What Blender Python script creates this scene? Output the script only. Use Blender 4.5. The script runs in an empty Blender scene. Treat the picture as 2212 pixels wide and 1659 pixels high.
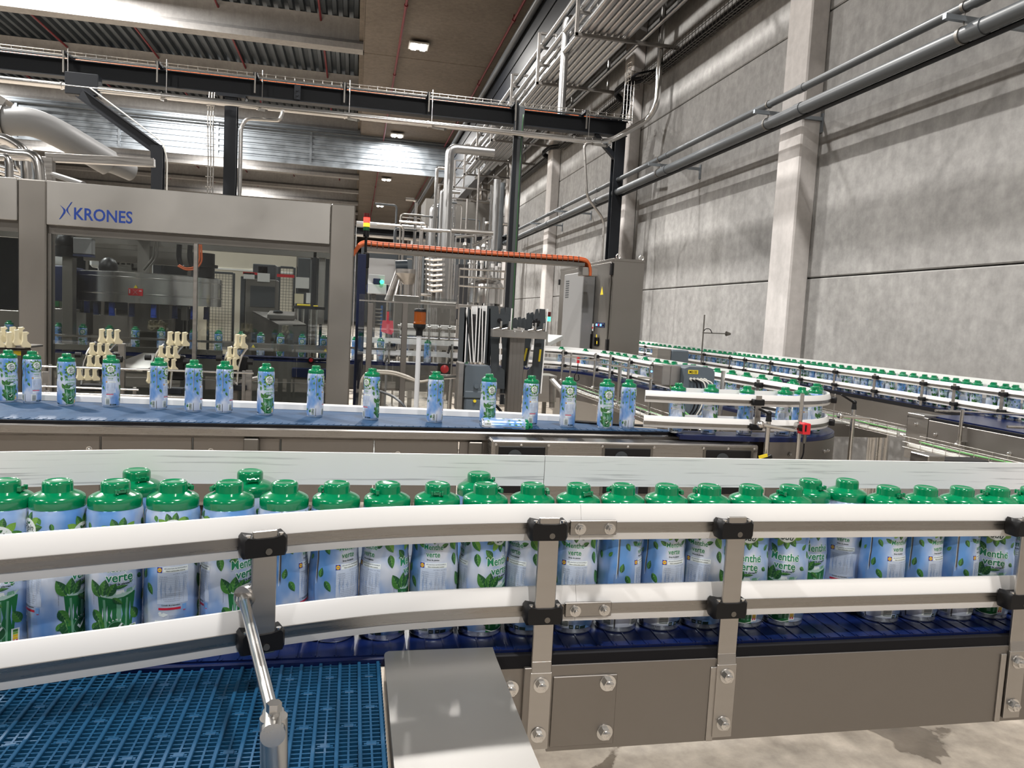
import bpy, bmesh, math, random
from mathutils import Vector, Matrix
random.seed(7)
PI = math.pi
S = bpy.context.scene
COL = S.collection

# ------------------------------------------------------------------ camera
CAMLOC = Vector((0.0, 0.0, 1.525))
YAW, PITCH, ROLL, FPX = math.radians(11.936), math.radians(4.875), math.radians(3.047), 1639.3
_f = Vector((math.sin(YAW)*math.cos(PITCH), math.cos(YAW)*math.cos(PITCH), -math.sin(PITCH)))
_r = Vector((math.cos(YAW), -math.sin(YAW), 0)); _u = _r.cross(_f)
_r2 = _r*math.cos(ROLL) + _u*math.sin(ROLL); _u2 = -_r*math.sin(ROLL) + _u*math.cos(ROLL)
cam = bpy.data.cameras.new('camera'); camo = bpy.data.objects.new('camera', cam); COL.objects.link(camo)
camo.matrix_world = Matrix(((_r2.x, _u2.x, -_f.x, CAMLOC.x), (_r2.y, _u2.y, -_f.y, CAMLOC.y), (_r2.z, _u2.z, -_f.z, CAMLOC.z), (0, 0, 0, 1)))
cam.sensor_fit = 'HORIZONTAL'; cam.sensor_width = 36.0; cam.lens = 36.0*FPX/2212.0
cam.clip_start = 0.02; cam.clip_end = 400
S.camera = camo

# ------------------------------------------------------------------ world, exposure
W = bpy.data.worlds.new('world'); S.world = W; W.use_nodes = True
W.node_tree.nodes['Background'].inputs[0].default_value = (0.55, 0.58, 0.62, 1)
W.node_tree.nodes['Background'].inputs[1].default_value = 0.1
S.view_settings.view_transform = 'Standard'
try: S.view_settings.look = 'None'
except Exception: pass
S.view_settings.gamma = 1.0
S.view_settings.use_curve_mapping = False
S.view_settings.exposure = -0.12
try:
    S.cycles.use_denoising = True
    S.cycles.max_bounces = 6; S.cycles.diffuse_bounces = 3; S.cycles.glossy_bounces = 3
    S.cycles.transparent_max_bounces = 10; S.cycles.transmission_bounces = 4
    S.cycles.sample_clamp_indirect = 4.0
    S.cycles.caustics_reflective = False; S.cycles.caustics_refractive = False
except Exception: pass

# ------------------------------------------------------------------ hall lamps: rows of high bay luminaires along the hall
def hall_lamp(x, y, z, power, sx=0.5, sy=0.5, col=(1.0, 0.97, 0.93), spread=PI):
    l = bpy.data.lights.new('high_bay_lamp', 'AREA'); l.shape = 'RECTANGLE'; l.size = sx; l.size_y = sy
    l.energy = power; l.color = col; l.spread = spread
    o = bpy.data.objects.new('high_bay_lamp', l); COL.objects.link(o); o.location = (x, y, z)
    return o
LAMP_ROW_X = 1.62
for y, p in ((-11, 1100), (0, 750), (12, 1000), (24, 1000), (36, 1000), (48, 1000), (60, 900), (72, 900)):
    hall_lamp(LAMP_ROW_X, y, 9.50, p)
for y, p in ((-12.5, 900), (-0.5, 1100), (11.5, 2700), (23.5, 3000), (33.2, 2000), (47.5, 1400), (59.5, 1200)):
    hall_lamp(-8.0, y, 10.45, p)
for y, p in ((-0.5, 700), (11.5, 1300), (23.5, 1500), (35.5, 1200), (47.5, 1000)):
    hall_lamp(-17.0, y, 10.45, p)

def at(px, py, x=None, y=None, z=None):
    """a point measured in the photograph, on a known plane of the hall"""
    d = _f + _r2*((px-1106)/FPX) - _u2*((py-829.5)/FPX)
    if z is not None: t = (z-CAMLOC.z)/d.z
    elif y is not None: t = (y-CAMLOC.y)/d.y
    else: t = (x-CAMLOC.x)/d.x
    return CAMLOC + d*t

# ------------------------------------------------------------------ materials
MATS = {}
def nmat(name):
    m = bpy.data.materials.new(name); m.use_nodes = True
    nt = m.node_tree; b = nt.nodes['Principled BSDF']
    return m, nt, b
def setp(b, **k):
    for a, v in k.items():
        a = {'col': 'Base Color', 'rough': 'Roughness', 'metal': 'Metallic', 'spec': 'Specular IOR Level', 'ec': 'Emission Color', 'es': 'Emission Strength', 'coat': 'Coat Weight', 'aniso': 'Anisotropic', 'alpha': 'Alpha', 'trans': 'Transmission Weight', 'sss': 'Subsurface Weight'}[a]
        if a in b.inputs:
            b.inputs[a].default_value = (*v, 1) if isinstance(v, tuple) and len(v) == 3 else v
def mat(name, col, rough=0.5, metal=0.0, var=0.0, scale=8.0, stretch=(1, 1, 1), rvar=0.0, bump=0.0, **k):
    m, nt, b = nmat(name); setp(b, col=col, rough=rough, metal=metal, **k)
    if var or rvar or bump:
        tc = nt.nodes.new('ShaderNodeTexCoord'); mp = nt.nodes.new('ShaderNodeMapping'); mp.inputs['Scale'].default_value = stretch
        n = nt.nodes.new('ShaderNodeTexNoise'); n.inputs['Scale'].default_value = scale; n.inputs['Detail'].default_value = 5
        nt.links.new(tc.outputs['Object'], mp.inputs[0]); nt.links.new(mp.outputs[0], n.inputs[0])
        if var:
            mx = nt.nodes.new('ShaderNodeMix'); mx.data_type = 'RGBA'
            mx.inputs[6].default_value = (*[c*(1-var) for c in col], 1); mx.inputs[7].default_value = (*[min(1, c*(1+var)) for c in col], 1)
            nt.links.new(n.outputs[0], mx.inputs[0]); nt.links.new(mx.outputs[2], b.inputs['Base Color'])
        if rvar:
            r = nt.nodes.new('ShaderNodeMapRange'); r.inputs[1].default_value = 0.3; r.inputs[2].default_value = 0.7
            r.inputs[3].default_value = max(0.02, rough-rvar); r.inputs[4].default_value = min(1, rough+rvar)
            nt.links.new(n.outputs[0], r.inputs[0]); nt.links.new(r.outputs[0], b.inputs['Roughness'])
        if bump:
            bp = nt.nodes.new('ShaderNodeBump'); bp.inputs['Strength'].default_value = bump; bp.inputs['Distance'].default_value = 0.02
            nt.links.new(n.outputs[0], bp.inputs['Height']); nt.links.new(bp.outputs[0], b.inputs['Normal'])
    MATS[name] = m
    return m
def emis(name, col, strength):
    m, nt, b = nmat(name); setp(b, col=col, ec=col, es=strength, rough=0.4); MATS[name] = m; return m
M = MATS
mat('steel', (0.44, 0.42, 0.40), 0.34, 1.0, var=0.10, scale=3, stretch=(1, 1, 14), rvar=0.07)
mat('machine_post', (0.36, 0.34, 0.315), 0.38, 1.0, var=0.08, scale=1.2, rvar=0.06)
mat('steel_plate', (0.255, 0.238, 0.222), 0.42, 1.0, var=0.08, scale=2.5, stretch=(1, 1, 1), rvar=0.06)
mat('steel_bar', (0.34, 0.325, 0.31), 0.30, 1.0, var=0.14, scale=6, stretch=(1, 1, 30), rvar=0.08)
mat('brushed_cover', (0.36, 0.35, 0.335), 0.5, 1.0, var=0.05, scale=2, rvar=0.04)
mat('steel_rod', (0.68, 0.66, 0.63), 0.24, 1.0, var=0.08, scale=20, rvar=0.05)
mat('steel_dark', (0.20, 0.19, 0.175), 0.42, 1.0, var=0.12, scale=2, rvar=0.08)
mat('steel_shiny', (0.66, 0.65, 0.635), 0.20, 1.0)
mat('steel_lagging', (0.50, 0.50, 0.50), 0.32, 1.0)
mat('deck_steel', (0.13, 0.15, 0.17), 0.42, 0.8, var=0.15, scale=1.2)
mat('machine_steel', (0.56, 0.545, 0.52), 0.36, 1.0, var=0.05, scale=1.6, rvar=0.05)
mat('galvanised', (0.32, 0.35, 0.38), 0.5, 1.0, var=0.15, scale=2.2, rvar=0.1)
mat('white_plastic', (0.84, 0.83, 0.82), 0.32, sss=0.0)
mat('clip_beige', (0.66, 0.60, 0.42), 0.45)
mat('black_plastic', (0.006, 0.006, 0.007), 0.42, spec=0.3)
mat('black_rubber', (0.005, 0.005, 0.007), 0.6, spec=0.2)
mat('dark_plate', (0.035, 0.042, 0.048), 0.5)
mat('black_steel', (0.008, 0.010, 0.014), 0.5, spec=0.3)
mat('pvc_grey', (0.075, 0.083, 0.09), 0.42, var=0.08, scale=3)
mat('motor_grey', (0.10, 0.125, 0.15), 0.42)
mat('cabinet_steel', (0.30, 0.285, 0.265), 0.40, 1.0, var=0.08, scale=1.5, rvar=0.05)
mat('cabinet_grey', (0.22, 0.22, 0.22), 0.5)
mat('lamp_white', (0.75, 0.75, 0.73), 0.4)
mat('pole_white', (0.62, 0.63, 0.65), 0.4)
mat('orange_cable', (0.62, 0.13, 0.035), 0.45)
mat('white_cable', (0.72, 0.71, 0.66), 0.5)
mat('green_cable', (0.10, 0.30, 0.08), 0.5); mat('dark_green_cable', (0.02, 0.07, 0.025), 0.5)
mat('blue_cable', (0.02, 0.10, 0.28), 0.5)
mat('tan_hose', (0.45, 0.41, 0.35), 0.45)
mat('red_paint', (0.15, 0.012, 0.018), 0.5)
mat('red_plastic', (0.62, 0.02, 0.03), 0.35)
mat('yellow', (0.80, 0.62, 0.03), 0.5)
mat('blue_label', (0.12, 0.20, 0.62), 0.5)
mat('logo_blue', (0.010, 0.045, 0.27), 0.4)
mat('navy_panel', (0.006, 0.014, 0.06), 0.4)
mat('blue_grip', (0.02, 0.07, 0.42), 0.35)
mat('amber', (0.26, 0.058, 0.003), 0.2, coat=0.5, ec=(0.6, 0.15, 0.01), es=0.02)
mat('cream_sheet', (0.62, 0.57, 0.47), 0.7, var=0.12, scale=2)
mat('white_machine', (0.62, 0.64, 0.64), 0.4)
mat('dark_void', (0.02, 0.02, 0.022), 0.7)
mat('pink_shovel', (0.75, 0.08, 0.12), 0.4)
emis('red_lit', (1.0, 0.03, 0.02), 5.0); emis('yellow_lit', (1.0, 0.42, 0.02), 3.0); emis('green_lit', (0.05, 1.0, 0.35), 3.0)
mat('green_dim', (0.01, 0.10, 0.03), 0.3); mat('red_dim', (0.10, 0.005, 0.005), 0.3)
emis('tube_light', (1.0, 0.98, 0.94), 22.0); emis('blue_lit', (0.1, 0.3, 1.0), 5.0)
# belts
mat('belt_blue', (0.005, 0.058, 0.135), 0.42, var=0.12, scale=20)
mat('belt_slab', (0.018, 0.058, 0.13), 0.55, spec=0.3, var=0.18, scale=25, bump=0.15)
mat('belt_navy', (0.002, 0.008, 0.055), 0.3, var=0.2, scale=30)
# can
mat('cap_green', (0.0, 0.175, 0.066), 0.16, coat=0.4)
mat('tin', (0.72, 0.78, 0.84), 0.22, 0.9)
mat('can_seam', (0.13, 0.13, 0.14), 0.35, 0.6)
mat('leaf_mid', (0.055, 0.20, 0.035), 0.35, var=0.3, scale=120)
mat('leaf_light', (0.17, 0.36, 0.05), 0.35, var=0.25, scale=90)
mat('leaf_dark', (0.018, 0.09, 0.03), 0.35, var=0.3, scale=110)
mat('leaf_vein', (0.22, 0.42, 0.16), 0.4)
mat('print_white', (0.74, 0.80, 0.80), 0.3)
mat('print_panel', (0.50, 0.58, 0.72), 0.3)
mat('print_grey', (0.16, 0.20, 0.28), 0.35)
mat('print_black', (0.012, 0.03, 0.03), 0.35)
mat('print_green', (0.012, 0.19, 0.085), 0.3)
mat('print_red', (0.55, 0.02, 0.05), 0.3)
mat('print_yellow', (0.75, 0.50, 0.02), 0.3)
mat('drink_green', (0.02, 0.15, 0.045), 0.25, var=0.35, scale=60, stretch=(1, 1, 0.3))
mat('drink_light', (0.16, 0.36, 0.24), 0.25)
mat('drink_rim', (0.42, 0.60, 0.54), 0.25)
mat('print_cup', (0.16, 0.34, 0.66), 0.3)

# can body: printed sky with soft clouds
m, nt, b = nmat('can_sky'); M['can_sky'] = m; setp(b, rough=0.24, metal=0.25)
tc = nt.nodes.new('ShaderNodeTexCoord'); mp = nt.nodes.new('ShaderNodeMapping'); mp.inputs['Scale'].default_value = (14, 14, 9)
n = nt.nodes.new('ShaderNodeTexNoise'); n.inputs['Scale'].default_value = 1.0; n.inputs['Detail'].default_value = 3
cr = nt.nodes.new('ShaderNodeValToRGB')
cr.color_ramp.elements[0].position = 0.36; cr.color_ramp.elements[0].color = (0.12, 0.30, 0.66, 1)
cr.color_ramp.elements[1].position = 0.56; cr.color_ramp.elements[1].color = (0.64, 0.70, 0.82, 1)
e = cr.color_ramp.elements.new(0.46); e.color = (0.30, 0.45, 0.75, 1)
nt.links.new(tc.outputs['Object'], mp.inputs[0]); nt.links.new(mp.outputs[0], n.inputs[0]); nt.links.new(n.outputs[0], cr.inputs[0]); nt.links.new(cr.outputs[0], b.inputs['Base Color'])

# concrete: layered noise, formwork streaks
def concrete(name, c0, c1, streak=0.25, scale=0.6, rough=0.8, blotch=0.35):
    m, nt, b = nmat(name); M[name] = m; setp(b, rough=rough)
    tc = nt.nodes.new('ShaderNodeTexCoord')
    def nz(sc, st, det=6):
        mp = nt.nodes.new('ShaderNodeMapping'); mp.inputs['Scale'].default_value = st
        n = nt.nodes.new('ShaderNodeTexNoise'); n.inputs['Scale'].default_value = sc; n.inputs['Detail'].default_value = det; n.inputs['Roughness'].default_value = 0.62
        nt.links.new(tc.outputs['Object'], mp.inputs[0]); nt.links.new(mp.outputs[0], n.inputs[0]); return n
    a = nz(scale, (1, 1, 1)); s = nz(6.0, (1, 1, 0.12)); g = nz(9.0, (1, 1, 1), 9)
    mx = nt.nodes.new('ShaderNodeMix'); mx.data_type = 'RGBA'; mx.inputs[6].default_value = (*c0, 1); mx.inputs[7].default_value = (*c1, 1)
    r1 = nt.nodes.new('ShaderNodeMapRange'); r1.inputs[1].default_value = 0.32; r1.inputs[2].default_value = 0.68
    nt.links.new(a.outputs[0], r1.inputs[0]); nt.links.new(r1.outputs[0], mx.inputs[0])
    def mul(prev, n, amt, lo=0.3, hi=0.7):
        r = nt.nodes.new('ShaderNodeMapRange'); r.inputs[1].default_value = lo; r.inputs[2].default_value = hi; r.inputs[3].default_value = 1-amt; r.inputs[4].default_value = 1+amt*0.5
        nt.links.new(n.outputs[0], r.inputs[0])
        v = nt.nodes.new('ShaderNodeMix'); v.data_type = 'RGBA'; v.blend_type = 'MULTIPLY'; v.inputs[0].default_value = 1
        nt.links.new(prev, v.inputs[6]); nt.links.new(r.outputs[0], v.inputs[7]); return v.outputs[2]
    o = mul(mx.outputs[2], s, streak); o = mul(o, g, blotch*0.6)
    nt.links.new(o, b.inputs['Base Color'])
    bp = nt.nodes.new('ShaderNodeBump'); bp.inputs['Strength'].default_value = 0.12; bp.inputs['Distance'].default_value = 0.01
    nt.links.new(g.outputs[0], bp.inputs['Height']); nt.links.new(bp.outputs[0], b.inputs['Normal'])
    return m
concrete('concrete_wall', (0.285, 0.278, 0.27), (0.375, 0.366, 0.353), streak=0.14, scale=0.45, blotch=0.4)
concrete('concrete_column', (0.56, 0.53, 0.51), (0.64, 0.61, 0.59), streak=0.1, blotch=0.2)
concrete('concrete_beam', (0.29, 0.28, 0.27), (0.37, 0.36, 0.35), streak=0.12, blotch=0.2)
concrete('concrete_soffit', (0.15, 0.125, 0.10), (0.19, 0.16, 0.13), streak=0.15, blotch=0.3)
# wet floor
m = concrete('concrete_floor', (0.34, 0.29, 0.235), (0.46, 0.41, 0.35), streak=0.0, scale=1.2, rough=0.55, blotch=0.6)
nt = m.node_tree; b = nt.nodes['Principled BSDF']; lk = b.inputs['Base Color'].links[0].from_socket
tc = nt.nodes.new('ShaderNodeTexCoord'); n = nt.nodes.new('ShaderNodeTexNoise'); n.inputs['Scale'].default_value = 1.7; n.inputs['Detail'].default_value = 7; n.inputs['Distortion'].default_value = 0.6
cr = nt.nodes.new('ShaderNodeValToRGB'); cr.color_ramp.elements[0].position = 0.57; cr.color_ramp.elements[1].position = 0.585
nt.links.new(tc.outputs['Object'], n.inputs[0]); nt.links.new(n.outputs[0], cr.inputs[0])
mx = nt.nodes.new('ShaderNodeMix'); mx.data_type = 'RGBA'; mx.blend_type = 'MULTIPLY'; mx.inputs[7].default_value = (0.42, 0.40, 0.38, 1)
nt.links.new(cr.outputs[0], mx.inputs[0]); nt.links.new(lk, mx.inputs[6]); nt.links.new(mx.outputs[2], b.inputs['Base Color'])
r = nt.nodes.new('ShaderNodeMapRange'); r.inputs[3].default_value = 0.6; r.inputs[4].default_value = 0.2; nt.links.new(cr.outputs[0], r.inputs[0]); nt.links.new(r.outputs[0], b.inputs['Roughness'])
# scuffed white rail face
m, nt, b = nmat('white_scuffed'); M['white_scuffed'] = m; setp(b, rough=0.35)
tc = nt.nodes.new('ShaderNodeTexCoord'); mp = nt.nodes.new('ShaderNodeMapping'); mp.inputs['Scale'].default_value = (5, 5, 260)
n = nt.nodes.new('ShaderNodeTexNoise'); n.inputs['Scale'].default_value = 1; n.inputs['Detail'].default_value = 6
cr = nt.nodes.new('ShaderNodeValToRGB'); cr.color_ramp.elements[0].position = 0.34; cr.color_ramp.elements[0].color = (0.55, 0.55, 0.56, 1); cr.color_ramp.elements[1].position = 0.42; cr.color_ramp.elements[1].color = (0.86, 0.86, 0.86, 1)
nt.links.new(tc.outputs['Object'], mp.inputs[0]); nt.links.new(mp.outputs[0], n.inputs[0]); nt.links.new(n.outputs[0], cr.inputs[0]); nt.links.new(cr.outputs[0], b.inputs['Base Color'])
# thin clear sheet: mostly see-through, fresnel reflection
def clear_sheet(name, tint, refl):
    m = bpy.data.materials.new(name); m.use_nodes = True; nt = m.node_tree; nt.nodes.clear(); M[name] = m
    o = nt.nodes.new('ShaderNodeOutputMaterial'); t = nt.nodes.new('ShaderNodeBsdfTransparent'); t.inputs[0].default_value = (*tint, 1)
    g = nt.nodes.new('ShaderNodeBsdfGlossy'); g.inputs['Roughness'].default_value = 0.02
    fr = nt.nodes.new('ShaderNodeFresnel'); fr.inputs[0].default_value = 1.5; ma = nt.nodes.new('ShaderNodeMath'); ma.operation = 'MULTIPLY_ADD'; ma.inputs[1].default_value = refl; ma.inputs[2].default_value = 0.02
    mx = nt.nodes.new('ShaderNodeMixShader')
    nt.links.new(fr.outputs[0], ma.inputs[0]); nt.links.new(ma.outputs[0], mx.inputs[0]); nt.links.new(t.outputs[0], mx.inputs[1]); nt.links.new(g.outputs[0], mx.inputs[2]); nt.links.new(mx.outputs[0], o.inputs[0])
clear_sheet('glass_pane', (0.78, 0.81, 0.81), 0.9)
clear_sheet('clear_plastic', (0.86, 0.88, 0.88), 1.8)
# ------------------------------------------------------------------ mesh builder
def basis(d):
    d = Vector(d).normalized(); a = Vector((0, 0, 1)) if abs(d.z) < 0.95 else Vector((0, 1, 0))
    u = d.cross(a).normalized(); return u, u.cross(d).normalized(), d
def fillet(pts, rad, n=5):
    pts = [Vector(p) for p in pts]
    if rad <= 0 or len(pts) < 3: return pts
    out = [pts[0]]
    for i in range(1, len(pts)-1):
        p = pts[i]; a = pts[i-1]-p; b = pts[i+1]-p; r = min(rad, a.length*0.48, b.length*0.48)
        a = p+a.normalized()*r; b = p+b.normalized()*r
        for k in range(n+1):
            t = k/n; out.append(a*(1-t)**2+p*2*t*(1-t)+b*t*t)
    out.append(pts[-1]); return out
def arc(cx, cy, r, a0, a1, n=16):
    return [(cx+r*math.cos(math.radians(a0+(a1-a0)*k/n)), cy+r*math.sin(math.radians(a0+(a1-a0)*k/n))) for k in range(n+1)]
class MB:
    def __init__(s): s.v = []; s.f = []; s.m = []
    def add(s, vs, fs, m=0):
        o = len(s.v); s.v += [Vector(v) for v in vs]; s.f += [[i+o for i in f] for f in fs]; s.m += [m]*len(fs)
        return s
    def box(s, c, d, b=0.0, R=None, m=0):
        c = Vector(c); h = [max(x/2, 1e-5) for x in d]; b = min(b, min(h)*0.9)
        vs = []; fs = []
        if b <= 0:
            for x in (-1, 1):
                for y in (-1, 1):
                    for z in (-1, 1): vs.append(Vector((x*h[0], y*h[1], z*h[2])))
            fs = [(0, 1, 3, 2), (4, 6, 7, 5), (0, 4, 5, 1), (2, 3, 7, 6), (0, 2, 6, 4), (1, 5, 7, 3)]
        else:
            ix = {}
            for x in (-1, 1):
                for y in (-1, 1):
                    for z in (-1, 1):
                        for a in range(3):
                            q = [x*(h[0]-b), y*(h[1]-b), z*(h[2]-b)]; q[a] = (x, y, z)[a]*h[a]
                            ix[(x, y, z, a)] = len(vs); vs.append(Vector(q))
            for a in range(3):
                o1, o2 = [k for k in range(3) if k != a]
                for sg in (-1, 1):
                    q = []
                    for p, r in ((-1, -1), (1, -1), (1, 1), (-1, 1)):
                        k = [0, 0, 0]; k[a] = sg; k[o1] = p; k[o2] = r; q.append(ix[(*k, a)])
                    fs.append(q)
                for p in (-1, 1):
                    for r in (-1, 1):
                        k0 = [0, 0, 0]; k0[a] = -1; k0[o1] = p; k0[o2] = r; k1 = list(k0); k1[a] = 1
                        fs.append([ix[(*k0, o1)], ix[(*k1, o1)], ix[(*k1, o2)], ix[(*k0, o2)]])
            for x in (-1, 1):
                for y in (-1, 1):
                    for z in (-1, 1): fs.append([ix[(x, y, z, 0)], ix[(x, y, z, 1)], ix[(x, y, z, 2)]])
        if R is not None: vs = [R @ v for v in vs]
        return s.add([v+c for v in vs], fs, m)
    def bx(s, x0, x1, y0, y1, z0, z1, b=0.0, m=0):
        return s.box(((x0+x1)/2, (y0+y1)/2, (z0+z1)/2), (abs(x1-x0), abs(y1-y0), abs(z1-z0)), b, None, m)
    def beam(s, p0, p1, w, h, b=0.0, m=0):
        """rectangular bar from p0 to p1; w across, h along the up side"""
        p0 = Vector(p0); p1 = Vector(p1); d = p1-p0; u, v, n = basis(d)
        R = Matrix((u, n, v)).transposed()
        return s.box((p0+p1)/2, (w, d.length, h), b, R, m)
    def cyl(s, p0, p1, r, r1=None, n=16, m=0):
        p0 = Vector(p0); p1 = Vector(p1); u, v, d = basis(p1-p0); r1 = r if r1 is None else r1
        vs = [p0+(u*math.cos(2*PI*k/n)+v*math.sin(2*PI*k/n))*r for k in range(n)]+[p1+(u*math.cos(2*PI*k/n)+v*math.sin(2*PI*k/n))*r1 for k in range(n)]
        return s.add(vs, [(k, (k+1) % n, n+(k+1) % n, n+k) for k in range(n)]+[list(range(n))[::-1], list(range(n, 2*n))], m)
    def tube(s, pts, r, n=10, rad=0.0, m=0, closed=False):
        pts = fillet(pts, rad) if rad else [Vector(p) for p in pts]
        ring = []; u = None; L = len(pts)
        for i, p in enumerate(pts):
            if closed: d = pts[(i+1) % L]-pts[i-1]
            else: d = pts[min(i+1, L-1)]-pts[max(i-1, 0)]
            if d.length < 1e-9: d = Vector((0, 0, 1))
            d.normalize()
            if u is None: u = basis(d)[0]
            u = (u-d*u.dot(d)).normalized(); v = d.cross(u)
            ring.append([p+(u*math.cos(2*PI*k/n)+v*math.sin(2*PI*k/n))*r for k in range(n)])
        vs = [q for g in ring for q in g]; fs = []
        for i in range(L-1+(1 if closed else 0)):
            j = (i+1) % L
            for k in range(n): fs.append((i*n+k, i*n+(k+1) % n, j*n+(k+1) % n, j*n+k))
        if not closed: fs += [list(range(n))[::-1], list(range((L-1)*n, L*n))]
        return s.add(vs, fs, m)
    def lathe(s, prof, n=32, c=(0, 0, 0), m=0):
        c = Vector(c); vs = []; fs = []
        for r, z in prof:
            for k in range(n): vs.append(c+Vector((r*math.sin(2*PI*k/n), -r*math.cos(2*PI*k/n), z)))
        for i in range(len(prof)-1):
            for k in range(n): fs.append((i*n+k, i*n+(k+1) % n, (i+1)*n+(k+1) % n, (i+1)*n+k))
        fs += [list(range(n))[::-1], [(len(prof)-1)*n+k for k in range(n)]]
        return s.add(vs, fs, m)
    def sweep(s, prof, path, z=0.0, side=1, m=0, inset=0.0):
        """prof: (offset, z) polygon, swept along a plan path; side=+1 puts positive offsets to the right of the direction of travel"""
        P = [Vector((p[0], p[1])) for p in path]; L = len(P); k = len(prof); vs = []
        for i in range(L):
            d = (P[min(i+1, L-1)]-P[max(i-1, 0)]).normalized(); nrm = Vector((d.y, -d.x))*side
            zz = z[i] if isinstance(z, (list, tuple)) else z
            for o, h in prof: vs.append(Vector((P[i].x+nrm.x*(o+inset), P[i].y+nrm.y*(o+inset), zz+h)))
        fs = [(i*k+j, i*k+(j+1) % k, (i+1)*k+(j+1) % k, (i+1)*k+j) for i in range(L-1) for j in range(k)]
        fs += [list(range(k))[::-1], list(range((L-1)*k, L*k))]
        return s.add(vs, fs, m)
    def prism(s, poly, origin, ux, uy, depth, m=0):
        """flat polygon in the plane (ux, uy), pushed by depth along ux x uy"""
        o = Vector(origin); ux = Vector(ux); uy = Vector(uy); w = ux.cross(uy).normalized()*depth; k = len(poly)
        vs = [o+ux*a+uy*b for a, b in poly]+[o+ux*a+uy*b+w for a, b in poly]
        return s.add(vs, [(i, (i+1) % k, k+(i+1) % k, k+i) for i in range(k)]+[list(range(k))[::-1], list(range(k, 2*k))], m)
    def sphere(s, c, r, n=12, sq=1.0, m=0):
        prof = [(max(1e-4, r*math.sin(PI*i/8)), -r*sq*math.cos(PI*i/8)) for i in range(9)]
        return s.lathe(prof, n, c, m)
    def bolt(s, c, d, r=0.006, m=0):
        c = Vector(c); d = Vector(d).normalized()
        s.cyl(c, c+d*r*0.25, r*1.45, n=18, m=m); s.cyl(c+d*r*0.25, c+d*r*1.15, r, n=6, m=m); s.cyl(c+d*r*1.15, c+d*r*1.35, r*0.8, r*0.5, n=12, m=m)
        return s
    def build(s, name, mats, parent=None, kind=None, sharp=35, label=None, fix=True):
        if isinstance(mats, str): mats = [mats]
        off = parent_loc(parent)
        me = bpy.data.meshes.new(name); me.from_pydata([v-off for v in s.v], [], s.f)
        for q in mats: me.materials.append(M[q])
        if len(mats) > 1:
            me.polygons.foreach_set('material_index', s.m)
        if fix:
            bm = bmesh.new(); bm.from_mesh(me); bmesh.ops.recalc_face_normals(bm, faces=bm.faces); bm.to_mesh(me); bm.free()
        me.polygons.foreach_set('use_smooth', [True]*len(me.polygons)); me.set_sharp_from_angle(angle=math.radians(sharp)); me.update()
        o = bpy.data.objects.new(name, me); COL.objects.link(o)
        if parent is not None: o.parent = parent
        if kind: o['kind'] = kind
        if label: o['label'] = label
        return o
def parent_loc(p):
    v = Vector((0, 0, 0))
    while p is not None: v = v+p.location; p = p.parent
    return v
USED = set()
def tag(o, label, cat, group=None, kind=None):
    o['label'] = label; o['category'] = cat
    if group: o['group'] = group
    if kind: o['kind'] = kind
    USED.add(label); return o
def thing(name, label, cat, loc=(0, 0, 0), group=None, rz=0.0):
    o = bpy.data.objects.new(name, None); COL.objects.link(o); o.location = loc; o.rotation_euler = (0, 0, rz); o.empty_display_size = 0.05
    return tag(o, label, cat, group)
def struct(mb, name, mats, **k): return mb.build(name, mats, kind='structure', **k)
def dup(o, parent=None, loc=None, rz=None):
    c = o.copy(); COL.objects.link(c)
    if parent is not None: c.parent = parent
    if loc is not None: c.location = loc
    if rz is not None: c.rotation_euler = (0, 0, rz)
    for ch in list(o.children): dup(ch, c)
    return c
ORD = ['', 'first', 'second', 'third', 'fourth', 'fifth', 'sixth', 'seventh', 'eighth', 'ninth', 'tenth', 'eleventh', 'twelfth', 'thirteenth', 'fourteenth', 'fifteenth', 'sixteenth', 'seventeenth', 'eighteenth', 'nineteenth', 'twentieth']
TENS = ['', '', 'twenty', 'thirty', 'forty', 'fifty', 'sixty']
def ordinal(n):
    if n <= 20: return ORD[n]
    t, u = divmod(n, 10)
    return TENS[t].replace('ty', 'tieth') if u == 0 else TENS[t]+'-'+ORD[u]
def text_mesh(txt, size, shear=0.0, bold=0.0, align='CENTER'):
    cu = bpy.data.curves.new('txt', 'FONT'); cu.body = txt; cu.size = size; cu.shear = shear; cu.offset = bold; cu.align_x = align; cu.align_y = 'CENTER'; cu.resolution_u = 3
    o = bpy.data.objects.new('txt', cu); COL.objects.link(o); bpy.context.view_layer.update()
    me = bpy.data.meshes.new_from_object(o.evaluated_get(bpy.context.evaluated_depsgraph_get()))
    vs = [Vector((v.co.x, v.co.y)) for v in me.vertices]; fs = [list(p.vertices) for p in me.polygons]
    bpy.data.objects.remove(o); bpy.data.curves.remove(cu); bpy.data.meshes.remove(me)
    return vs, fs
def put_text(mb, txt, size, origin, ux, uy, lift=0.0015, shear=0.0, bold=0.0, align='CENTER', m=0, sx=1.0):
    vs, fs = text_mesh(txt, size, shear, bold, align); ux = Vector(ux).normalized(); uy = Vector(uy).normalized(); n = ux.cross(uy)
    mb.add([Vector(origin)+ux*v.x*sx+uy*v.y+n*lift for v in vs], fs, m)
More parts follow.
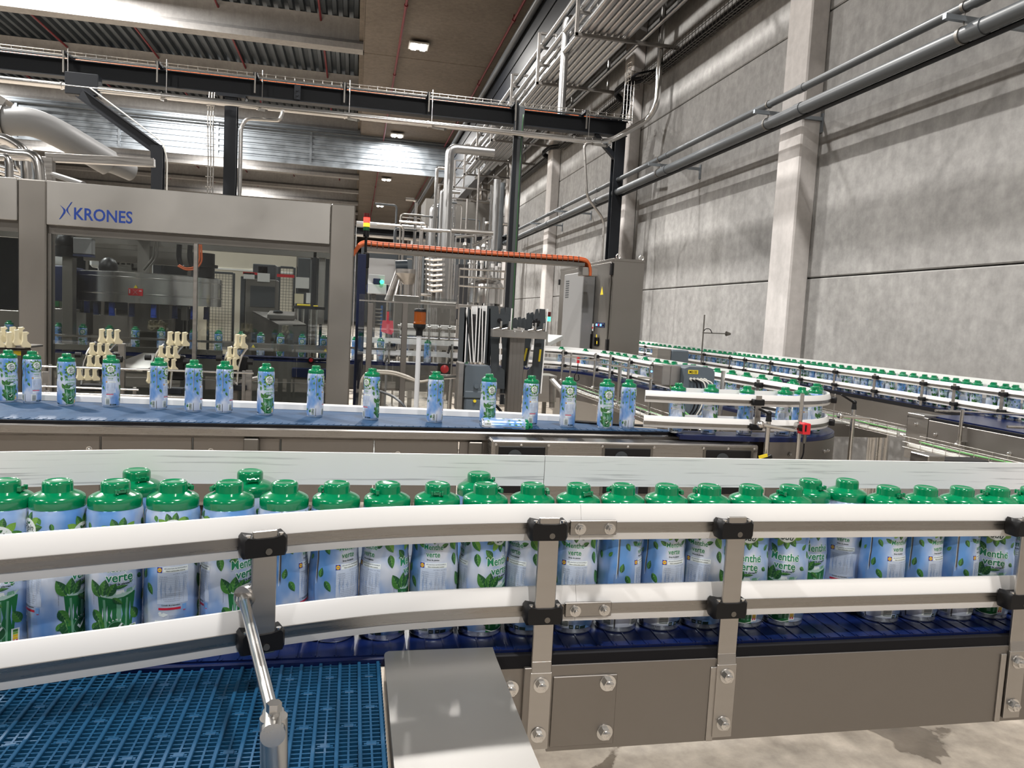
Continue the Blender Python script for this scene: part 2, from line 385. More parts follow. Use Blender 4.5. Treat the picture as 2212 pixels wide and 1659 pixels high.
# ------------------------------------------------------------------ printed syrup can (sky label, mint leaves, flip cap)
CANP = [(0.0310, 0.0015), (0.0325, 0.0), (0.0338, 0.001), (0.0341, 0.003), (0.0337, 0.0055), (0.0346, 0.009), (0.0358, 0.016), (0.0364, 0.03), (0.0367, 0.05), (0.0367, 0.085),
        (0.0365, 0.103), (0.0359, 0.111), (0.0350, 0.118), (0.0346, 0.124), (0.0346, 0.136), (0.0350, 0.142), (0.0359, 0.1475), (0.0365, 0.151), (0.0366, 0.165), (0.0365, 0.176), (0.0358, 0.185), (0.0345, 0.191), (0.0335, 0.1935), (0.032, 0.194)]
def can_r(v):
    for (r0, z0), (r1, z1) in zip(CANP[2:], CANP[3:]):
        if z0 <= v <= z1: return r0+(r1-r0)*(v-z0)/max(1e-9, z1-z0)
    return 0.034
CAN_MATS = ['can_sky', 'tin', 'can_seam', 'leaf_mid', 'leaf_light', 'leaf_dark', 'leaf_vein', 'print_white', 'print_panel', 'print_grey', 'print_black', 'print_green', 'print_red', 'print_yellow', 'drink_green', 'drink_light', 'drink_rim', 'print_cup', 'logo_blue']
CI = {n: i for i, n in enumerate(CAN_MATS)}
class Art:
    def __init__(s): s.bm = bmesh.new(); s.layer = 1
    def poly(s, pts, m, layer=None):
        z = layer or s.layer
        f = s.bm.faces.new([s.bm.verts.new((p[0], p[1], z)) for p in pts]); f.material_index = CI[m]
    def rect(s, u0, u1, v0, v1, m, layer=None): s.poly([(u0, v0), (u1, v0), (u1, v1), (u0, v1)], m, layer)
    def ell(s, u, v, a, b, m, layer=None, n=22): s.poly([(u+a*math.cos(2*PI*k/n), v+b*math.sin(2*PI*k/n)) for k in range(n)], m, layer)
    def leaf(s, u, v, L, w, ang, ml='leaf_mid', mr='leaf_dark', layer=None):
        layer = layer or s.layer; ca, sa = math.cos(math.radians(ang)), math.sin(math.radians(ang))
        T = lambda a, b: (u+a*ca-b*sa, v+a*sa+b*ca)
        ks = [k/8 for k in range(9)]; wid = lambda t: w*0.5*math.sin(PI*t**0.8)**0.85
        s.poly([T(L*t, wid(t)) for t in ks]+[T(L*t, 0) for t in ks[::-1][1:-1]], ml, layer)
        s.poly([T(L*t, -wid(t)) for t in ks]+[T(L*t, 0) for t in ks[::-1][1:-1]], mr, layer)
        s.poly([T(0, L*0.018), T(L*0.9, 0), T(0, -L*0.018)], 'leaf_vein', layer+0.5)
        for t in (0.3, 0.5, 0.68):
            for sg in (1, -1): s.poly([T(L*t, 0), T(L*(t+0.02), 0), T(L*(t+0.14), sg*wid(t+0.1)*0.75)], 'leaf_vein', layer+0.4)
    def text(s, txt, size, u, v, m, layer=None, shear=0.0, bold=0.0, sx=1.0, rot=0.0):
        vs, fs = text_mesh(txt, size, shear, bold); z = layer or s.layer; c, q = math.cos(rot), math.sin(rot)
        nv = [s.bm.verts.new((u+(p.x*sx*c-p.y*q), v+(p.x*sx*q+p.y*c), z)) for p in vs]
        for f in fs:
            try: s.bm.faces.new([nv[i] for i in f]).material_index = CI[m]
            except ValueError: pass
def draw_art():
    a = Art(); rnd = random.Random(3)
    a.rect(-1.3, 1.3, 6, 191, 'can_seam', 2); a.rect(-1.9, -1.3, 6, 191, 'print_white', 2)
    # leaves near the seam
    for u, v, L, w, g in [(8, 156, 21, 11, 62), (12, 142, 14, 8, -62), (5, 96, 15, 8, 78), (13, 92, 18, 9, -62), (-12, 145, 12, 7, 80), (-17, 119, 10, 6, 50), (-21, 168, 12, 7, 25), (-24, 30, 14, 10, -30), (-30, 22, 16, 10, 60),
                          (-6, 183, 9, 6, -80), (24, 186, 9, 6, -70), (-58, 186, 8, 6, -95), (64, 183, 10, 7, -60)]:
        a.leaf(u, v, L, w, g, 'leaf_mid', 'leaf_mid' if L < 13 else 'leaf_dark')
    a.text('CONSIGNE DE TRI  EMBALLAGE', 2.0, -5, 78, 'print_grey', rot=PI/2)
    # back: badge, flavour, nutrition panel
    B = 48
    def badge(u, v, r):
        for k in range(11):
            g = 360*k/11+12; a.leaf(u+r*0.70*math.cos(math.radians(g)), v+r*0.70*math.sin(math.radians(g)), r*0.95, r*0.62, g, 'leaf_light' if k % 3 == 1 else 'leaf_mid', 'leaf_light' if k % 3 == 1 else 'leaf_dark', 2)
        for k in range(11):
            g = 360*(k+.5)/11; a.leaf(u+r*0.6*math.cos(math.radians(g)), v+r*0.6*math.sin(math.radians(g)), r*0.62, r*0.5, g, 'leaf_light', 'leaf_light', 1.5)
        a.ell(u, v, r, r*0.98, 'print_white', 4)
        a.leaf(u, v+r*0.48, r*0.36, r*0.22, 145, 'leaf_dark', 'leaf_dark', 5); a.leaf(u, v+r*0.48, r*0.36, r*0.22, 35, 'leaf_dark', 'leaf_dark', 5)
        a.text('Plein', r*0.82, u-r*0.05, v+r*0.14, 'print_black', 5, shear=0.35, bold=0.012*r, sx=0.9)
        a.text('Sud', r*0.82, u+r*0.05, v-r*0.46, 'print_black', 5, shear=0.35, bold=0.012*r, sx=0.95)
    badge(B, 167, 14.5)
    a.leaf(B-14, 138, 13, 7, 150, layer=1); a.leaf(B+13, 139, 12, 7, 20, layer=1)
    a.text('Menthe', 11.5, B, 138.5, 'print_white', 3, bold=0.75, sx=0.88); a.text('Menthe', 11.5, B, 138.5, 'print_green', 4, bold=0.22, sx=0.88)
    a.text('verte', 11.5, B, 127.5, 'print_white', 3, bold=0.75, sx=0.9); a.text('verte', 11.5, B, 127.5, 'print_green', 4, bold=0.22, sx=0.9)
    a.text('Sirop de plantes', 3.0, B, 119.8, 'print_black', 4, bold=0.08)
    a.rect(B-19, B+22, 64, 116, 'print_panel', 1)
    a.rect(B-20, B-13, 107.5, 115, 'logo_blue', 3); a.ell(B-16.5, 111.2, 3.1, 3.1, 'print_red', 4); a.ell(B-16.5, 111.2, 2.7, 2.7, 'print_yellow', 5); a.text('LIDL', 1.8, B-16.5, 111.2, 'logo_blue', 6, bold=0.06)
    a.rect(B-11.5, B+22, 108, 115, 'print_white', 2)
    a.text('DÉCLARATION NUTRITIONNELLE', 2.3, B+5, 113, 'print_grey', 3, bold=0.06, sx=0.88); a.text('Valeurs nutritionnelles moyennes', 2.1, B+5, 109.8, 'print_black', 3, bold=0.05, sx=0.9)
    rows = ['Energie kJ/kcal', 'Matieres grasses', 'dont acides gras', 'Glucides', 'dont sucres', 'Proteines', 'Sel']
    a.text('pour 100 ml', 1.8, B+6, 105.4, 'print_grey', 3); a.text('pour 200 ml', 1.8, B+17, 105.4, 'print_grey', 3)
    for i, t in enumerate(rows):
        v = 102-i*3.1
        vs = t.ljust(17)
        a.text(t, 2.0, B-11, v, 'print_grey', 3, sx=0.85); a.text(rnd.choice(['0 g', '< 0,1 g', '6,2 g', '26 kJ']), 1.9, B+6, v, 'print_grey', 3); a.text(rnd.choice(['0 g', '< 0,5 g', '9,3 g']), 1.9, B+17, v, 'print_grey', 3)
        a.rect(B-18, B+21, v-1.75, v-1.6, 'print_grey', 2)
    for i in range(5): a.text(['Sirop a diluer : 1 volume de sirop pour 7 volumes eau', 'A consommer de preference avant fin : voir fond', 'Apres ouverture, conserver au frais et a consommer', 'Ingredients : eau, sucre, acidifiant, arome naturel', 'de menthe, extrait de plantes, colorant'][i], 1.75, B+1, 78.5-i*2.6, 'print_grey', 3, sx=0.72)
    a.text('Conseils de preparation', 2.5, B-1, 62.2, 'print_black', 3, bold=0.08)
    a.rect(B-17, B+12, 55.6, 58.8, 'print_red', 3)
    a.poly([(B+14, 62), (B+20, 62), (B+18.6, 53), (B+15.4, 53)], 'print_cup', 3); a.rect(B+15.4, B+18.6, 53, 54, 'print_red', 4)
    a.ell(B-15, 51, 2.2, 2.2, 'print_white', 3); a.poly([(B-17, 48), (B-10, 52), (B-4, 49), (B-10, 46)], 'print_white', 3)
    for i in range(4): a.text('Produit elabore en France pour magasins distributeur', 1.7, B+7, 47-i*2.4, 'print_grey', 3, sx=0.55)
    for u0, wd in [(B-21, 17), (B-69, 14)]:
        a.rect(u0-1, u0+wd+1, 12, 41, 'print_white', 2); v = 13.0
        while v < 39.5:
            h = rnd.choice([0.5, 0.8, 1.3]); a.rect(u0+2.5, u0+wd, v, v+h, 'print_black', 3); v += h+rnd.choice([0.5, 0.8])
    for u0, t in [(B+8, 'TRI'), (B-2, 'ALU')]: a.rect(u0, u0+7, 9, 15, 'print_black', 3); a.text(t, 2.6, u0+3.5, 12, 'print_white', 4)
    a.rect(B+16, B+26, 9, 14, 'print_black', 3)
    # leaf column between back and front
    for u, v, L, w, g in [(82, 176, 12, 6, -80), (77, 150, 22, 13, -58), (84, 128, 20, 11, -80), (96, 70, 0.1, 0.1, 0), (91, 58, 24, 13, -58), (98, 44, 28, 18, -75), (88, 30, 16, 10, 40)]:
        a.leaf(u, v, L, w, g, 'leaf_light' if v == 150 else 'leaf_mid', 'leaf_mid' if v == 150 else 'leaf_dark', 2)
    a.text('menthe naturelle', 2.2, 91, 72, 'print_grey', 3, rot=PI/2)
    # front: badge, flavour, glass of mint drink
    Fc = 124
    badge(Fc, 156, 17.0)
    a.leaf(Fc-14, 122, 17, 10, 135, layer=1); a.leaf(Fc+15, 110, 13, 7, 50, layer=1); a.leaf(Fc-12, 121, 14, 8, 175, layer=1)
    a.text('Menthe', 17, Fc, 115, 'print_white', 3, bold=1.1, sx=0.9); a.text('Menthe', 17, Fc, 115, 'print_green', 4, bold=0.35, sx=0.9)
    a.text('verte', 17, Fc+1, 101, 'print_white', 3, bold=1.1, sx=0.95); a.text('verte', 17, Fc+1, 101, 'print_green', 4, bold=0.35, sx=0.95)
    a.text('Sirop de plantes', 3.9, Fc+1, 92.2, 'print_black', 4, bold=0.12)
    a.leaf(Fc-8, 87, 20, 5, 6, 'leaf_mid', 'leaf_dark', 2); a.leaf(Fc+14, 92, 7, 4, 55, layer=2)
    a.poly([(Fc-27, 79), (Fc+22, 79), (Fc+15, 8), (Fc-20, 8)], 'drink_green', 3)
    a.poly([(Fc-27.5, 81), (Fc-22, 76), (Fc-8, 73), (Fc+6, 74), (Fc+18, 78), (Fc+24, 86), (Fc+16, 82), (Fc+4, 80), (Fc-8, 82), (Fc-20, 84)], 'drink_rim', 4)
    for du, wd in ((-20, 3), (-3, 6), (9, 2.5)): a.poly([(Fc+du, 72), (Fc+du+wd, 72), (Fc+du*0.8+wd, 14), (Fc+du*0.8, 14)], 'drink_light', 4)
    for u, v, w, h in [(-16, 76, 9, 7), (-4, 78, 11, 6), (9, 79, 9, 6)]: a.poly([(Fc+u, v), (Fc+u+w, v+1.5), (Fc+u+w-1, v+h), (Fc+u+1, v+h-1)], 'print_white' if u == -4 else 'drink_light', 5)
    for u, v, L, w, g in [(-24, 76, 26, 14, 118), (-20, 77, 23, 14, 82), (-14, 77, 20, 12, 58), (-8, 74, 16, 7, -40)]: a.leaf(Fc+u, v, L, w, g, 'leaf_mid', 'leaf_dark', 6)
    for k in range(14): a.ell(Fc+14+rnd.uniform(0, 12), 84+rnd.uniform(0, 24), rnd.uniform(.3, .8), rnd.uniform(.4, 1.1), 'drink_rim', 4, 6)
    a.ell(Fc-3, 30, 11.2, 11.2, 'drink_light', 5); a.ell(Fc-3, 30, 10.4, 10.4, 'leaf_dark', 6)
    a.poly([(Fc-9, 31), (Fc-7, 33), (Fc-4, 29.5), (Fc+3, 38), (Fc+5, 36.4), (Fc-4, 25.5)], 'print_white', 7)
    for k, ch in enumerate('SANS'): a.text(ch, 3.4, Fc-3+13.3*math.cos(math.radians(128-k*20)), 30+13.3*math.sin(math.radians(128-k*20)), 'print_white', 7, bold=0.1, rot=math.radians(38-k*20))
    a.poly([(Fc-22, 14), (Fc-10, 9.5), (Fc+4, 9), (Fc+18, 13), (Fc+18, 11.5), (Fc+4, 7.5), (Fc-10, 8), (Fc-22, 12.5)], 'print_white', 5)
    a.rect(Fc+14, Fc+24, 12, 33, 'print_white', 6)
    for k, q in enumerate(['leaf_mid', 'leaf_light', 'print_yellow', 'orange', 'print_red']):
        a.rect(Fc+16, Fc+22, 28.4-k*3.5, 31.6-k*3.5, 'print_yellow' if q == 'orange' else q, 7)
    a.text('E', 4.0, Fc+19, 15.8, 'print_white', 8, bold=0.15)
    for u, v, L, w, g in [(154, 128, 13, 8, 40), (158, 176, 15, 9, -50), (166, 150, 18, 10, 70), (150, 100, 11, 7, -30), (172, 112, 14, 8, 110), (160, 60, 18, 10, 60), (150, 40, 20, 13, 120), (182, 90, 13, 8, 70), (190, 160, 14, 8, 60), (196, 125, 13, 7, -70), (178, 30, 15, 9, 30)]:
        a.leaf(u, v, L, w, g, 'leaf_mid', 'leaf_dark')
    # cut into small cells so that the print follows the can
    bm = a.bm
    def cut(axis, vals):
        for t in vals:
            co = (t, 0, 0) if axis == 0 else (0, t, 0); no = (1, 0, 0) if axis == 0 else (0, 1, 0)
            bmesh.ops.bisect_plane(bm, geom=bm.verts[:]+bm.edges[:]+bm.faces[:], plane_co=co, plane_no=no, dist=1e-5)
    cut(0, [u for u in range(-74, 212, 5)])
    cut(1, [9, 16, 30, 103, 107, 111, 114.5, 118, 121, 124, 136, 139, 142, 145, 147.5, 151, 165, 176, 181, 185, 188])
    out = MB()
    for v in bm.verts: v.index = -1
    for i, v in enumerate(bm.verts):
        v.index = i; h = v.co.y/1000; r = can_r(h)-0.00046+0.00004*v.co.z; ph = v.co.x/36.75
        out.v.append(Vector((r*math.sin(ph), -r*math.cos(ph), h)))
    for f in bm.faces: out.f.append([v.index for v in f.verts]); out.m.append(f.material_index)
    bm.free(); return out
art = draw_art()
bodymb = MB(); bodymb.lathe([(r-0.0005, z) for r, z in CANP], 40, m=0)
for i, f in enumerate(bodymb.f):
    zc = sum(bodymb.v[k].z for k in f)/len(f)
    if zc < 0.0075 or zc > 0.1925: bodymb.m[i] = CI['tin']
bodymb.add(art.v, art.f, 0); bodymb.m[-len(art.f):] = art.m
can_proto = bpy.data.objects.new('syrup_can', None); COL.objects.link(can_proto)
cb = bodymb.build('can_body', CAN_MATS, can_proto, fix=False, sharp=50)
c = MB(); c.lathe([(0.0325, 0.1915), (0.0341, 0.192), (0.0343, 0.2), (0.0338, 0.2035), (0.0325, 0.206), (0.0285, 0.2085), (0.0215, 0.2115), (0.0192, 0.2125), (0.0188, 0.2138), (0.0188, 0.2222), (0.0182, 0.2246), (0.0168, 0.2262), (0.0150, 0.2267), (0.0142, 0.2262), (0.004, 0.2262)], 40)
cc = c.build('flip_cap', 'cap_green', can_proto, sharp=40)
c = MB(); c.box((0, -0.0215, 0.2155), (0.0125, 0.0045, 0.0055), 0.001); c.box((-0.0075, -0.0225, 0.2160), (0.0035, 0.0055, 0.0070), 0.001); c.box((0.0075, -0.0225, 0.2160), (0.0035, 0.0055, 0.0070), 0.001); c.box((0, -0.0235, 0.2185), (0.006, 0.003, 0.002), 0.0008)
cc2 = c.build('hinge_tab', 'cap_green', cc)
HINGE = [0]
def can(x, y, phi, label, group, z=1.05, hinge=None):
    """a copy of the can; phi is the printed face turned to the viewer standing by the near conveyor"""
    o = can_proto.copy(); COL.objects.link(o); o.location = (x, y, z)
    cam_a = math.atan2(CAMLOC.y-y, CAMLOC.x-x)
    o.rotation_euler = (0, 0, cam_a+PI/2-math.radians(phi))
    b = cb.copy(); COL.objects.link(b); b.parent = o
    k = cc.copy(); COL.objects.link(k); k.parent = o
    if hinge is None: hinge = random.uniform(0, 360)
    k.rotation_euler = (0, 0, math.radians(phi+hinge))
    h = cc2.copy(); COL.objects.link(h); h.parent = k
    tag(o, label, 'syrup can', group); return o

BELT = 1.05
def facing(phi):
    phi %= 360
    if phi < 18 or phi > 340: return 'metal seam turned to the viewer'
    if phi < 60: return 'seam left of a nutrition table'
    if phi < 100: return 'nutrition table facing out'
    if phi < 135: return 'nutrition table on its left side'
    if phi < 165: return 'mint leaves facing out'
    if phi < 215: return 'mint drink picture facing out'
    return 'sky and leaves facing out'
# front row on the near conveyor
FR = [(-0.448, 205, 60), (-0.384, 140, 200), (-0.312, 185, 20), (-0.238, 75, 110), (-0.164, 150, 250), (-0.089, 5, 175), (-0.0165, 40, 262), (0.0565, 118, 305), (0.1300, 78, 0), (0.2030, 145, 110), (0.2760, 115, 95), (0.3490, 75, 40), (0.4220, 0, 250), (0.4950, 42, 110),
      (0.5680, 92, 265), (0.6410, 188, 150), (0.7140, 195, 320), (0.8970, 30, 60), (0.9700, 20, 180), (1.0430, 355, 200), (1.1160, 185, 300), (1.1890, 100, 290)]
for i, (x, p, h) in enumerate(FR):
    can(x, 1.110, p, '%s can from left in front row, %s' % (ordinal(i+1), facing(p)), 'cans in the front row of the near conveyor', hinge=h)
RR = [(-0.3045, 1.1845, 130, 20, 'far left behind the third front can'), (-0.146, 1.186, 230, 10, 'left of centre behind the fifth front can'), (0.205, 1.1875, 30, 80, 'near centre behind the tenth front can'), (0.782, 1.160, 160, 60, 'right part, left one of two set back cans'), (0.8560, 1.163, 72, 180, 'right part, right one of two set back cans')]
for x, y, p, h, w in RR: can(x, y, p, 'can set back at the rear rail, '+w, 'cans set back on the near conveyor', hinge=h)
# widely spaced row on the middle conveyor
MR = [(10, 870, 175), (62, 872, 45), (137, 878, 165), (234, 880, 78), (338, 886, 14), (414, 891, 0), (481, 893, 12), (571, 898, 170), (679, 902, 355), (801, 908, 118), (940, 914, 345), (1055, 918, 168), (1147, 921, 50), (1229, 924, 65), (1311, 927, 175), (1359, 927, 350), (1449, 929, 95), (1537, 931, 110), (1620, 931, 10), (1707, 930, 90), (1752, 929, 20), (1790, 921, 125)]
mw = []
for i, (px, py, p) in enumerate(MR):
    q = at(px, py, z=BELT); x, y = q.x, q.y+0.035
    if i >= 16: x, y = [(1.455, 3.213), (1.61, 3.20), (1.785, 3.193), (1.985, 3.202), (2.095, 3.24), (2.225, 3.325)][i-16]
    can(x, y, p, '%s can from left on middle conveyor, %s' % (ordinal(i+1), facing(p)), 'cans on the middle conveyor', hinge=random.choice([180, 200, 150, 340]))
o = can_proto; o.location = (0.560, 3.255, BELT+0.004); o.rotation_euler = (0, math.radians(90), math.radians(-3)); tag(o, 'green-capped can lying on its side on the edge of the middle conveyor', 'syrup can')
# ------------------------------------------------------------------ guide rails
def rail_profile(h=0.052):
    k = h/0.052
    return [(0, 0), (0.004, 0), (0.0125, -0.023*k), (0.0125, -0.040*k), (0.0090, -0.052*k), (0, -0.052*k)]
def rail(path, z, side, label, group, mat_='white_plastic', h=0.052, root=None, name='guide_rail', nobar=False):
    t = root or thing(name, label, 'guide rail', (path[0][0], path[0][1], z), group)
    if root is None: pass
    a = MB(); a.sweep(rail_profile(h), path, z, side); a.build('plastic_strip', mat_, t)
    if not nobar:
        k = h/0.052
        a = MB(); a.sweep([(0.0125, -0.0245*k), (0.0148, -0.0245*k), (0.0148, -0.0395*k), (0.0125, -0.0395*k)], path, z, side); a.build('steel_bar', 'steel_bar', t)
    return t
def smooth_path(pts, n=6):
    """Catmull-Rom through plan points"""
    P = [Vector(p) for p in pts]; out = []
    for i in range(len(P)-1):
        p0 = P[max(i-1, 0)]; p1 = P[i]; p2 = P[i+1]; p3 = P[min(i+2, len(P)-1)]
        for k in range(n):
            t = k/n; out.append(0.5*((2*p1)+(p2-p0)*t+(2*p0-5*p1+4*p2-p3)*t*t+(-p0+3*p1-3*p2+p3)*t**3))
    out.append(P[-1]); return [(q.x, q.y) for q in out]
ZU, ZL = 1.259, 1.136
front_left = smooth_path([(-0.62, 0.845), (-0.50, 0.876), (-0.38, 0.912), (-0.25, 0.952), (-0.137, 0.989), (-0.03, 1.020), (0.06, 1.039), (0.16, 1.050), (0.26, 1.0555), (0.335, 1.057)], 5)
front_right = [(0.3355, 1.057), (0.6, 1.0585), (1.0, 1.0585), (1.9, 1.0585)]
near = 'white rails along the near conveyor'
rail(front_left, ZU, 1, 'upper white front rail of near conveyor, curved section at the left', near)
rail(front_left, ZL, 1, 'lower white front rail of near conveyor, curved section at the left', near)
rail(front_right, ZU, 1, 'upper white front rail of near conveyor, straight section at the right', near)
rail(front_right, ZL, 1, 'lower white front rail of near conveyor, straight section at the right', near)
rear_left = smooth_path([(-0.62, 1.01), (-0.436, 1.075), (-0.303, 1.125), (-0.20, 1.160), (-0.104, 1.186), (0.05, 1.212), (0.20, 1.2235), (0.3225, 1.2255)], 5)
# keep the set back cans inside the rail
rear_left = [(x, max(y, 1.2225 if x > -0.35 else y)) for x, y in rear_left]
rear_left = smooth_path([(-0.62, 1.165), (-0.436, 1.200), (-0.30, 1.2235), (-0.1, 1.2250), (0.1, 1.2255), (0.3225, 1.2260)], 5)
rear_right = [(0.3235, 1.2260), (0.8, 1.2260), (1.9, 1.2260)]
for nm, p in (('left', rear_left), ('right', rear_right)):
    rail(p, 1.2985, -1, 'upper white rear rail behind the near cans, %s section' % nm, near, 'white_scuffed')
    rail(p, 1.170, -1, 'lower white rear rail behind the near cans, %s section' % nm, near, 'white_scuffed')
# black clamps
def clamp(mb, c, d=(1, 0), w=0.056, h=0.029, t=0.026):
    """rounded black clamp body at c, long side along d (plan)"""
    d = Vector((d[0], d[1], 0)).normalized(); n = Vector((d.y, -d.x, 0)); up = Vector((0, 0, 1)); c = Vector(c)
    pl = [(-w/2, -0.3*h), (-w*0.46, -h/2), (w*0.46, -h/2), (w/2, -0.3*h), (w/2, 0.35*h), (w*0.44, h/2), (w*0.2, h*0.40), (-w*0.2, h*0.40), (-w*0.44, h/2), (-w/2, 0.35*h)]
    k = len(pl); vs = []; o = c-n*t*0.5
    for s_, q in ((0.98, 0.0), (1.0, 0.12), (1.0, 0.8), (0.88, 1.0)):
        vs += [o+d*a*s_+up*b*s_+n*t*q for a, b in pl]
    fs = [(r*k+i, r*k+(i+1) % k, (r+1)*k+(i+1) % k, (r+1)*k+i) for r in range(3) for i in range(k)]+[list(range(k))[::-1], list(range(3*k, 4*k))]
    mb.add(vs, fs)
    return c, d, n
def bracket(x, y, nx, label, ztop=1.250, zbend=1.035, zbot=0.905, plate_y=1.022, group='rail brackets of the near conveyor', zc=(ZU-0.031, ZL-0.031), plate=True, rod=None):
    d = Vector((1, nx, 0)).normalized(); n = Vector((d.y, -d.x, 0))
    t = thing('rail_bracket', label, 'rail bracket', (x, y, zbot if plate else zc[1]), group)
    a = MB()
    yb = y-0.030*0+n.y*0.0
    c0 = Vector((x, y, 0))+n*0.036
    zq = zbend if plate else zc[1]-0.016; a.box(c0+Vector((0, 0, (ztop-0.002+zq)/2)), (0.030, 0.005, ztop-0.002-zq), 0.001, Matrix((d, -n, Vector((0, 0, 1)))).transposed())
    if plate:
        a.beam(c0+Vector((0, 0, zbend+0.002)), Vector((c0.x, plate_y-0.003, zbend-0.018)), 0.030, 0.005, 0.001)
        a.beam(Vector((c0.x, plate_y-0.003, zbend-0.014)), Vector((c0.x, plate_y-0.003, zbot)), 0.032, 0.005, 0.001)
    a.build('flat_post', 'steel', t)
    for zz in zc:
        a = MB(); clamp(a, c0+n*-0.008+Vector((0, 0, zz)), d); k = a.build('clamp', 'black_plastic', t)
        a = MB()
        a.cyl(c0+n*0.003+Vector((0.004, 0, zz-0.006)), c0+n*0.0055+Vector((0.004, 0, zz-0.006)), 0.0042, n=12)
        a.build('screw', 'steel_dark', k)
        for q in (-0.02, 0.02): a = MB(); a.cyl(c0+d*q+Vector((0, 0, zz+0.009)), c0+d*q+Vector((0, 0, zz+0.0152)), 0.0032, n=10); a.build('screw', 'steel_shiny', k)
    if plate:
        for zz in (0.928, 1.003):
            a = MB(); a.bolt((c0.x, plate_y-0.0055, zz), (0, -1, 0), 0.0078); a.build('bolt', 'steel_shiny', t)
    return t
bracket(0.281, 1.0575, 0.0, 'steel rail bracket with two black clamps beside the rail joint, centre of near conveyor')
bracket(0.572, 1.0585, 0.0, 'steel rail bracket with two black clamps right of the rail joint plates')
bracket(1.098, 1.0585, 0.0, 'steel rail bracket with black clamps at the right edge of the picture')
t = bracket(-0.1115, 0.9975, 0.36, 'short steel rail bracket with two black clamps and a round rod, left of centre', plate=False)
a = MB(); q = Vector((-0.1215, 0.955, 1.163)); a.tube([q+Vector((0, 0.02, 0)), q, Vector((-0.057, 0.665, 1.163)), Vector((-0.053, 0.648, 1.163))], 0.0062, 14); a.lathe([(0.013, -0.003), (0.013, 0.003)], 20, q+Vector((0, 0.012, 0))); a.build('support_rod', 'steel_rod', t)
a = MB(); a.cyl(q+Vector((0.006, 0.018, 0)), q+Vector((-0.002, 0.006, 0)), 0.0145, n=24); a.beam(q+Vector((-0.002, 0.016, 0)), q+Vector((0.03, 0.028, 0)), 0.005, 0.024, 0.001); a.build('rod_eye', 'steel', t)
t = thing('rod_holder', 'round steel post with cross clamp and bolt above the blue grid belt', 'rod holder', (-0.056, 0.66, 0.9))
p = Vector((-0.0585, 0.668, 1.163))
a = MB(); a.cyl(p+Vector((0.002, -0.012, 0.008)), p+Vector((0.004, -0.012, -0.050)), 0.0118, n=20); a.cyl(p+Vector((0, 0.006, 0)), p+Vector((0.003, -0.028, 0)), 0.0105, n=20); a.build('cross_clamp', 'steel_rod', t)
a = MB(); a.cyl(p+Vector((0.002, -0.012, 0.008)), p+Vector((0.002, -0.012, 0.013)), 0.0050, n=12); a.cyl(p+Vector((0.002, -0.012, 0.013)), p+Vector((0.002, -0.012, 0.021)), 0.0066, n=6); a.build('clamp_bolt', 'steel_shiny', t)
a = MB(); a.cyl(p+Vector((0.004, -0.012, -0.045)), p+Vector((0.02, -0.012, -0.24)), 0.0095, n=18); a.build('post', 'steel_rod', t)
a = MB(); a.tube([p+Vector((0.004, -0.014, -0.040)), p+Vector((0.022, -0.06, -0.062)), p+Vector((0.04, -0.10, -0.16))], 0.0062, 12); a.build('side_rod', 'steel_rod', t)
# joint plates beside the first bracket
for zz, w in ((ZU-0.0315, 'upper'), (ZL-0.0315, 'lower')):
    t = thing('joint_plate', 'small steel joint plate with two nuts on the %s front rail' % w, 'joint plate', (0.36, 1.04, zz), 'rail joint plates')
    a = MB(); a.bx(0.3165, 0.388, 1.0365, 1.0415, zz-0.0105, zz+0.0115, 0.001); a.build('plate', 'steel_bar', t)
    for xx in (0.332, 0.377):
        a = MB(); a.cyl((xx, 1.0365, zz-0.001), (xx, 1.0350, zz-0.001), 0.0085, n=20); a.cyl((xx, 1.035, zz-0.001), (xx, 1.0300, zz-0.001), 0.0062, n=6); a.cyl((xx, 1.030, zz-0.001), (xx, 1.0265, zz-0.001), 0.0035, n=12); a.build('nut', 'steel_shiny', t)

# ------------------------------------------------------------------ near conveyor body
t = thing('near_conveyor', 'stainless conveyor frame with dark blue slat belt carrying the closest cans', 'conveyor', (0.6, 1.12, 0.0))
a = MB(); a.bx(-0.9, 1.9, 1.034, 1.26, BELT-0.012, BELT-0.0003); a.build('belt', 'belt_navy', t)
a = MB()
for k in range(112):
    x = -0.9+k*0.0254; a.beam((x, 1.0345, BELT+0.0004), (x+0.006, 1.258, BELT+0.0004), 0.0018, 0.0012)
    a.bx(x+0.004, x+0.006, 1.0335, 1.040, BELT-0.004, BELT+0.0008)
a.build('belt_slats', 'belt_navy', t)
a = MB(); a.bx(0.21, 1.9, 1.024, 1.034, BELT-0.026, BELT-0.004, 0.002); a.bx(-0.9, 1.9, 1.26, 1.27, BELT-0.026, BELT-0.002, 0.002); a.build('wear_strip', 'black_rubber', t)
a = MB(); a.bx(0.296, 1.115, 1.022, 1.026, 0.898, BELT-0.022); a.sweep([(0, 0), (0, -0.006), (-0.012, 0.002), (-0.012, 0.004)], [(0.296, 1.022), (1.115, 1.022)], BELT-0.022, 1); a.build('side_plate', 'steel_plate', t)
for q_ in ((0.16, 0.262, 1.026, 1.030, 0.885, BELT-0.016), (1.110, 1.9, 1.024, 1.028, 0.896, BELT-0.018), (0.256, 0.268, 1.018, 1.030, 0.89, BELT-0.022)): a = MB(); a.bx(*q_, 0.001); a.build('end_plate', 'steel_plate', t)
a = MB(); a.bx(0.300, 0.398, 1.0195, 1.0225, 0.905, 1.012, 0.001); a.build('splice_plate', 'steel_plate', t)
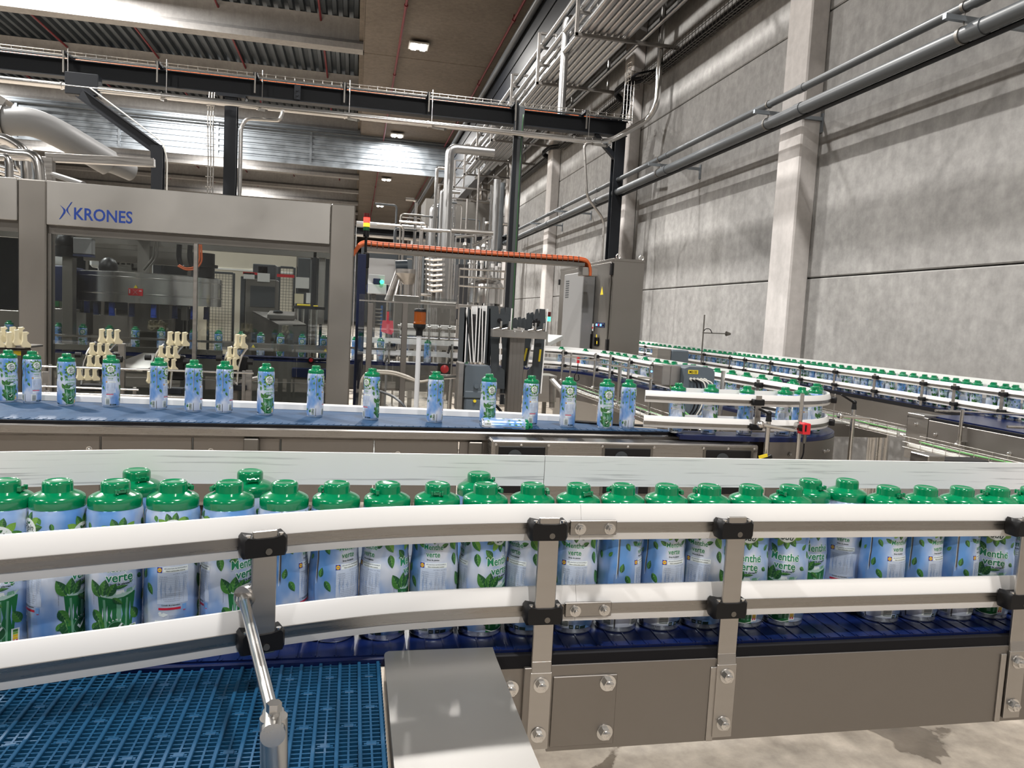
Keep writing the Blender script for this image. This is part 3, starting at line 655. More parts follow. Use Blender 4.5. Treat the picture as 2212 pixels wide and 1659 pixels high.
for q_ in ((0.5475, 0.5585, 1.0195, 1.0225, 0.898, 1.016), (1.068, 1.078, 1.0185, 1.0225, 0.898, 1.016), (0.262, 0.27, 1.0185, 1.0225, 0.898, 1.012)): a = MB(); a.bx(*q_, 0.001); a.build('edge_strip', 'steel', t)
a = MB(); a.bx(0.2, 1.9, 1.266, 1.270, 0.90, BELT-0.02); a.build('rear_plate', 'steel_plate', t)
for xx, zz in ((0.383, 1.000), (0.383, 0.924), (0.238, 0.995)):
    a = MB(); a.bolt((xx, 1.0195 if xx > 0.3 else 1.026, zz), (0, -1, 0), 0.0085); a.build('bolt', 'steel_shiny', t)
for xx in (0.75, 1.75):
    for yy in (1.06, 1.23):
        a = MB(); a.bx(xx-0.02, xx+0.02, yy-0.02, yy+0.02, 0.0, 0.9, 0.004); a.build('leg', 'steel', t) if xx > 1.6 else None
# rear rail supports
for xx in (-0.35, 0.15, 0.49, 0.93, 1.4):
    t2 = thing('rail_support', 'flat steel support holding the rear rail, near can %s' % ordinal(max(1, round((xx+0.52)/0.073))), 'rail bracket', (xx, 1.25, 1.0), 'rear rail supports')
    a = MB(); a.beam((xx, 1.254, 1.0), (xx, 1.254, 1.285), 0.028, 0.005, 0.001); a.build('flat_post', 'steel', t2)
    a = MB(); clamp(a, (xx, 1.250, 1.2675), (-1, 0)); clamp(a, (xx, 1.250, 1.139), (-1, 0)); a.build('clamp', 'black_plastic', t2)
# steel cover plate between grid belt and side plate
t = thing('cover_plate', 'flat brushed steel cover plate beside the blue grid belt', 'cover plate', (0.13, 0.8, 1.04))
a = MB(); a.prism([(0.057, 0.40), (0.206, 0.40), (0.209, 1.0), (0.210, 1.0300), (0.0625, 1.0300), (0.058, 1.026), (0.056, 1.018)], (0, 0, 1.0535), (1, 0, 0), (0, 1, 0), 0.0025); a.build('top_sheet', 'brushed_cover', t)
a = MB(); a.bx(0.2065, 0.209, 0.40, 1.028, 1.00, 1.0535); a.bx(0.057, 0.059, 0.40, 1.02, 1.00, 1.0535); a.build('folded_edge', 'steel', t)
a = MB(); a.bolt((0.2105, 0.95, 1.03), (1, 0, 0), 0.004); a.build('bolt', 'steel_shiny', t)
# blue grid belt
t = thing('grid_belt', 'blue perforated plastic grid belt at the lower left', 'conveyor belt', (-0.2, 0.75, 1.04))
a = MB(); X0, X1, Y0, Y1, ZB = -0.66, 0.052, 0.40, 1.026, 1.041
k = 0; x = X1-0.004
while x > X0:
    a.beam((x, Y0, ZB+0.0006), (x, Y1, ZB+0.0006), 0.0046, 0.0058, 0.0008); x -= 0.0254
a.build('rib', 'belt_blue', t, kind='stuff')
a = MB(); x = X1-0.004-0.0127
while x > X0: a.beam((x, Y0, ZB-0.001), (x, Y1, ZB-0.001), 0.0024, 0.0040); x -= 0.0254
y = Y0
while y < Y1: a.beam((X0, y, ZB-0.0015), (X1, y, ZB-0.0015), 0.0021, 0.0040); y += 0.0083
r = 0; x = X1-0.004-0.0127
while x > X0:
    for j in range(8):
        yy = Y0+0.02+j*0.0812+(0.0406 if r % 2 else 0)
        if yy < Y1: a.box((x, yy, ZB-0.0005), (0.0115, 0.0062, 0.0042), 0.0006); a.box((x, yy, ZB-0.0008), (0.017, 0.0026, 0.0036))
    r += 1; x -= 0.0254
a.build('cross_bars', 'belt_blue', t)
a = MB(); a.bx(X0, X1, Y0, Y1, ZB-0.030, ZB-0.026); a.build('return_strand', 'dark_void', t)
a = MB(); a.bx(-0.62, 0.06, 1.0265, 1.034, BELT-0.016, BELT-0.002, 0.002); a.build('transfer_edge', 'belt_navy', t)
# ------------------------------------------------------------------ the hall
WX = 5.3            # right wall plane
YF = 110.0
ZC = 9.75           # underside of beams and of the soffit strip
a = MB(); a.bx(-32, 5.6, -22, YF, -0.2, 0.0); struct(a, 'floor', 'concrete_floor')
def tube_fix(*a): pass
# right wall: stacked precast panels with joints, between columns
a = MB()
zs = [0.0, 2.20, 5.30, 8.40, 11.4]
cols = [8.27+6*k for k in range(-5, 17)]
ye = [-22]+cols+[YF]
for i in range(len(ye)-1):
    for z0, z1 in zip(zs, zs[1:]):
        a.bx(WX, WX+0.2, ye[i]-(0.0 if i else 0), ye[i+1], z0+0.007, z1-0.007, 0.012)
struct(a, 'wall_right', 'concrete_wall')
a = MB(); a.bx(WX+0.2, WX+0.3, -22, YF, 0, 11.4); struct(a, 'wall_right_backing', 'steel_dark')
for i, y in enumerate(cols):
    if y < -8: continue
    a = MB(); a.bx(5.06, WX+0.003, y, y+0.50, 0.0, ZC+0.02, 0.018)
    a.bx(5.065, 5.10, y+0.02, y+0.03, 0, 0.01)
    o = struct(a, 'column_%d' % (i+1), 'concrete_column')
a = MB(); a.bx(-32.3, -32, -22, YF, 0, 11.4); struct(a, 'wall_left', 'galvanised')
a = MB(); a.bx(-32.3, 5.6, -22.3, -22, 0, 11.4); struct(a, 'wall_rear', 'concrete_wall')
a = MB(); a.bx(-32.3, 5.6, YF, YF+.3, 0, 11.4); struct(a, 'wall_far', 'galvanised')
# ceiling strip of precast concrete slabs along the wall, seams every 6 m
a = MB()
seams = [-22, -16.4, -10.4, -4.4, 1.6]+[7.6+6*k for k in range(0, 17)]+[YF]
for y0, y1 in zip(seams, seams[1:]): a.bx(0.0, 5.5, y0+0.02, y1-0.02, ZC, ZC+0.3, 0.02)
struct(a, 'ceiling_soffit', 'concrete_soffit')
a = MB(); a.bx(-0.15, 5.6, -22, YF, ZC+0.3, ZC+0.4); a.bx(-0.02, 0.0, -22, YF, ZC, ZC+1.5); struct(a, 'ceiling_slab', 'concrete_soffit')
# concrete roof beams and trapezoidal steel deck to the left
for k, yb in enumerate([-10.4, -4.4, 1.6]+[7.6+6*k for k in range(0, 16)]):
    a = MB()
    pr = [(yb-0.25, ZC), (yb+0.25, ZC), (yb+0.25, ZC+0.18), (yb+0.09, ZC+0.32), (yb+0.09, ZC+0.78), (yb+0.2, ZC+0.95), (yb-0.2, ZC+0.95), (yb-0.09, ZC+0.78), (yb-0.09, ZC+0.32), (yb-0.25, ZC+0.18)]
    a.add([(x, y, z) for x in (-32, 0.0) for y, z in pr], [(i, (i+1) % 10, 10+(i+1) % 10, 10+i) for i in range(10)]+[list(range(10))[::-1], list(range(10, 20))])
    struct(a, 'ceiling_beam_%d' % (k+1), 'concrete_beam')
a = MB(); x = -32.0; ZD = ZC+0.97; vs = []; px_ = []
while x < -0.15:
    px_ += [(x, ZD), (x+0.12, ZD), (x+0.16, ZD+0.14), (x+0.29, ZD+0.14)]; x += 0.33
for y in (-22, YF): vs += [(p[0], y, p[1]) for p in px_]
n = len(px_); a.add(vs, [(i, i+1, n+i+1, n+i) for i in range(n-1)])
a.build('ceiling_deck', 'deck_steel', kind='structure', fix=False, sharp=20)
a = MB(); a.bx(-32, 0, -22, YF, ZD+0.2, ZD+0.3); struct(a, 'ceiling_roof', 'dark_void')
# smoke curtain of horizontal profiled sheet below a beam
a = MB(); yb = 37.25; z = 8.20; pr = []
while z < ZC-0.02:
    pr += [(yb, z), (yb, z+0.13), (yb+0.05, z+0.16), (yb+0.05, z+0.22)]; z += 0.25
n = len(pr); vs = [(x, y, zz) for x in (-31.9, 5.29) for y, zz in pr]
a.add(vs, [(i, i+1, n+i+1, n+i) for i in range(n-1)])
x = -31
while x < 5: a.bx(x, x+0.10, yb-0.03, yb, 8.22, ZC-0.1); x += 4.1
a.bx(-31.9, 5.29, yb-0.05, yb+0.07, 8.14, 8.21); a.bx(-31.9, 5.29, yb-0.06, yb+0.0, ZC-0.09, ZC-0.01)
a.build('trim_smoke_curtain', 'galvanised', kind='structure', fix=False, sharp=20)
tag(MB().tube([(-20, 36.9, ZC-0.13), (4.9, 36.9, ZC-0.13)], 0.035, 10).build('fire_main', 'pvc_grey'), 'thin pipe running across along the top of the profiled sheet curtain', 'pipe')
# high bay luminaires in the strip: five in view
for i, y in enumerate((24, 36, 48, 60, 72)):
    t = thing('high_bay_light', ['closest twin high bay light on the concrete ceiling strip', 'second twin high bay light seen just under the black beam', 'third twin high bay light along the ceiling strip', 'fourth twin high bay light along the ceiling strip, small', 'farthest small twin high bay light just above the tower light'][i], 'ceiling light', (LAMP_ROW_X, y, 9.55), 'high bay lights along the ceiling strip')
    a = MB(); a.bx(LAMP_ROW_X-0.30, LAMP_ROW_X+0.30, y-0.30, y+0.30, 9.60, 9.66, 0.01); a.build('housing', 'lamp_white', t)
    for sx in (-0.14, 0.14):
        a = MB(); a.bx(LAMP_ROW_X+sx-0.08, LAMP_ROW_X+sx+0.08, y-0.27, y+0.27, 9.575, 9.599, 0.01); a.build('light_panel', 'tube_light', t)
    a = MB(); a.cyl((LAMP_ROW_X, y, 9.66), (LAMP_ROW_X, y, ZC), 0.012, n=8); a.build('hanger', 'steel_dark', t)
# sprinkler pipes
def sprinkler(x, z, label, y0=6, y1=75):
    t = thing('sprinkler_pipe', label, 'sprinkler pipe', (x, y0, z), 'red sprinkler pipes')
    a = MB(); a.tube([(x, y0, z), (x, y1, z)], 0.035, 8)
    a.build('pipe', 'red_paint', t); a = MB()
    y = y0+3
    while y < y1: a.cyl((x, y-0.06, z), (x, y+0.06, z), 0.055, n=8); a.cyl((x, y, z), (x, y, z+0.25 if x < 0 else ZC), 0.015, n=6); y += 6
    a.build('coupling', 'red_paint', t)
sprinkler(1.05, 9.6, 'red sprinkler pipe on the ceiling strip left of the lights'); sprinkler(3.95, 9.6, 'red sprinkler pipe on the ceiling strip near the pipe bundle')
for k, x in enumerate((-1.35, -4.4, -7.5, -10.6, -13.7)): sprinkler(x, 10.55, 'red sprinkler pipe under the steel deck, %s from the ceiling strip' % ordinal(k+1))
tag(MB().tube([(4.15, 2, 9.35), (4.15, 80, 9.35)], 0.10, 12).build('ceiling_drain_pipe', 'pvc_grey'), 'thick grey pipe under the ceiling strip left of the bundle', 'pipe')
tag(MB().tube([(4.75, 2, 9.3), (4.75, 80, 9.3)], 0.07, 12).build('ceiling_drain_pipe', 'pvc_grey'), 'thinner grey pipe under the ceiling strip closer to the wall', 'pipe')

# ------------------------------------------------------------------ helpers that look along a path
def proj(p):
    v = Vector(p)-CAMLOC; return 1106+FPX*v.dot(_r2)/v.dot(_f)
def dense(path, step=0.02):
    out = []
    for a_, b_ in zip(path, path[1:]):
        a_ = Vector(a_); b_ = Vector(b_); n = max(1, int((b_-a_).length/step))
        for k in range(n): out.append((a_+(b_-a_)*k/n, (b_-a_).normalized()))
    return out
def along(path, px, z, lo=None):
    best = min((abs(proj((p.x, p.y, z))-px), i) for i, (p, d) in enumerate(dense(path)) if lo is None or lo(p))
    p, d = dense(path)[best[1]]; return p, d
def offset(path, o):
    P = [Vector(p) for p in path]; out = []
    for i in range(len(P)):
        d = (P[min(i+1, len(P)-1)]-P[max(i-1, 0)]).normalized(); out.append((P[i].x+d.y*o, P[i].y-d.x*o))
    return out
def lane_bracket(p, d, side, label, group, zc, zbot, name='rail_bracket', sc=1.0, plate_off=0.0):
    """post and two clamps on the outer face of a rail at plan point p, travel direction d"""
    d = Vector((d.x, d.y, 0)).normalized(); n = Vector((d.y, -d.x, 0))*side; q = Vector((p.x, p.y, 0))
    t = thing(name, label, 'rail bracket', (p.x, p.y, zbot), group)
    a = MB(); c0 = q+n*0.030; a.box(c0+Vector((0, 0, (zc[0]+0.03+zbot)/2)), (0.028, 0.006, zc[0]+0.03-zbot), 0.001, Matrix((d, -n, Vector((0, 0, 1)))).transposed())
    o = a.build('flat_post', 'steel', t)
    for zz in zc:
        a = MB(); clamp(a, c0-n*0.004+Vector((0, 0, zz)), (d.x*side, d.y*side)); a.build('clamp', 'black_plastic', t)
    return t
# ------------------------------------------------------------------ middle conveyor
yn = lambda x: 3.199+0.0223*x
t = thing('middle_conveyor', 'wide stainless conveyor with blue belt carrying the spaced out cans', 'conveyor', (0, 3.3, 0))
rear_pts = [(-4.2, 3.95), (-1.526, 3.76), (-0.3, 3.66), (0.6, 3.56), (1.05, 3.47), (1.2, 3.42), (1.3, 3.34), (1.45, 3.30)]
a = MB(); front = [(-4.2, yn(-4.2)), (1.45, yn(1.45))]
poly = front+rear_pts[::-1]; k = len(poly)
a.add([(x, y, BELT) for x, y in poly]+[(x, y, BELT-0.02) for x, y in poly], [list(range(k)), list(range(k, 2*k))]+[(i, (i+1) % k, k+(i+1) % k, k+i) for i in range(k)])
a.build('belt', 'belt_slab', t)
a = MB()
x = -4.15
while x < 1.44:
    a.beam((x, yn(x)+0.004, BELT+0.0006), (x+0.003, yn(x)+0.035, BELT+0.0006), 0.005, 0.002); x += 0.03
a.build('belt_teeth', 'belt_slab', t, kind='stuff')
a = MB(); a.sweep([(0.0, -0.003), (0.010, -0.003), (0.010, -0.016), (0.0, -0.016)], [(-4.2, yn(-4.2)), (2.0, yn(2.0))], BELT, 1); a.build('wear_strip', 'black_rubber', t)
a = MB(); a.sweep([(0.0, -0.016), (0.014, -0.016), (0.020, -0.022), (0.020, -0.050), (0.004, -0.062), (0, -0.062)], [(-4.2, yn(-4.2)), (1.80, yn(1.8))], BELT, 1); a.build('frame_profile', 'steel_bar', t)
a = MB()
xs = [-4.2, -1.76, -0.96, -0.62, -0.28, 0.10, 0.46, 0.60]
for x0, x1 in zip(xs, xs[1:]): a.bx(x0+0.003, x1-0.003, 3.215, 3.225, 0.72, BELT-0.055, 0.002)
a.build('side_panel', 'steel_plate', t)
a = MB(); a.bx(-0.42, -0.36, 3.17, 3.215, 0.4, BELT-0.06, 0.004); a.bx(0.5, 0.56, 3.19, 3.23, 0.4, BELT-0.06, 0.004); a.build('upright', 'steel_dark', t)
for xx in (-1.76, -1.0, -0.55, 0.2):
    a = MB(); a.bolt((xx, 3.215, 0.93), (0, -1, 0), 0.008); a.build('bolt', 'steel_shiny', t)
a = MB(); a.sweep([(0, 0.0), (0.030, 0.0), (0.030, 0.024), (0.022, 0.030), (0.008, 0.030), (0, 0.024)], rear_pts[:5], BELT, -1); a.build('rear_edge_strip', 'white_plastic', t)
a = MB(); a.sweep([(0, -0.06), (0.01, -0.06), (0.01, 0.0), (0, 0.0)], rear_pts[:5], BELT, -1); a.build('rear_frame', 'steel', t)
a = MB(); a.sweep([(0, 0.001), (0.05, 0.001), (0.05, 0.008), (0, 0.008)], [(1.04, 3.44), (1.13, 3.40), (1.45, 3.33)], BELT, -1); a.build('deflector', 'black_plastic', t)
for xx in (-2.6, 0.3, 1.6):
    for yy in (3.28, 3.6 if xx < 1 else 3.34):
        a = MB(); a.bx(xx-0.025, xx+0.025, yy-0.025, yy+0.025, 0.0, BELT-0.06, 0.004); a.build('leg', 'steel', t)
# low box with three dark windows under the middle conveyor
t = thing('sensor_box', 'stainless box with three dark windows under the middle conveyor', 'machine box', (1.2, 3.15, 0.72))
a = MB(); a.bx(0.575, 1.79, 3.06, 3.165, 0.72, 1.022, 0.006); a.build('housing', 'steel_bar', t)
for x0, x1, nm in ((0.604, 0.804, 'left'), (1.068, 1.275, 'middle'), (1.535, 1.752, 'right')):
    a = MB(); a.bx(x0, x1, 3.054, 3.060, 0.80, 0.998, 0.008); k = a.build('window', 'black_plastic', t)
    a = MB(); xm = (x0+x1)/2; a.cyl((xm-0.03, 3.054, 0.955), (xm-0.03, 3.050, 0.955), 0.030, n=20); a.build('lens', 'dark_plate', k)
    a = MB(); a.bx(x0-0.012, x1+0.012, 3.0575, 3.0595, 0.79, 1.010); a.build('window_frame', 'steel_dark', t)
for xx in (0.592, 0.70, 0.818, 1.055, 1.17, 1.29, 1.522, 1.64, 1.766):
    a = MB(); a.bolt((xx, 3.0575, 1.005), (0, -1, 0), 0.004); a.build('screw', 'steel_shiny', t)

# ------------------------------------------------------------------ narrow lane: U-turn, straight run and bend towards the machine
LANE = smooth_path([(1.15, 3.275), (1.30, 3.245), (1.45, 3.215), (1.70, 3.195), (1.90, 3.192), (2.05, 3.22), (2.20, 3.30), (2.32, 3.43), (2.385, 3.60), (2.40, 3.80), (2.385, 4.05), (2.355, 4.5), (2.34, 5.0), (2.34, 6.1), (2.335, 6.5), (2.30, 6.85), (2.22, 7.12), (2.08, 7.33), (1.88, 7.45), (1.6, 7.5), (1.0, 7.52)], 5)
LANE += [(0.4, 7.53), (-0.1, 7.53)]
i0 = next(i for i, p in enumerate(LANE) if p[0] > 1.27)
RU, RL = 1.240, 1.127
lane_rails = 'white rails of the narrow lane'
outer = offset(LANE, 0.042); inner = offset(LANE, -0.042)
j_end = next(i for i, p in enumerate(LANE) if p[1] > 3.95)
io = outer[i0:]
for z, w in ((RU, 'upper'), (RL, 'lower')):
    rail(outer[i0:j_end+1], z, 1, '%s white outer rail around the U-turn at the right' % w, lane_rails)
    rail(outer[j_end+1:], z+0.035, 1, '%s white outer rail of the lane running back from the U-turn' % w, lane_rails, 'white_plastic')
    rail([p for p in inner if p[0] > 1.45], z if w == 'lower' else z+0.012, -1, '%s white inner rail of the lane running back from the U-turn' % w, lane_rails)
t = thing('lane_conveyor', 'narrow curved conveyor with dark blue belt turning back to the filler', 'conveyor', (2.3, 4.0, 0))
a = MB(); seg = [p for p in LANE if p[0] > 1.42 or p[1] > 5]; a.sweep([(-0.075, 0), (0.075, 0), (0.075, -0.012), (-0.075, -0.012)], seg, BELT-0.0003, 1); a.build('belt', 'belt_navy', t)
a = MB(); a.sweep([(-0.083, -0.002), (-0.075, -0.002), (-0.075, -0.02), (-0.083, -0.02)], seg, BELT, 1); a.sweep([(0.075, -0.002), (0.083, -0.002), (0.083, -0.02), (0.075, -0.02)], seg, BELT, 1); a.build('wear_strip', 'belt_navy', t)
a = MB(); segs = [p for p in LANE if p[0] > 1.86 or p[1] > 5]
a.sweep([(0.078, -0.024), (0.086, -0.020), (0.086, -0.28), (0.078, -0.28)], segs, BELT, 1); a.build('outer_plate', 'steel_plate', t)
a = MB(); a.sweep([(-0.086, -0.020), (-0.078, -0.024), (-0.078, -0.28), (-0.086, -0.28)], segs, BELT, 1); a.build('inner_plate', 'steel_plate', t)
for x, y in ((2.02, 3.24), (2.39, 3.85), (2.34, 5.3), (2.3, 6.8), (1.2, 7.52)):
    a = MB(); a.cyl((x, y, 0), (x, y, 0.8), 0.03, n=12); a.bx(x-0.06, x+0.06, y-0.06, y+0.06, 0.76, 0.80); a.build('leg', 'steel_rod', t)
def plate_bolts(path, off, pxs, zs_, parent, r=0.007):
    for px in pxs:
        for z in zs_:
            p, d = along(path, px, z); n = Vector((d.y, -d.x, 0)); c = Vector((p.x, p.y, 0))+n*off
            a = MB(); a.bolt((c.x, c.y, z), n if off > 0 else -n, r); a.build('bolt', 'steel_shiny', parent)
fl = [p for p in LANE if p[0] > 1.86 and p[1] < 3.6]
plate_bolts(fl, 0.087, (1672, 1680, 1745, 1741), (0.975,), t); plate_bolts(fl, 0.087, (1740, 1705), (0.88,), t)
# brackets round the U-turn
zc = (RU-0.031, RL-0.031)
p, d = along(outer[i0:j_end], 1634, 1.2); lane_bracket(p, d, 1, 'bracket with two black clamps near the left end of the U-turn rails', 'brackets of the narrow lane', zc, zc[1]-0.015)
p, d = along([q for q in outer if q[1] < 3.75 and q[0] > 2.0], 1822, 1.2); lane_bracket(p, d, 1, 'bracket with two black clamps at the tip of the U-turn', 'brackets of the narrow lane', zc, zc[1]-0.015)
# round posts with black handles holding the U-turn rails
def handle_post(px, y, ztop, label, rodx, zrod, hd, r=0.011):
    q = at(px, 900, y=y); x = q.x
    t = thing('rail_post', label, 'support post', (x, y, 0.7), 'round posts beside the U-turn')
    a = MB(); a.cyl((x, y, 0.70), (x, y, ztop), r, n=14); a.build('post', 'steel_rod', t)
    a = MB(); a.cyl((x, y, ztop-0.004), (x, y, ztop+0.030), r*1.25, r*0.9, n=14); a.sphere((x, y, ztop+0.032), r*1.1, 12); a.beam((x, y, ztop+0.030), (x+hd[0], y, ztop+0.030+hd[1]), 0.011, 0.010, 0.003); a.build('clamp_handle', 'black_plastic', t)
    a = MB(); a.cyl((x+rodx[0], y-0.012, zrod[0]), (x+rodx[1], y-0.035, zrod[1]), 0.008, n=12); a.sphere((x+rodx[0], y-0.012, zrod[0]), 0.017, 12); a.build('cross_rod', 'steel_rod', t)
    return t
handle_post(1661, 3.06, 1.135, 'round steel post with black handle and cross rod left of the red sensor', (-0.045, 0.105), (1.118, 1.098), (-0.055, 0.022))
handle_post(1843, 3.46, 1.158, 'round steel post with black handle right of the U-turn tip', (-0.085, 0.070), (1.120, 1.112), (-0.080, 0.040))
# red light sensor on its post
q = at(1733, 905, y=3.03)
t = thing('light_sensor', 'small red light sensor on a round post in front of the U-turn', 'sensor', (q.x, 3.0, 0.9))
a = MB(); a.cyl((q.x+0.003, 3.05, 0.95), (q.x+0.003, 3.05, 1.262), 0.0095, n=14); a.build('post', 'steel_rod', t)
a = MB(); a.bx(q.x-0.018, q.x+0.018, 2.985, 3.035, 1.085, 1.135, 0.003); a.build('sensor_head', 'red_plastic', t)
a = MB(); a.bx(q.x-0.019, q.x-0.0175, 2.995, 3.02, 1.098, 1.128); a.bx(q.x-0.012, q.x-0.004, 2.9835, 2.985, 1.10, 1.128); a.build('lens', 'black_plastic', t)
a = MB(); a.cyl((q.x-0.03, 3.03, 1.12), (q.x-0.018, 3.03, 1.12), 0.016, n=16); a.cyl((q.x-0.034, 3.02, 1.105), (q.x-0.018, 3.03, 1.105), 0.004, n=8); a.build('adjuster', 'steel_shiny', t)
a = MB(); a.cyl((q.x, 3.0, 1.085), (q.x, 3.0, 1.045), 0.0085, 0.0075, n=12); a.build('plug', 'steel_dark', t)
a = MB(); a.tube([(q.x, 3.0, 1.045), (q.x+0.001, 3.0, 0.99), (q.x-0.004, 3.02, 0.955), (q.x+0.003, 3.03, 0.92), (q.x-0.0, 3.03, 0.885), (q.x-0.03, 3.03, 0.87), (q.x-0.05, 3.03, 0.89), (q.x-0.045, 3.03, 0.915), (q.x-0.02, 3.03, 0.925), (q.x+0.004, 3.03, 0.915)], 0.0032, 8, 0.02); a.build('cable', 'black_rubber', t)
a = MB(); a.bx(q.x-0.06, q.x+0.04, 3.03, 3.075, 0.955, 0.960); a.build('foot_plate', 'steel', t)
# brackets and rods along the straight run
zr = (RU+0.012-0.031, RL-0.031)
for i, (px, w) in enumerate([(1648, 'nearest the U-turn'), (1417, 'left of the grey motor box'), (1367, 'two left of the grey motor box'), (1327, 'at the start of the bend'), (1294, 'in the middle of the bend'), (1220, 'beyond the bend, below the cabinet')]):
    p, d = along([q for q in inner if q[0] > 1.3 and q[1] > 3.7], px, 1.2)
    lane_bracket(p, d, -1, 'small bracket with black clamps on the narrow lane, '+w, 'brackets of the narrow lane', zr, 0.98)
def rod_post(px, y0, z0, z1, label, rods=(), r=0.009, foot=True, name='sensor_post'):
    q = at(px, 850, y=y0); t = thing(name, label, 'support post', (q.x, y0, z0), 'round posts beside the narrow lane')
    a = MB(); a.cyl((q.x, y0, z0), (q.x, y0, z1), r, n=12); a.build('post', 'steel_rod', t)
    if foot: a = MB(); a.box((q.x+0.01, y0, z0+0.03), (0.07, 0.03, 0.006), 0.002); a.sphere((q.x-0.01, y0-0.014, z0+0.032), 0.014, 10); a.build('foot_clamp', 'steel_shiny', t)
    for k in rods: a = MB(); a.cyl((q.x+k[0], y0-0.01, k[2]), (q.x+k[1], y0-0.01, k[3]), 0.006, n=10); a.build('cross_rod', 'steel_rod', t)
    return t
rod_post(1211, 6.6, 0.97, 1.27, 'round post in front of the lane bend with a cross rod, leftmost', [(0.0, 0.20, 1.215, 1.215)])
rod_post(1229, 6.9, 0.97, 1.24, 'thin round post just right of the leftmost lane post')
rod_post(1281, 6.2, 0.95, 1.27, 'round post right of the hanging red sensor', [(-0.16, 0.0, 1.215, 1.215)])
rod_post(1314, 5.9, 0.95, 1.28, 'round post right below the first four caps of the bend', [(-0.1, 0.12, 1.2, 1.19)])
rod_post(1336, 5.4, 0.90, 1.24, 'thick round post in the middle of the lane bend', [(-0.08, 0.14, 1.22, 1.20)], r=0.014)
rod_post(1354, 5.6, 0.92, 1.25, 'thin round post right of the thick one at the bend')
rod_post(1404, 4.9, 0.90, 1.20, 'round post with blue sensor lamp left of the grey motor box', [(-0.10, 0.03, 1.175, 1.17)])
rod_post(1559, 3.9, 0.95, 1.30, 'round post standing in the narrow lane right of the motor box', r=0.011)
q = at(1405, 798, y=4.89); t = thing('lamp_sensor', 'tiny sensor with a blue lamp on a round post beside the lane', 'sensor', (q.x, 4.87, q.z))
a = MB(); a.box((q.x, 4.88, q.z), (0.018, 0.02, 0.05), 0.003); a.build('housing', 'steel_shiny', t); a = MB(); a.cyl((q.x+0.0, 4.868, q.z-0.012), (q.x, 4.864, q.z-0.012), 0.006, n=10); a.build('lamp', 'blue_lit', t)
q = at(1249, 778, y=6.5); t = thing('light_sensor', 'tiny red sensor hanging from a cross rod at the lane bend', 'sensor', (q.x, 6.5, q.z))
a = MB(); a.box((q.x, 6.5, q.z), (0.02, 0.03, 0.055), 0.003); a.build('sensor_head', 'red_plastic', t)
a = MB(); a.tube([(q.x, 6.5, q.z-0.03), (q.x, 6.5, q.z-0.10), (q.x-0.03, 6.5, q.z-0.14), (q.x-0.02, 6.5, q.z-0.19), (q.x+0.02, 6.5, q.z-0.18), (q.x+0.01, 6.5, q.z-0.13)], 0.004, 6, 0.02); a.build('cable', 'black_rubber', t)
# cans on the lane
LC = []
for px in (1214, 1265, 1306, 1322, 1336, 1350, 1370, 1394, 1420, 1439, 1456, 1480, 1498, 1522): LC.append(along([q for q in LANE if q[1] > 4.4], px, 1.277)[0])
for px in (1550, 1583, 1615, 1630, 1648, 1675, 1714, 1763): LC.append(along([q for q in LANE if 3.42 < q[1] < 5.2], px, 1.277)[0])
for px in (1130, 1010, 925, 822, 770): LC.append(along([q for q in LANE if q[1] > 7.4 and q[0] < 2.3], px, 1.277)[0])
LC = sorted(LC, key=lambda p: -proj((p.x, p.y, 1.27))); keep = []
for p in LC:
    if all((p-q).length > 0.0735 for q in keep): keep.append(p)
for i, p in enumerate(keep):
    can(p.x, p.y, random.uniform(0, 360), 'green-capped can, %s from the U-turn end of the narrow lane' % ordinal(i+1), 'cans on the narrow lane')
# motor boxes
t = thing('motor_box', 'grey drive box with yellow number plate beside the narrow lane', 'motor', (1.98, 4.25, 0.9))
a = MB(); q0 = at(1462, 800, y=4.25); q1 = at(1526, 800, y=4.25); xm = (q0.x+q1.x)/2; zt = at(1490, 790, y=4.25).z
a.prism([(q0.x, 1.02), (q1.x-0.01, 1.02), (q1.x, 1.05), (q1.x, zt-0.03), (q1.x-0.012, zt-0.008), (q1.x-0.04, zt), (q0.x+0.03, zt), (q0.x, zt-0.012)], (0, 4.34, 0), (1, 0, 0), (0, 0, 1), 0.20); a.build('motor_cover', 'motor_grey', t)
a = MB(); x2 = at(1415, 800, y=4.3).x; a.bx(x2, q0.x, 4.19, 4.33, zt-0.12, zt-0.002, 0.004); a.bx(q0.x-0.065, q0.x-0.062, 4.185, 4.33, zt-0.12, zt); a.build('steel_housing', 'steel', t)
a = MB(); y1 = 4.139; a.bx(q0.x+0.022, q0.x+0.085, y1-0.001, y1+0.001, zt-0.042, zt-0.019); a.build('number_plate', 'yellow', t)
a = MB(); put_text(a, 'M2122', 0.019, (q0.x+0.0535, y1-0.0015, zt-0.031), (1, 0, 0), (0, 0, 1), 0.0005, bold=0.0005, sx=0.95); a.build('number', 'black_plastic', t)
a = MB(); a.bx(q0.x+0.02, q1.x-0.03, 4.16, 4.33, 0.80, 1.02, 0.008); a.build('gear_housing', 'black_plastic', t)
for k in range(5):
    x = q0.x+0.04+k*0.022; a = MB(); a.cyl((x, 4.138, zt-0.072), (x, 4.12, zt-0.074), 0.009, n=12); a.build('plug', 'white_cable', t)
    a = MB(); a.tube([(x, 4.12, zt-0.074), (x+0.02+0.003*k, 4.10, zt-0.085), (x+0.03+0.004*k, 4.09, zt-0.14), (x+0.01, 4.09, zt-0.24), (x-0.03, 4.12, zt-0.33)], 0.0042, 8, 0.02); a.build('cable', 'white_cable' if k > 1 else 'black_rubber', t)
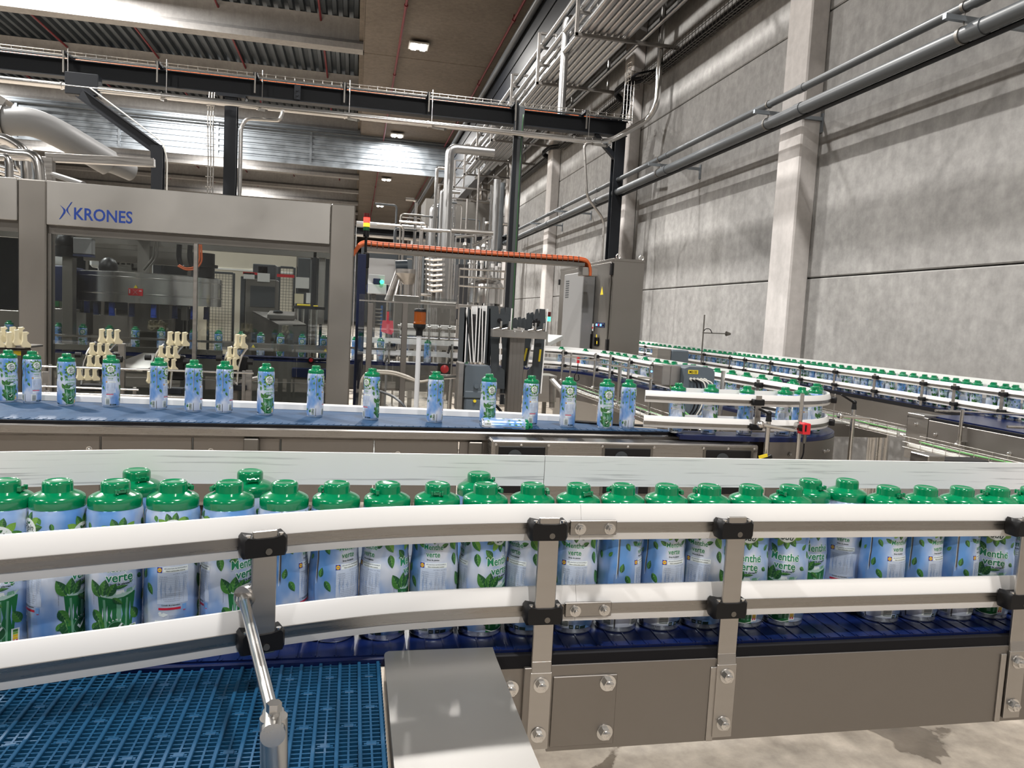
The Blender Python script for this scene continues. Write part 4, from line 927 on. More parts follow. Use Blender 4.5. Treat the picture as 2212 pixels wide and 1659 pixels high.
tag(MB().tube([at(1435, 806, y=4.4), at(1442, 815, y=4.3), at(1448, 835, y=4.2), at(1462, 862, y=4.0), at(1480, 892, y=3.8), at(1500, 905, y=3.75), at(1520, 905, y=3.75)], 0.005, 8, 0.05).build('earth_cable', 'green_cable'), 'green earth cable looping down left of the grey drive box', 'cable')
t = thing('motor_box', 'grey drive box half hidden behind the narrow lane, below the wall line', 'motor', (3.9, 7.9, 1.1))
q0 = at(1452, 756, y=7.6); q1 = at(1489, 760, y=7.6); a = MB(); a.bx(q0.x, q1.x, 7.6, 7.8, q0.z-0.16, q0.z, 0.012); a.build('motor_cover', 'motor_grey', t); x2 = at(1423, 756, y=7.6).x
a = MB(); a.bx(x2, q0.x, 7.62, 7.78, q0.z-0.12, q0.z+0.006, 0.004); a.build('steel_housing', 'steel', t); a = MB(); a.bx(q0.x-0.05, q0.x+0.05, 7.68, 7.74, 0, q0.z-0.1, 0.004); a.build('stand', 'steel_dark', t)

# ------------------------------------------------------------------ far lane beside the wall
fx = lambda y: 4.17+0.04*(y-4)
FAR = [(fx(y), y) for y in (1.2, 2.5, 4, 6, 8, 10, 12, 14, 17)]
fo = [(x-0.045, y) for x, y in FAR]; fi = [(x+0.045, y) for x, y in FAR]
far_g = 'white rails of the far lane'
for z, w in ((1.243, 'upper'), (1.130, 'lower')): rail(fo, z, -1, '%s white front rail of the far lane along the wall' % w, far_g)
for z, w in ((1.290, 'upper'), (1.160, 'lower')): rail(fi, z, 1, '%s white rear rail of the far lane along the wall' % w, far_g)
t = thing('far_conveyor', 'long conveyor carrying the tight row of cans along the concrete wall', 'conveyor', (4.3, 8, 0))
a = MB(); a.sweep([(-0.08, 0), (0.08, 0), (0.08, -0.012), (-0.08, -0.012)], FAR, BELT-0.0003, 1); a.build('belt', 'belt_navy', t)
a = MB(); a.sweep([(-0.088, -0.002), (-0.08, -0.002), (-0.08, -0.03), (-0.088, -0.03)], FAR, BELT, 1); a.build('wear_strip', 'black_rubber', t)
a = MB(); a.sweep([(-0.096, -0.030), (-0.088, -0.034), (-0.088, -0.19), (-0.096, -0.19)], FAR, BELT, 1); a.build('side_plate', 'steel_plate', t)
a = MB(); a.sweep([(0.088, -0.030), (0.096, -0.034), (0.096, -0.19), (0.088, -0.19)], FAR, BELT, 1); a.build('rear_plate', 'steel_plate', t)
for y in (3.2, 5.4, 7.6, 9.8, 12):
    for dx in (-0.07, 0.07): a = MB(); a.cyl((fx(y)+dx, y, 0), (fx(y)+dx, y, 0.86), 0.025, n=12); a.build('leg', 'steel_rod', t)
for i, px in enumerate((2175, 2071, 2001, 1897, 1809, 1735, 1670, 1613, 1582, 1525, 1397)):
    p, d = along(fo, px, 1.2); lane_bracket(p, d, -1, 'bracket with black clamps on the far lane, %s from the right' % ordinal(i+1), 'brackets of the far lane', (1.243-0.031, 1.13-0.031), 0.97)
pxs = [1370+x*0.18987 for x in (65, 105, 165, 215, 255, 300, 345, 405, 470, 515, 570, 625, 680, 735, 805, 860, 915, 975, 1030, 1090, 1150, 1200, 1255, 1305, 1360, 1420, 1490, 1560, 1620, 1700, 1755, 1815, 1910, 1985, 2045, 2115, 2190)]
pxs += [1790+x*0.18987 for x in (60, 150, 245, 355, 435, 515, 605, 710, 845, 980, 1085, 1205, 1325, 1460, 1565, 1700, 1880, 2005, 2145)]+[2228, 2250]
ly = -9; n_ = 0
for px in sorted(pxs, reverse=True):
    p, d = along(FAR, px, 1.277); y = max(p.y, ly+0.0736); ly = y; n_ += 1
    can(fx(y), y, random.uniform(0, 360), 'green-capped can in the far lane, %s from the right' % ordinal(n_), 'cans in the far lane along the wall')
# T-shaped rod with small reflector above the far lane
t = thing('reflector_rod', 'thin upright rod with a side arm and small reflector against the wall', 'sensor rod', (4.3, 7.6, 1.1))
p0 = at(1516, 765, y=8.3); p1 = at(1522, 680, y=8.3); p2 = at(1518, 719, y=8.3); p3 = at(1572, 721, y=8.3)
a = MB(); a.cyl((p0.x, p0.y, p0.z-0.2), p1, 0.008, n=8); a.build('rod', 'steel_dark', t)
a = MB(); a.cyl(p2, p3, 0.006, n=8); a.build('arm', 'steel_dark', t); a = MB(); a.cyl(p3-Vector((0.02, 0, 0)), p3+Vector((0.035, 0, 0)), 0.03, 0.012, n=10); a.build('reflector', 'steel_dark', t); a = MB(); a.tube([p2, p2+Vector((0.03, 0, 0.05)), p2+Vector((0.09, 0, 0.05)), p2+Vector((0.12, 0, 0))], 0.005, 6, 0.02); a.build('cable', 'black_rubber', t)
# merging table at the right edge
t = thing('merging_conveyor', 'short wide conveyor with dark blue belt merging at the right edge', 'conveyor', (3.85, 3, 0))
a = MB(); ya = 4.24; pl = [(3.60, 1.0), (4.03, 1.0), (4.078, 3.3), (4.09, 4.30), (3.66, ya)]; k = len(pl)
a.add([(x, y, BELT-0.001) for x, y in pl]+[(x, y, BELT-0.02) for x, y in pl], [list(range(k)), list(range(k, 2*k))]+[(i, (i+1) % k, k+(i+1) % k, k+i) for i in range(k)]); a.build('belt', 'belt_navy', t)
a = MB(); a.bx(3.585, 3.600, 1.0, 4.12, BELT-0.034, BELT-0.002, 0.003); a.build('wear_strip', 'black_rubber', t)
a = MB(); a.bx(3.570, 3.584, 1.0, 4.12, 0.74, BELT-0.020, 0.003); a.build('side_plate', 'steel_plate', t)
a = MB(); a.bx(3.57, 4.07, 4.30, 4.31, 0.80, BELT-0.01, 0.002); a.bx(3.57, 3.585, 4.125, 4.31, 0.76, BELT-0.01, 0.002); a.bx(3.57, 3.68, 4.16, 4.31, BELT-0.03, BELT+0.004, 0.003); a.build('end_plate', 'steel', t)
for y, z in ((4.22, 0.99), (4.05, 0.95), (3.5, 0.93), (3.25, 0.93)): a = MB(); a.bolt((3.57, y, z), (-1, 0, 0), 0.010); a.build('bolt', 'steel_shiny', t)
for x, y in ((3.62, 3.9), (3.62, 2.4)): a = MB(); a.cyl((x, y, 0), (x, y, 0.76), 0.025, n=12); a.build('leg', 'steel_rod', t)
for px, y, w, zt in ((2046, 3.82, 'left', 1.135), (2165, 3.30, 'right', 1.115)):
    x = 3.535; t = thing('rail_post', 'round steel post with long cross rod on the merging conveyor, %s one' % w, 'support post', (x, y, 0.9), 'round posts on the merging conveyor')
    a = MB(); a.cyl((x, y, 0.92), (x, y, zt), 0.011, n=14); a.build('post', 'steel_rod', t)
    a = MB(); a.cyl((x-0.10, y+0.10, zt-0.022), (x+0.48, y+0.02, zt-0.022), 0.0075, n=12); a.build('cross_rod', 'steel_rod', t)
    a = MB(); a.cyl((x, y, 0.915), (x, y, 0.945), 0.018, n=14); a.beam((x, y-0.005, 0.93), (3.569, y-0.005, 0.93), 0.006, 0.03, 0.001); a.sphere((x-0.02, y, 0.925), 0.012, 10); a.build('foot_clamp', 'steel_shiny', t)
# wire mesh cable trays with cables
def mesh_tray(x0, x1, y0, y1, z0, z1, label, cabs, step=0.1):
    t = thing('wire_cable_tray', label, 'cable tray', ((x0+x1)/2, y0, z0), 'wire cable trays beside the conveyors'); a = MB()
    for x, z in ((x0, z1), (x0, (z0+z1)/2), (x0, z0), ((x0+x1)/2, z0), (x1, z0), (x1, (z0+z1)/2), (x1, z1)): a.cyl((x, y0, z), (x, y1, z), 0.0025, n=6)
    y = y0
    while y <= y1: a.tube([(x0, y, z1), (x0, y, z0), (x1, y, z0), (x1, y, z1)], 0.0022, 5); y += step
    a.build('wire_mesh', 'steel_rod', t)
    for k, (u, z, r, m_) in enumerate(cabs):
        xx = x0+(x1-x0)*u; pts = []; y = y0
        while y < y1: pts.append((xx+random.uniform(-.006, .006), y, z0+z+random.uniform(-.002, .006))); y += 0.22
        a = MB(); a.tube(pts, r, 8); a.build('cable', m_, t)
mesh_tray(3.34, 3.46, 1.6, 4.05, 0.87, 0.935, 'wire cable tray with white cables in front of the merging conveyor', [(0.12, 0.012, 0.011, 'white_cable'), (0.3, 0.01, 0.006, 'white_cable'), (0.45, 0.01, 0.006, 'white_cable'), (0.62, 0.01, 0.005, 'white_cable'), (0.8, 0.03, 0.005, 'green_cable'), (0.9, 0.01, 0.006, 'black_rubber')])
mesh_tray(3.62, 3.76, 4.45, 7.2, 0.87, 0.935, 'wire cable tray with a pale hose in front of the far lane', [(0.1, 0.014, 0.013, 'white_cable'), (0.35, 0.01, 0.006, 'steel_rod'), (0.55, 0.01, 0.006, 'white_cable'), (0.8, 0.03, 0.005, 'green_cable')])
mesh_tray(1.95, 2.07, 3.9, 7.0, 0.90, 0.955, 'wire cable tray with white cables under the narrow lane', [(0.2, 0.01, 0.008, 'white_cable'), (0.4, 0.012, 0.008, 'white_cable'), (0.6, 0.01, 0.007, 'white_cable'), (0.8, 0.03, 0.005, 'green_cable'), (0.5, 0.02, 0.006, 'black_rubber')])
t = thing('table_frame', 'steel support frame with round legs behind the U-turn', 'support frame', (3.2, 5.2, 0))
q = at(1860, 960, y=5.0); q2 = at(1900, 960, y=5.0)
a = MB(); a.bx(q.x-0.30, q2.x+0.06, 5.0, 5.1, 0.78, 0.88, 0.004); a.build('beam', 'steel_dark', t)
for x in (q2.x-0.03, q2.x+0.03): a = MB(); a.cyl((x, 5.03, 0), (x, 5.03, 0.80), 0.024, n=14); a.build('leg', 'steel_rod', t)
t = thing('junction_box', 'small grey junction box below the cable tray at the right', 'junction box', (2.75, 2.9, 0.7))
q = at(2030, 990, y=3.0); a = MB(); a.bx(q.x-0.06, q.x+0.03, 3.0, 3.12, q.z-0.12, q.z+0.01, 0.004); a.build('housing', 'steel', t); a = MB(); a.cyl((q.x, 3.06, 0), (q.x, 3.06, q.z-0.1), 0.02, n=10); a.build('stand', 'steel', t); a = MB(); a.bx(q.x+0.03, q.x+0.30, 3.02, 3.14, q.z-0.12, q.z-0.015, 0.006); a.build('motor', 'black_plastic', t)
t = thing('release_lever', 'black and yellow release lever at the end of the sensor box', 'lever', (1.75, 3.0, 0.85))
q = at(1652, 990, y=3.0); a = MB(); a.cyl((q.x-0.01, 3.0, q.z-0.03), (q.x-0.01, 2.985, q.z-0.03), 0.028, n=20); a.build('hub', 'lamp_white', t)
a = MB(); a.beam((q.x-0.02, 2.995, q.z-0.01), (q.x+0.03, 2.995, q.z+0.012), 0.012, 0.02, 0.003); a.build('arm', 'black_plastic', t); a = MB(); a.beam((q.x-0.035, 2.99, q.z+0.005), (q.x+0.005, 2.99, q.z+0.016), 0.004, 0.014); a.build('yellow_tag', 'yellow', t)
# ------------------------------------------------------------------ filling machine
MY = 6.0
t = thing('filling_machine', 'large stainless filling machine enclosure with blue lettering and glass doors', 'machine', (-1.2, 7.0, 0.0))
def part(nm, m_, f, parent=None, **k):
    a = MB(); f(a); return a.build(nm, m_, parent or t, **k)
hd = part('header_panel', 'machine_steel', lambda a: a.bx(-2.148, -0.204, MY-0.012, MY+0.03, 2.016, 2.322, 0.004))
part('header_panel', 'machine_steel', lambda a: a.bx(-4.6, -2.335, MY-0.012, MY+0.03, 2.030, 2.322, 0.004))
part('lintel', 'steel_dark', lambda a: a.bx(-2.15, -0.2, MY+0.03, MY+0.06, 1.955, 2.03))
part('lintel', 'steel_dark', lambda a: a.bx(-4.6, -2.33, MY+0.03, MY+0.06, 1.955, 2.04))
part('corner_post', 'machine_post', lambda a: a.bx(-0.200, -0.022, MY-0.012, MY+0.17, 0.05, 2.322, 0.008))
part('corner_post', 'machine_post', lambda a: a.bx(-2.331, -2.152, MY-0.008, MY+0.17, 0.05, 2.322, 0.008))
part('roof_frame', 'steel_dark', lambda a: (a.bx(-4.6, -0.03, MY+2.9, MY+3.0, 2.1, 2.3), a.bx(-0.15, -0.03, MY+0.17, MY+3.0, 2.15, 2.3), a.bx(-2.3, -2.18, MY+0.17, MY+3.0, 2.15, 2.3)))
part('corner_post', 'steel_dark', lambda a: a.bx(-0.15, -0.03, MY+2.88, MY+3.0, 0, 2.15))
part('corner_post', 'steel_dark', lambda a: a.bx(-2.3, -2.18, MY+2.88, MY+3.0, 0, 2.15))
for x0, x1 in ((-2.15, -1.175), (-1.150, -0.2)):
    g = part('glass_door', 'glass_pane', lambda a: a.bx(x0, x1, MY+0.040, MY+0.046, 0.55, 1.96))
part('glass_door', 'glass_pane', lambda a: a.bx(-4.6, -2.33, MY+0.040, MY+0.046, 0.55, 1.96))
part('door_mullion', 'steel', lambda a: a.bx(-1.176, -1.149, MY+0.02, MY+0.06, 0.5, 1.96, 0.002))
part('door_edge', 'steel_dark', lambda a: a.bx(-2.152, -2.128, MY+0.02, MY+0.06, 0.5, 1.96, 0.002))
# lettering and mark
q0 = at(163, 461, y=MY-0.012); q1 = at(282, 468, y=MY-0.012)
def lettering(a):
    put_text(a, 'KRONES', 0.119, ((q0.x+q1.x)/2, MY-0.0125, q0.z-0.006), (1, 0, 0), (0, 0, 1), 0.0006, bold=0.002, sx=0.86)
part('lettering', 'logo_blue', lettering, hd)
def mark(a):
    c = at(142, 455, y=MY-0.0130); s_ = 0.070
    L = [(-0.55, 0.55), (-0.25, 0.15), (-0.20, -0.05), (-0.28, -0.30), (-0.62, -0.92), (-0.48, -0.86), (-0.05, -0.25), (0.0, -0.02), (-0.08, 0.16)]
    R_ = [(0.62, 0.92), (0.25, 0.30), (0.20, 0.06), (0.26, -0.14), (0.48, -0.55), (0.14, -0.16), (0.02, 0.06), (0.10, 0.25), (0.48, 0.86)]
    for pl in (L, R_): a.prism([(u*s_, v*s_) for u, v in pl], c, (1, 0, 0), (0, 0, 1), 0.0006)
part('logo_mark', 'logo_blue', mark, hd)
# carousel drum
dc = Vector((-2.02, 8.35, 0)); dr = 0.66
d = thing('filler_carousel', 'shiny steel carousel drum with red sign behind the left glass door', 'machine drum', (dc.x, dc.y, 1.0))
def P2(f, nm, m_, par, **k):
    a = MB(); f(a); return a.build(nm, m_, par, **k)
zt = at(300, 588, y=dc.y-dr).z; zb = at(300, 655, y=dc.y-dr).z
P2(lambda a: a.lathe([(dr, zb), (dr, zb+0.075), (dr+0.006, zb+0.078), (dr+0.006, zb+0.086), (dr, zb+0.089), (dr, zt-0.06), (dr+0.006, zt-0.057), (dr+0.006, zt-0.049), (dr, zt-0.046), (dr, zt-0.01), (dr-0.02, zt), (dr-0.1, zt)], 64, (dc.x, dc.y, 0)), 'drum_shell', 'steel_shiny', d)
sg = at(293, 631, y=dc.y-dr-0.012)
sgn = P2(lambda a: a.bx(sg.x-0.062, sg.x+0.062, sg.y-0.004, sg.y, sg.z-0.033, sg.z+0.033), 'warning_sign', 'red_plastic', d)
def cross(a):
    a.beam((sg.x-0.022, sg.y-0.0055, sg.z-0.022), (sg.x+0.018, sg.y-0.0055, sg.z+0.022), 0.004, 0.001); a.beam((sg.x-0.022, sg.y-0.0055, sg.z+0.022), (sg.x+0.018, sg.y-0.0055, sg.z-0.022), 0.004, 0.001)
    a.bx(sg.x-0.054, sg.x-0.046, sg.y-0.006, sg.y-0.005, sg.z-0.014, sg.z+0.022); a.bx(sg.x+0.03, sg.x+0.052, sg.y-0.006, sg.y-0.005, sg.z+0.008, sg.z+0.016)
P2(cross, 'sign_print', 'print_white', sgn)
P2(lambda a: a.prism([(-0.018, 0), (0.018, 0), (0, 0.03)], (sg.x, sg.y-0.001, sg.z+0.037), (1, 0, 0), (0, 0, 1), 0.001), 'warning_triangle', 'yellow', d)
P2(lambda a: a.bx(dc.x-0.76, dc.x-0.60, dc.y-0.62, dc.y-0.1, zb-0.02, zt+0.02, 0.01), 'side_box', 'navy_panel', d)
for k in range(9):
    an = math.radians(195+k*18); c = dc+Vector((math.cos(an), math.sin(an), 0))*(dr-0.06)
    P2(lambda a: (a.bx(c.x-0.022, c.x+0.022, c.y-0.02, c.y+0.02, zb-0.11, zb-0.005, 0.004), a.cyl((c.x, c.y, zb-0.13), (c.x, c.y, zb-0.11), 0.028, n=12)), 'filling_valve', 'blue_grip' if k % 2 else 'navy_panel', d)
P2(lambda a: a.cyl((dc.x, dc.y, 0.2), (dc.x, dc.y, zb+0.05), 0.22, n=24), 'centre_column', 'steel_dark', d)
P2(lambda a: (a.sphere((dc.x-0.28, dc.y-0.45, zt+0.03), 0.085, 14, 1.2)), 'black_motor', 'black_plastic', d)
P2(lambda a: (a.cyl((dc.x+0.52, dc.y-0.2, zt), (dc.x+0.52, dc.y-0.2, zt+0.24), 0.11, n=20), a.cyl((dc.x+0.52, dc.y-0.2, zt+0.10), (dc.x+0.52, dc.y-0.2, zt+0.13), 0.14, n=20)), 'swivel_motor', 'black_plastic', d)
P2(lambda a: (a.tube([(dc.x+0.10, dc.y-0.5, zt+0.62), (dc.x+0.13, dc.y-0.5, zt+0.4), (dc.x+0.13, dc.y-0.5, zt+0.15), (dc.x+0.04, dc.y-0.5, zt+0.03)], 0.012, 8, 0.05), a.tube([(dc.x+0.13, dc.y-0.5, zt+0.62), (dc.x+0.16, dc.y-0.5, zt+0.4), (dc.x+0.16, dc.y-0.5, zt+0.15), (dc.x+0.06, dc.y-0.5, zt+0.02)], 0.010, 8, 0.05)), 'hose', 'steel_dark', d)
cc_ = thing('cable_chain', 'black cable chain with an orange cable loop above the drum', 'cable chain', (-1.55, 7.6, 2.0))
for k, (dx, m_) in enumerate(((-0.06, 'black_plastic'), (0.035, 'black_plastic'))):
    P2(lambda a: a.tube([(-1.50+dx-0.05, 7.6, 2.05), (-1.50+dx-0.055, 7.6, 1.93), (-1.50+dx-0.03, 7.6, 1.84), (-1.50+dx+0.03, 7.6, 1.83)], 0.024, 8, 0.05), 'chain_loop', m_, cc_)
P2(lambda a: (a.tube([(-1.43, 7.55, 2.06), (-1.42, 7.55, 1.92), (-1.45, 7.55, 1.85), (-1.54, 7.55, 1.83), (-1.60, 7.55, 1.86)], 0.008, 8, 0.04), a.tube([(-1.41, 7.55, 2.06), (-1.40, 7.55, 1.90), (-1.45, 7.55, 1.83), (-1.54, 7.55, 1.815), (-1.61, 7.55, 1.85)], 0.008, 8, 0.04)), 'orange_cable', 'orange_cable', cc_)
# machinery left part
w = thing('infeed_column', 'dark upright with black motor cover behind the left glass door', 'machine part', (-2.55, 7.4, 0.5))
q = at(152, 620, y=7.4)
P2(lambda a: a.bx(q.x-0.05, q.x+0.035, 7.35, 7.45, 0.5, 1.93, 0.004), 'upright', 'steel_dark', w)
P2(lambda a: (a.sphere((q.x-0.01, 7.34, at(152, 525, y=7.34).z), 0.09, 14, 1.0), a.cyl((q.x-0.01, 7.34, 1.86), (q.x-0.01, 7.34, 1.95), 0.09, n=16)), 'motor_cover', 'black_plastic', w)
q2 = at(182, 532, y=7.3); P2(lambda a: a.bx(q2.x-0.085, q2.x+0.07, 7.28, 7.36, q2.z-0.07, q2.z+0.07, 0.006), 'control_box', 'cabinet_grey', w)
P2(lambda a: (a.bx(q2.x-0.085, q2.x+0.07, 7.28, 7.36, q2.z-0.09, q2.z-0.071)), 'dark_base', 'navy_panel', w)
def backplate(nm, label, x0, x1, y0, y1, yy, m_, depth=0.06, cat='machine part', b=0.004):
    A = at(x0, y1, y=yy); B = at(x1, y0, y=yy); t_ = thing(nm, label, cat, ((A.x+B.x)/2, yy, A.z)); a = MB(); a.bx(A.x, B.x, yy, yy+depth, A.z, B.z, b); a.build('body', m_, t_)
    if A.z > 0.05:
        for x in (A.x+0.02, B.x-0.05): a = MB(); a.bx(x, x+0.03, yy+depth-0.03, yy+depth, 0.0, A.z+0.01); a.build('leg', 'steel_dark', t_)
    return t_
backplate('machine_hood', 'pale grey hood panel high behind the carousel drum', 185, 402, 516, 553, 9.4, 'cabinet_steel', 0.5)
backplate('machine_hood', 'narrow dark panel under the pale grey hood', 180, 415, 548, 562, 9.35, 'steel_dark', 0.04)
t3 = thing('labelling_unit', 'white and pale grey machine housings visible above the drum', 'machine', (-2.6, 9.8, 1.2))
for x0, x1, y0, y1, nm in ((198, 300, 556, 578, 'housing'), (205, 282, 551, 560, 'cover'), (215, 318, 575, 640, 'body'), (283, 318, 560, 590, 'cover')):
    A = at(x0, y1, y=9.9); B = at(x1, y0, y=9.9); P2(lambda a: a.bx(A.x, B.x, 9.8, 10.2, A.z, B.z, 0.03), nm, 'white_machine', t3)
P2(lambda a: (a.bx(-2.9, -2.84, 10.0, 10.06, 0, 1.4), a.bx(-2.3, -2.24, 10.0, 10.06, 0, 1.4)), 'leg', 'steel_dark', t3)
for k in range(6): A = at(214+k*12, 566, y=9.79); P2(lambda a: a.bx(A.x, A.x+0.035, 9.785, 9.80, A.z-0.03, A.z+0.01), 'dark_slot', 'dark_void', t3)
backplate('base_cabinet', 'dark steel base behind the carousel', -60, 420, 690, 900, 9.3, 'steel_dark', 0.1)
backplate('steel_cover', 'slanted lid steel box at the lower left behind the glass', 108, 148, 668, 722, 7.95, 'steel_plate', 0.3)
backplate('steel_cover', 'steel box left of the blue valves behind the glass', 150, 186, 676, 722, 7.9, 'steel_plate', 0.2)
backplate('white_box', 'pale box far left behind the glass door', 108, 134, 575, 600, 8.8, 'white_machine', 0.2)
backplate('green_box', 'small dark green box behind the left glass door', 108, 128, 640, 662, 8.6, 'green_dim', 0.1)
backplate('guard_panel', 'pale upright guard panel at the left behind the glass', 108, 150, 540, 575, 9.5, 'white_machine', 0.05)
backplate('block', 'grey steel block hanging right of the red sign', 343, 366, 660, 690, 7.9, 'steel_dark', 0.1)
backplate('block', 'small grey steel block near the door mullion', 390, 405, 662, 692, 7.9, 'steel_dark', 0.08)
backplate('valve_block', 'dark gear housing below the drum behind the glass', 300, 415, 668, 735, 8.7, 'dark_plate', 0.3)
# machine conveyor with its apron and cans
t4 = thing('machine_conveyor', 'inner conveyor with steel apron carrying cans through the filling machine', 'conveyor', (-1.3, 7.5, 0.9))
P2(lambda a: a.bx(-1.17, -0.12, 7.30, 7.315, 1.115, 1.180, 0.002), 'apron', 'steel', t4)
P2(lambda a: a.bx(-4.6, 0.46, 7.42, 7.62, 1.03, 1.049), 'belt', 'belt_navy', t4)
P2(lambda a: a.bx(-4.6, 0.40, 7.33, 7.345, 1.165, 1.185, 0.002), 'front_guide', 'steel_bar', t4)
P2(lambda a: (a.bx(-4.6, -1.17, 7.33, 7.345, 1.05, 1.10, 0.002)), 'front_guide', 'steel_dark', t4)
P2(lambda a: a.bx(-4.6, 0.46, 7.33, 7.36, 0.80, 1.02, 0.002), 'side_plate', 'steel_dark', t4)
P2(lambda a: a.bx(-4.6, 0.46, 7.325, 7.33, 1.02, 1.035), 'edge_strip', 'belt_navy', t4)
for k, (px, py) in enumerate(((547, 748), (703, 757))):
    q = at(px, py, y=7.298); P2(lambda a: a.prism([(-0.018, 0), (0.018, 0), (0, 0.03)], (q.x, 7.298, q.z-0.012), (1, 0, 0), (0, 0, 1), 0.001), 'warning_triangle', 'yellow', t4)
P2(lambda a: a.bx(-0.55, -0.12, 7.28, 7.34, 0.88, 0.97, 0.006), 'control_strip', 'navy_panel', t4)
q = at(672, 779, y=7.27); P2(lambda a: (a.cyl((q.x, 7.28, q.z), (q.x, 7.255, q.z), 0.032, n=20)), 'rotary_switch', 'black_plastic', t4); P2(lambda a: a.cyl((q.x, 7.256, q.z+0.006), (q.x, 7.250, q.z+0.006), 0.018, n=16), 'switch_knob', 'red_plastic', t4)
for y, z0, z1 in ((7.5, 0, 0.8),):
    for x in (-3.5, -2.0, -0.6, 0.3): P2(lambda a: a.cyl((x, y, 0), (x, y, 0.82), 0.03, n=10), 'leg', 'steel_dark', t4)
mc = [20, 128, 180, 236, 291, 348, 419, 474, 521, 562, 606, 652, 701, 766, 822]
for i, px in enumerate(mc):
    p, dd = along([(-4.5, 7.53), (0.44, 7.53)], px, 1.277)
    if all((Vector((p.x, p.y))-q).length > 0.075 for q in keep): can(p.x, p.y, random.choice([188, 75, 140, 200, 20]), 'green-capped can inside the filling machine, %s from left' % ordinal(i+1), 'cans on the inner machine conveyor')
# right door: added cream sheet imitates a reflected wall, with dark machines in front
t5 = thing('reflection_sheet', 'tall cream sheet standing in for a reflection in the right glass door', 'reflection sheet', (-1.3, 12.0, 0))
A = at(427, 690, y=12.0); B = at(641, 532, y=12.0); P2(lambda a: (a.bx(A.x, B.x, 12.0, 12.05, 0.0, B.z)), 'sheet', 'cream_sheet', t5)
P2(lambda a: (a.bx(A.x, B.x, 11.985, 12.0, B.z-0.42, B.z-0.395)), 'rail', 'lamp_white', t5)
for x0, x1, w_ in ((452, 503, 'left'), (603, 634, 'right')):
    A = at(x0, 690, y=11.0); B = at(x1, 590 if x0 < 500 else 578, y=11.0); t6 = thing('mesh_guard', 'square wire mesh guard panel in front of the cream sheet, %s one' % w_, 'mesh guard', (A.x, 11, 0), 'mesh guards behind the right door')
    def grid(a):
        n = int((B.x-A.x)/0.04)
        for k in range(n+1): a.bx(A.x+k*0.04, A.x+k*0.04+0.004, 11.0, 11.004, 0.9, B.z)
        z = 0.9
        while z < B.z: a.bx(A.x, B.x, 11.004, 11.008, z, z+0.004); z += 0.04
    P2(grid, 'wire_grid', 'dark_plate', t6)
    P2(lambda a: (a.bx(A.x-0.03, A.x, 10.98, 11.02, 0, B.z, 0.003), a.bx(B.x, B.x+0.03, 10.98, 11.02, 0, B.z, 0.003), a.bx(A.x, B.x, 10.98, 11.02, B.z-0.02, B.z+0.01, 0.003)), 'frame', 'dark_plate', t6)
t7 = thing('packing_machine', 'dark grey machine cabinet seen through the right glass door', 'machine', (-0.9, 10, 0))
for x0, x1, y0, y1, nm, m_ in ((532, 600, 606, 760, 'cabinet', 'steel_dark'), (520, 534, 598, 760, 'side_post', 'dark_plate'), (549, 598, 574, 606, 'top_housing', 'dark_plate'), (560, 582, 577, 592, 'vent', 'cabinet_grey'), (437, 458, 628, 660, 'small_motor', 'dark_plate'), (640, 672, 560, 760, 'side_column', 'dark_plate')):
    A = at(x0, y1, y=10.2); B = at(x1, y0, y=10.2); P2(lambda a: a.bx(A.x, B.x, 10.0 if nm == 'cabinet' else 10.05, 10.4, 0.0 if nm in ('cabinet', 'side_column', 'side_post') else max(0.0, A.z), B.z, 0.006), nm, m_, t7)
for x0, x1, y0, y1, nm, m_ in ((540, 594, 620, 662, 'door_window', 'dark_plate'), (526, 550, 590, 602, 'white_label', 'lamp_white'), (556, 583, 591, 608, 'white_label', 'lamp_white'), (598, 636, 594, 598, 'red_stripe', 'red_plastic'), (525, 556, 589, 592, 'red_stripe', 'red_plastic'), (638, 668, 600, 622, 'white_label', 'lamp_white'), (636, 656, 635, 655, 'carton', 'clip_beige'), (661, 671, 633, 655, 'white_label', 'lamp_white')):
    A = at(x0, y1, y=9.99); B = at(x1, y0, y=9.99); P2(lambda a: a.bx(A.x, B.x, 9.985, 9.999, A.z, B.z), nm, m_, t7)
backplate('machine_column', 'dark upright frame at the right behind the glass door', 673, 685, 540, 665, 8.9, 'black_steel', 0.08)
backplate('machine_column', 'steel upright next to the dark frame behind the right door', 685, 704, 542, 700, 9.0, 'steel', 0.08)
backplate('wall_cladding', 'grey panel behind the right end of the glass door', 640, 672, 538, 575, 11.5, 'steel_dark', 0.05)
# sloping control desk
t8 = thing('control_desk', 'sloping steel control desk with a flat case on it behind the right door', 'control desk', (-0.9, 8.4, 0))
A = at(545, 672, y=8.55); B = at(602, 701, y=8.0); C_ = at(662, 701, y=8.0); D_ = at(612, 676, y=8.55)
def desk(a):
    vs = [A, B, C_, D_]; lo = [Vector((v.x, v.y, v.z-0.015)) for v in vs]; a.add(vs+lo, [(0, 1, 2, 3), (4, 5, 6, 7), (0, 1, 5, 4), (1, 2, 6, 5), (2, 3, 7, 6), (3, 0, 4, 7)])
P2(desk, 'desk_top', 'steel', t8)
P2(lambda a: a.add([B, C_, Vector((C_.x, C_.y, 0.9)), Vector((B.x, B.y, 0.9)), A, Vector((A.x, A.y, 0.9)), D_, Vector((D_.x, D_.y, 0.9))], [(0, 1, 2, 3), (0, 3, 5, 4), (1, 2, 7, 6)]), 'desk_body', 'steel_dark', t8)
c1 = (A+B+C_+D_)/4
P2(lambda a: a.box((c1.x+0.02, c1.y, c1.z+0.03), (0.27, 0.22, 0.05), 0.006, Matrix.Rotation(math.radians(10), 3, 'X')), 'flat_case', 'steel_plate', t8)
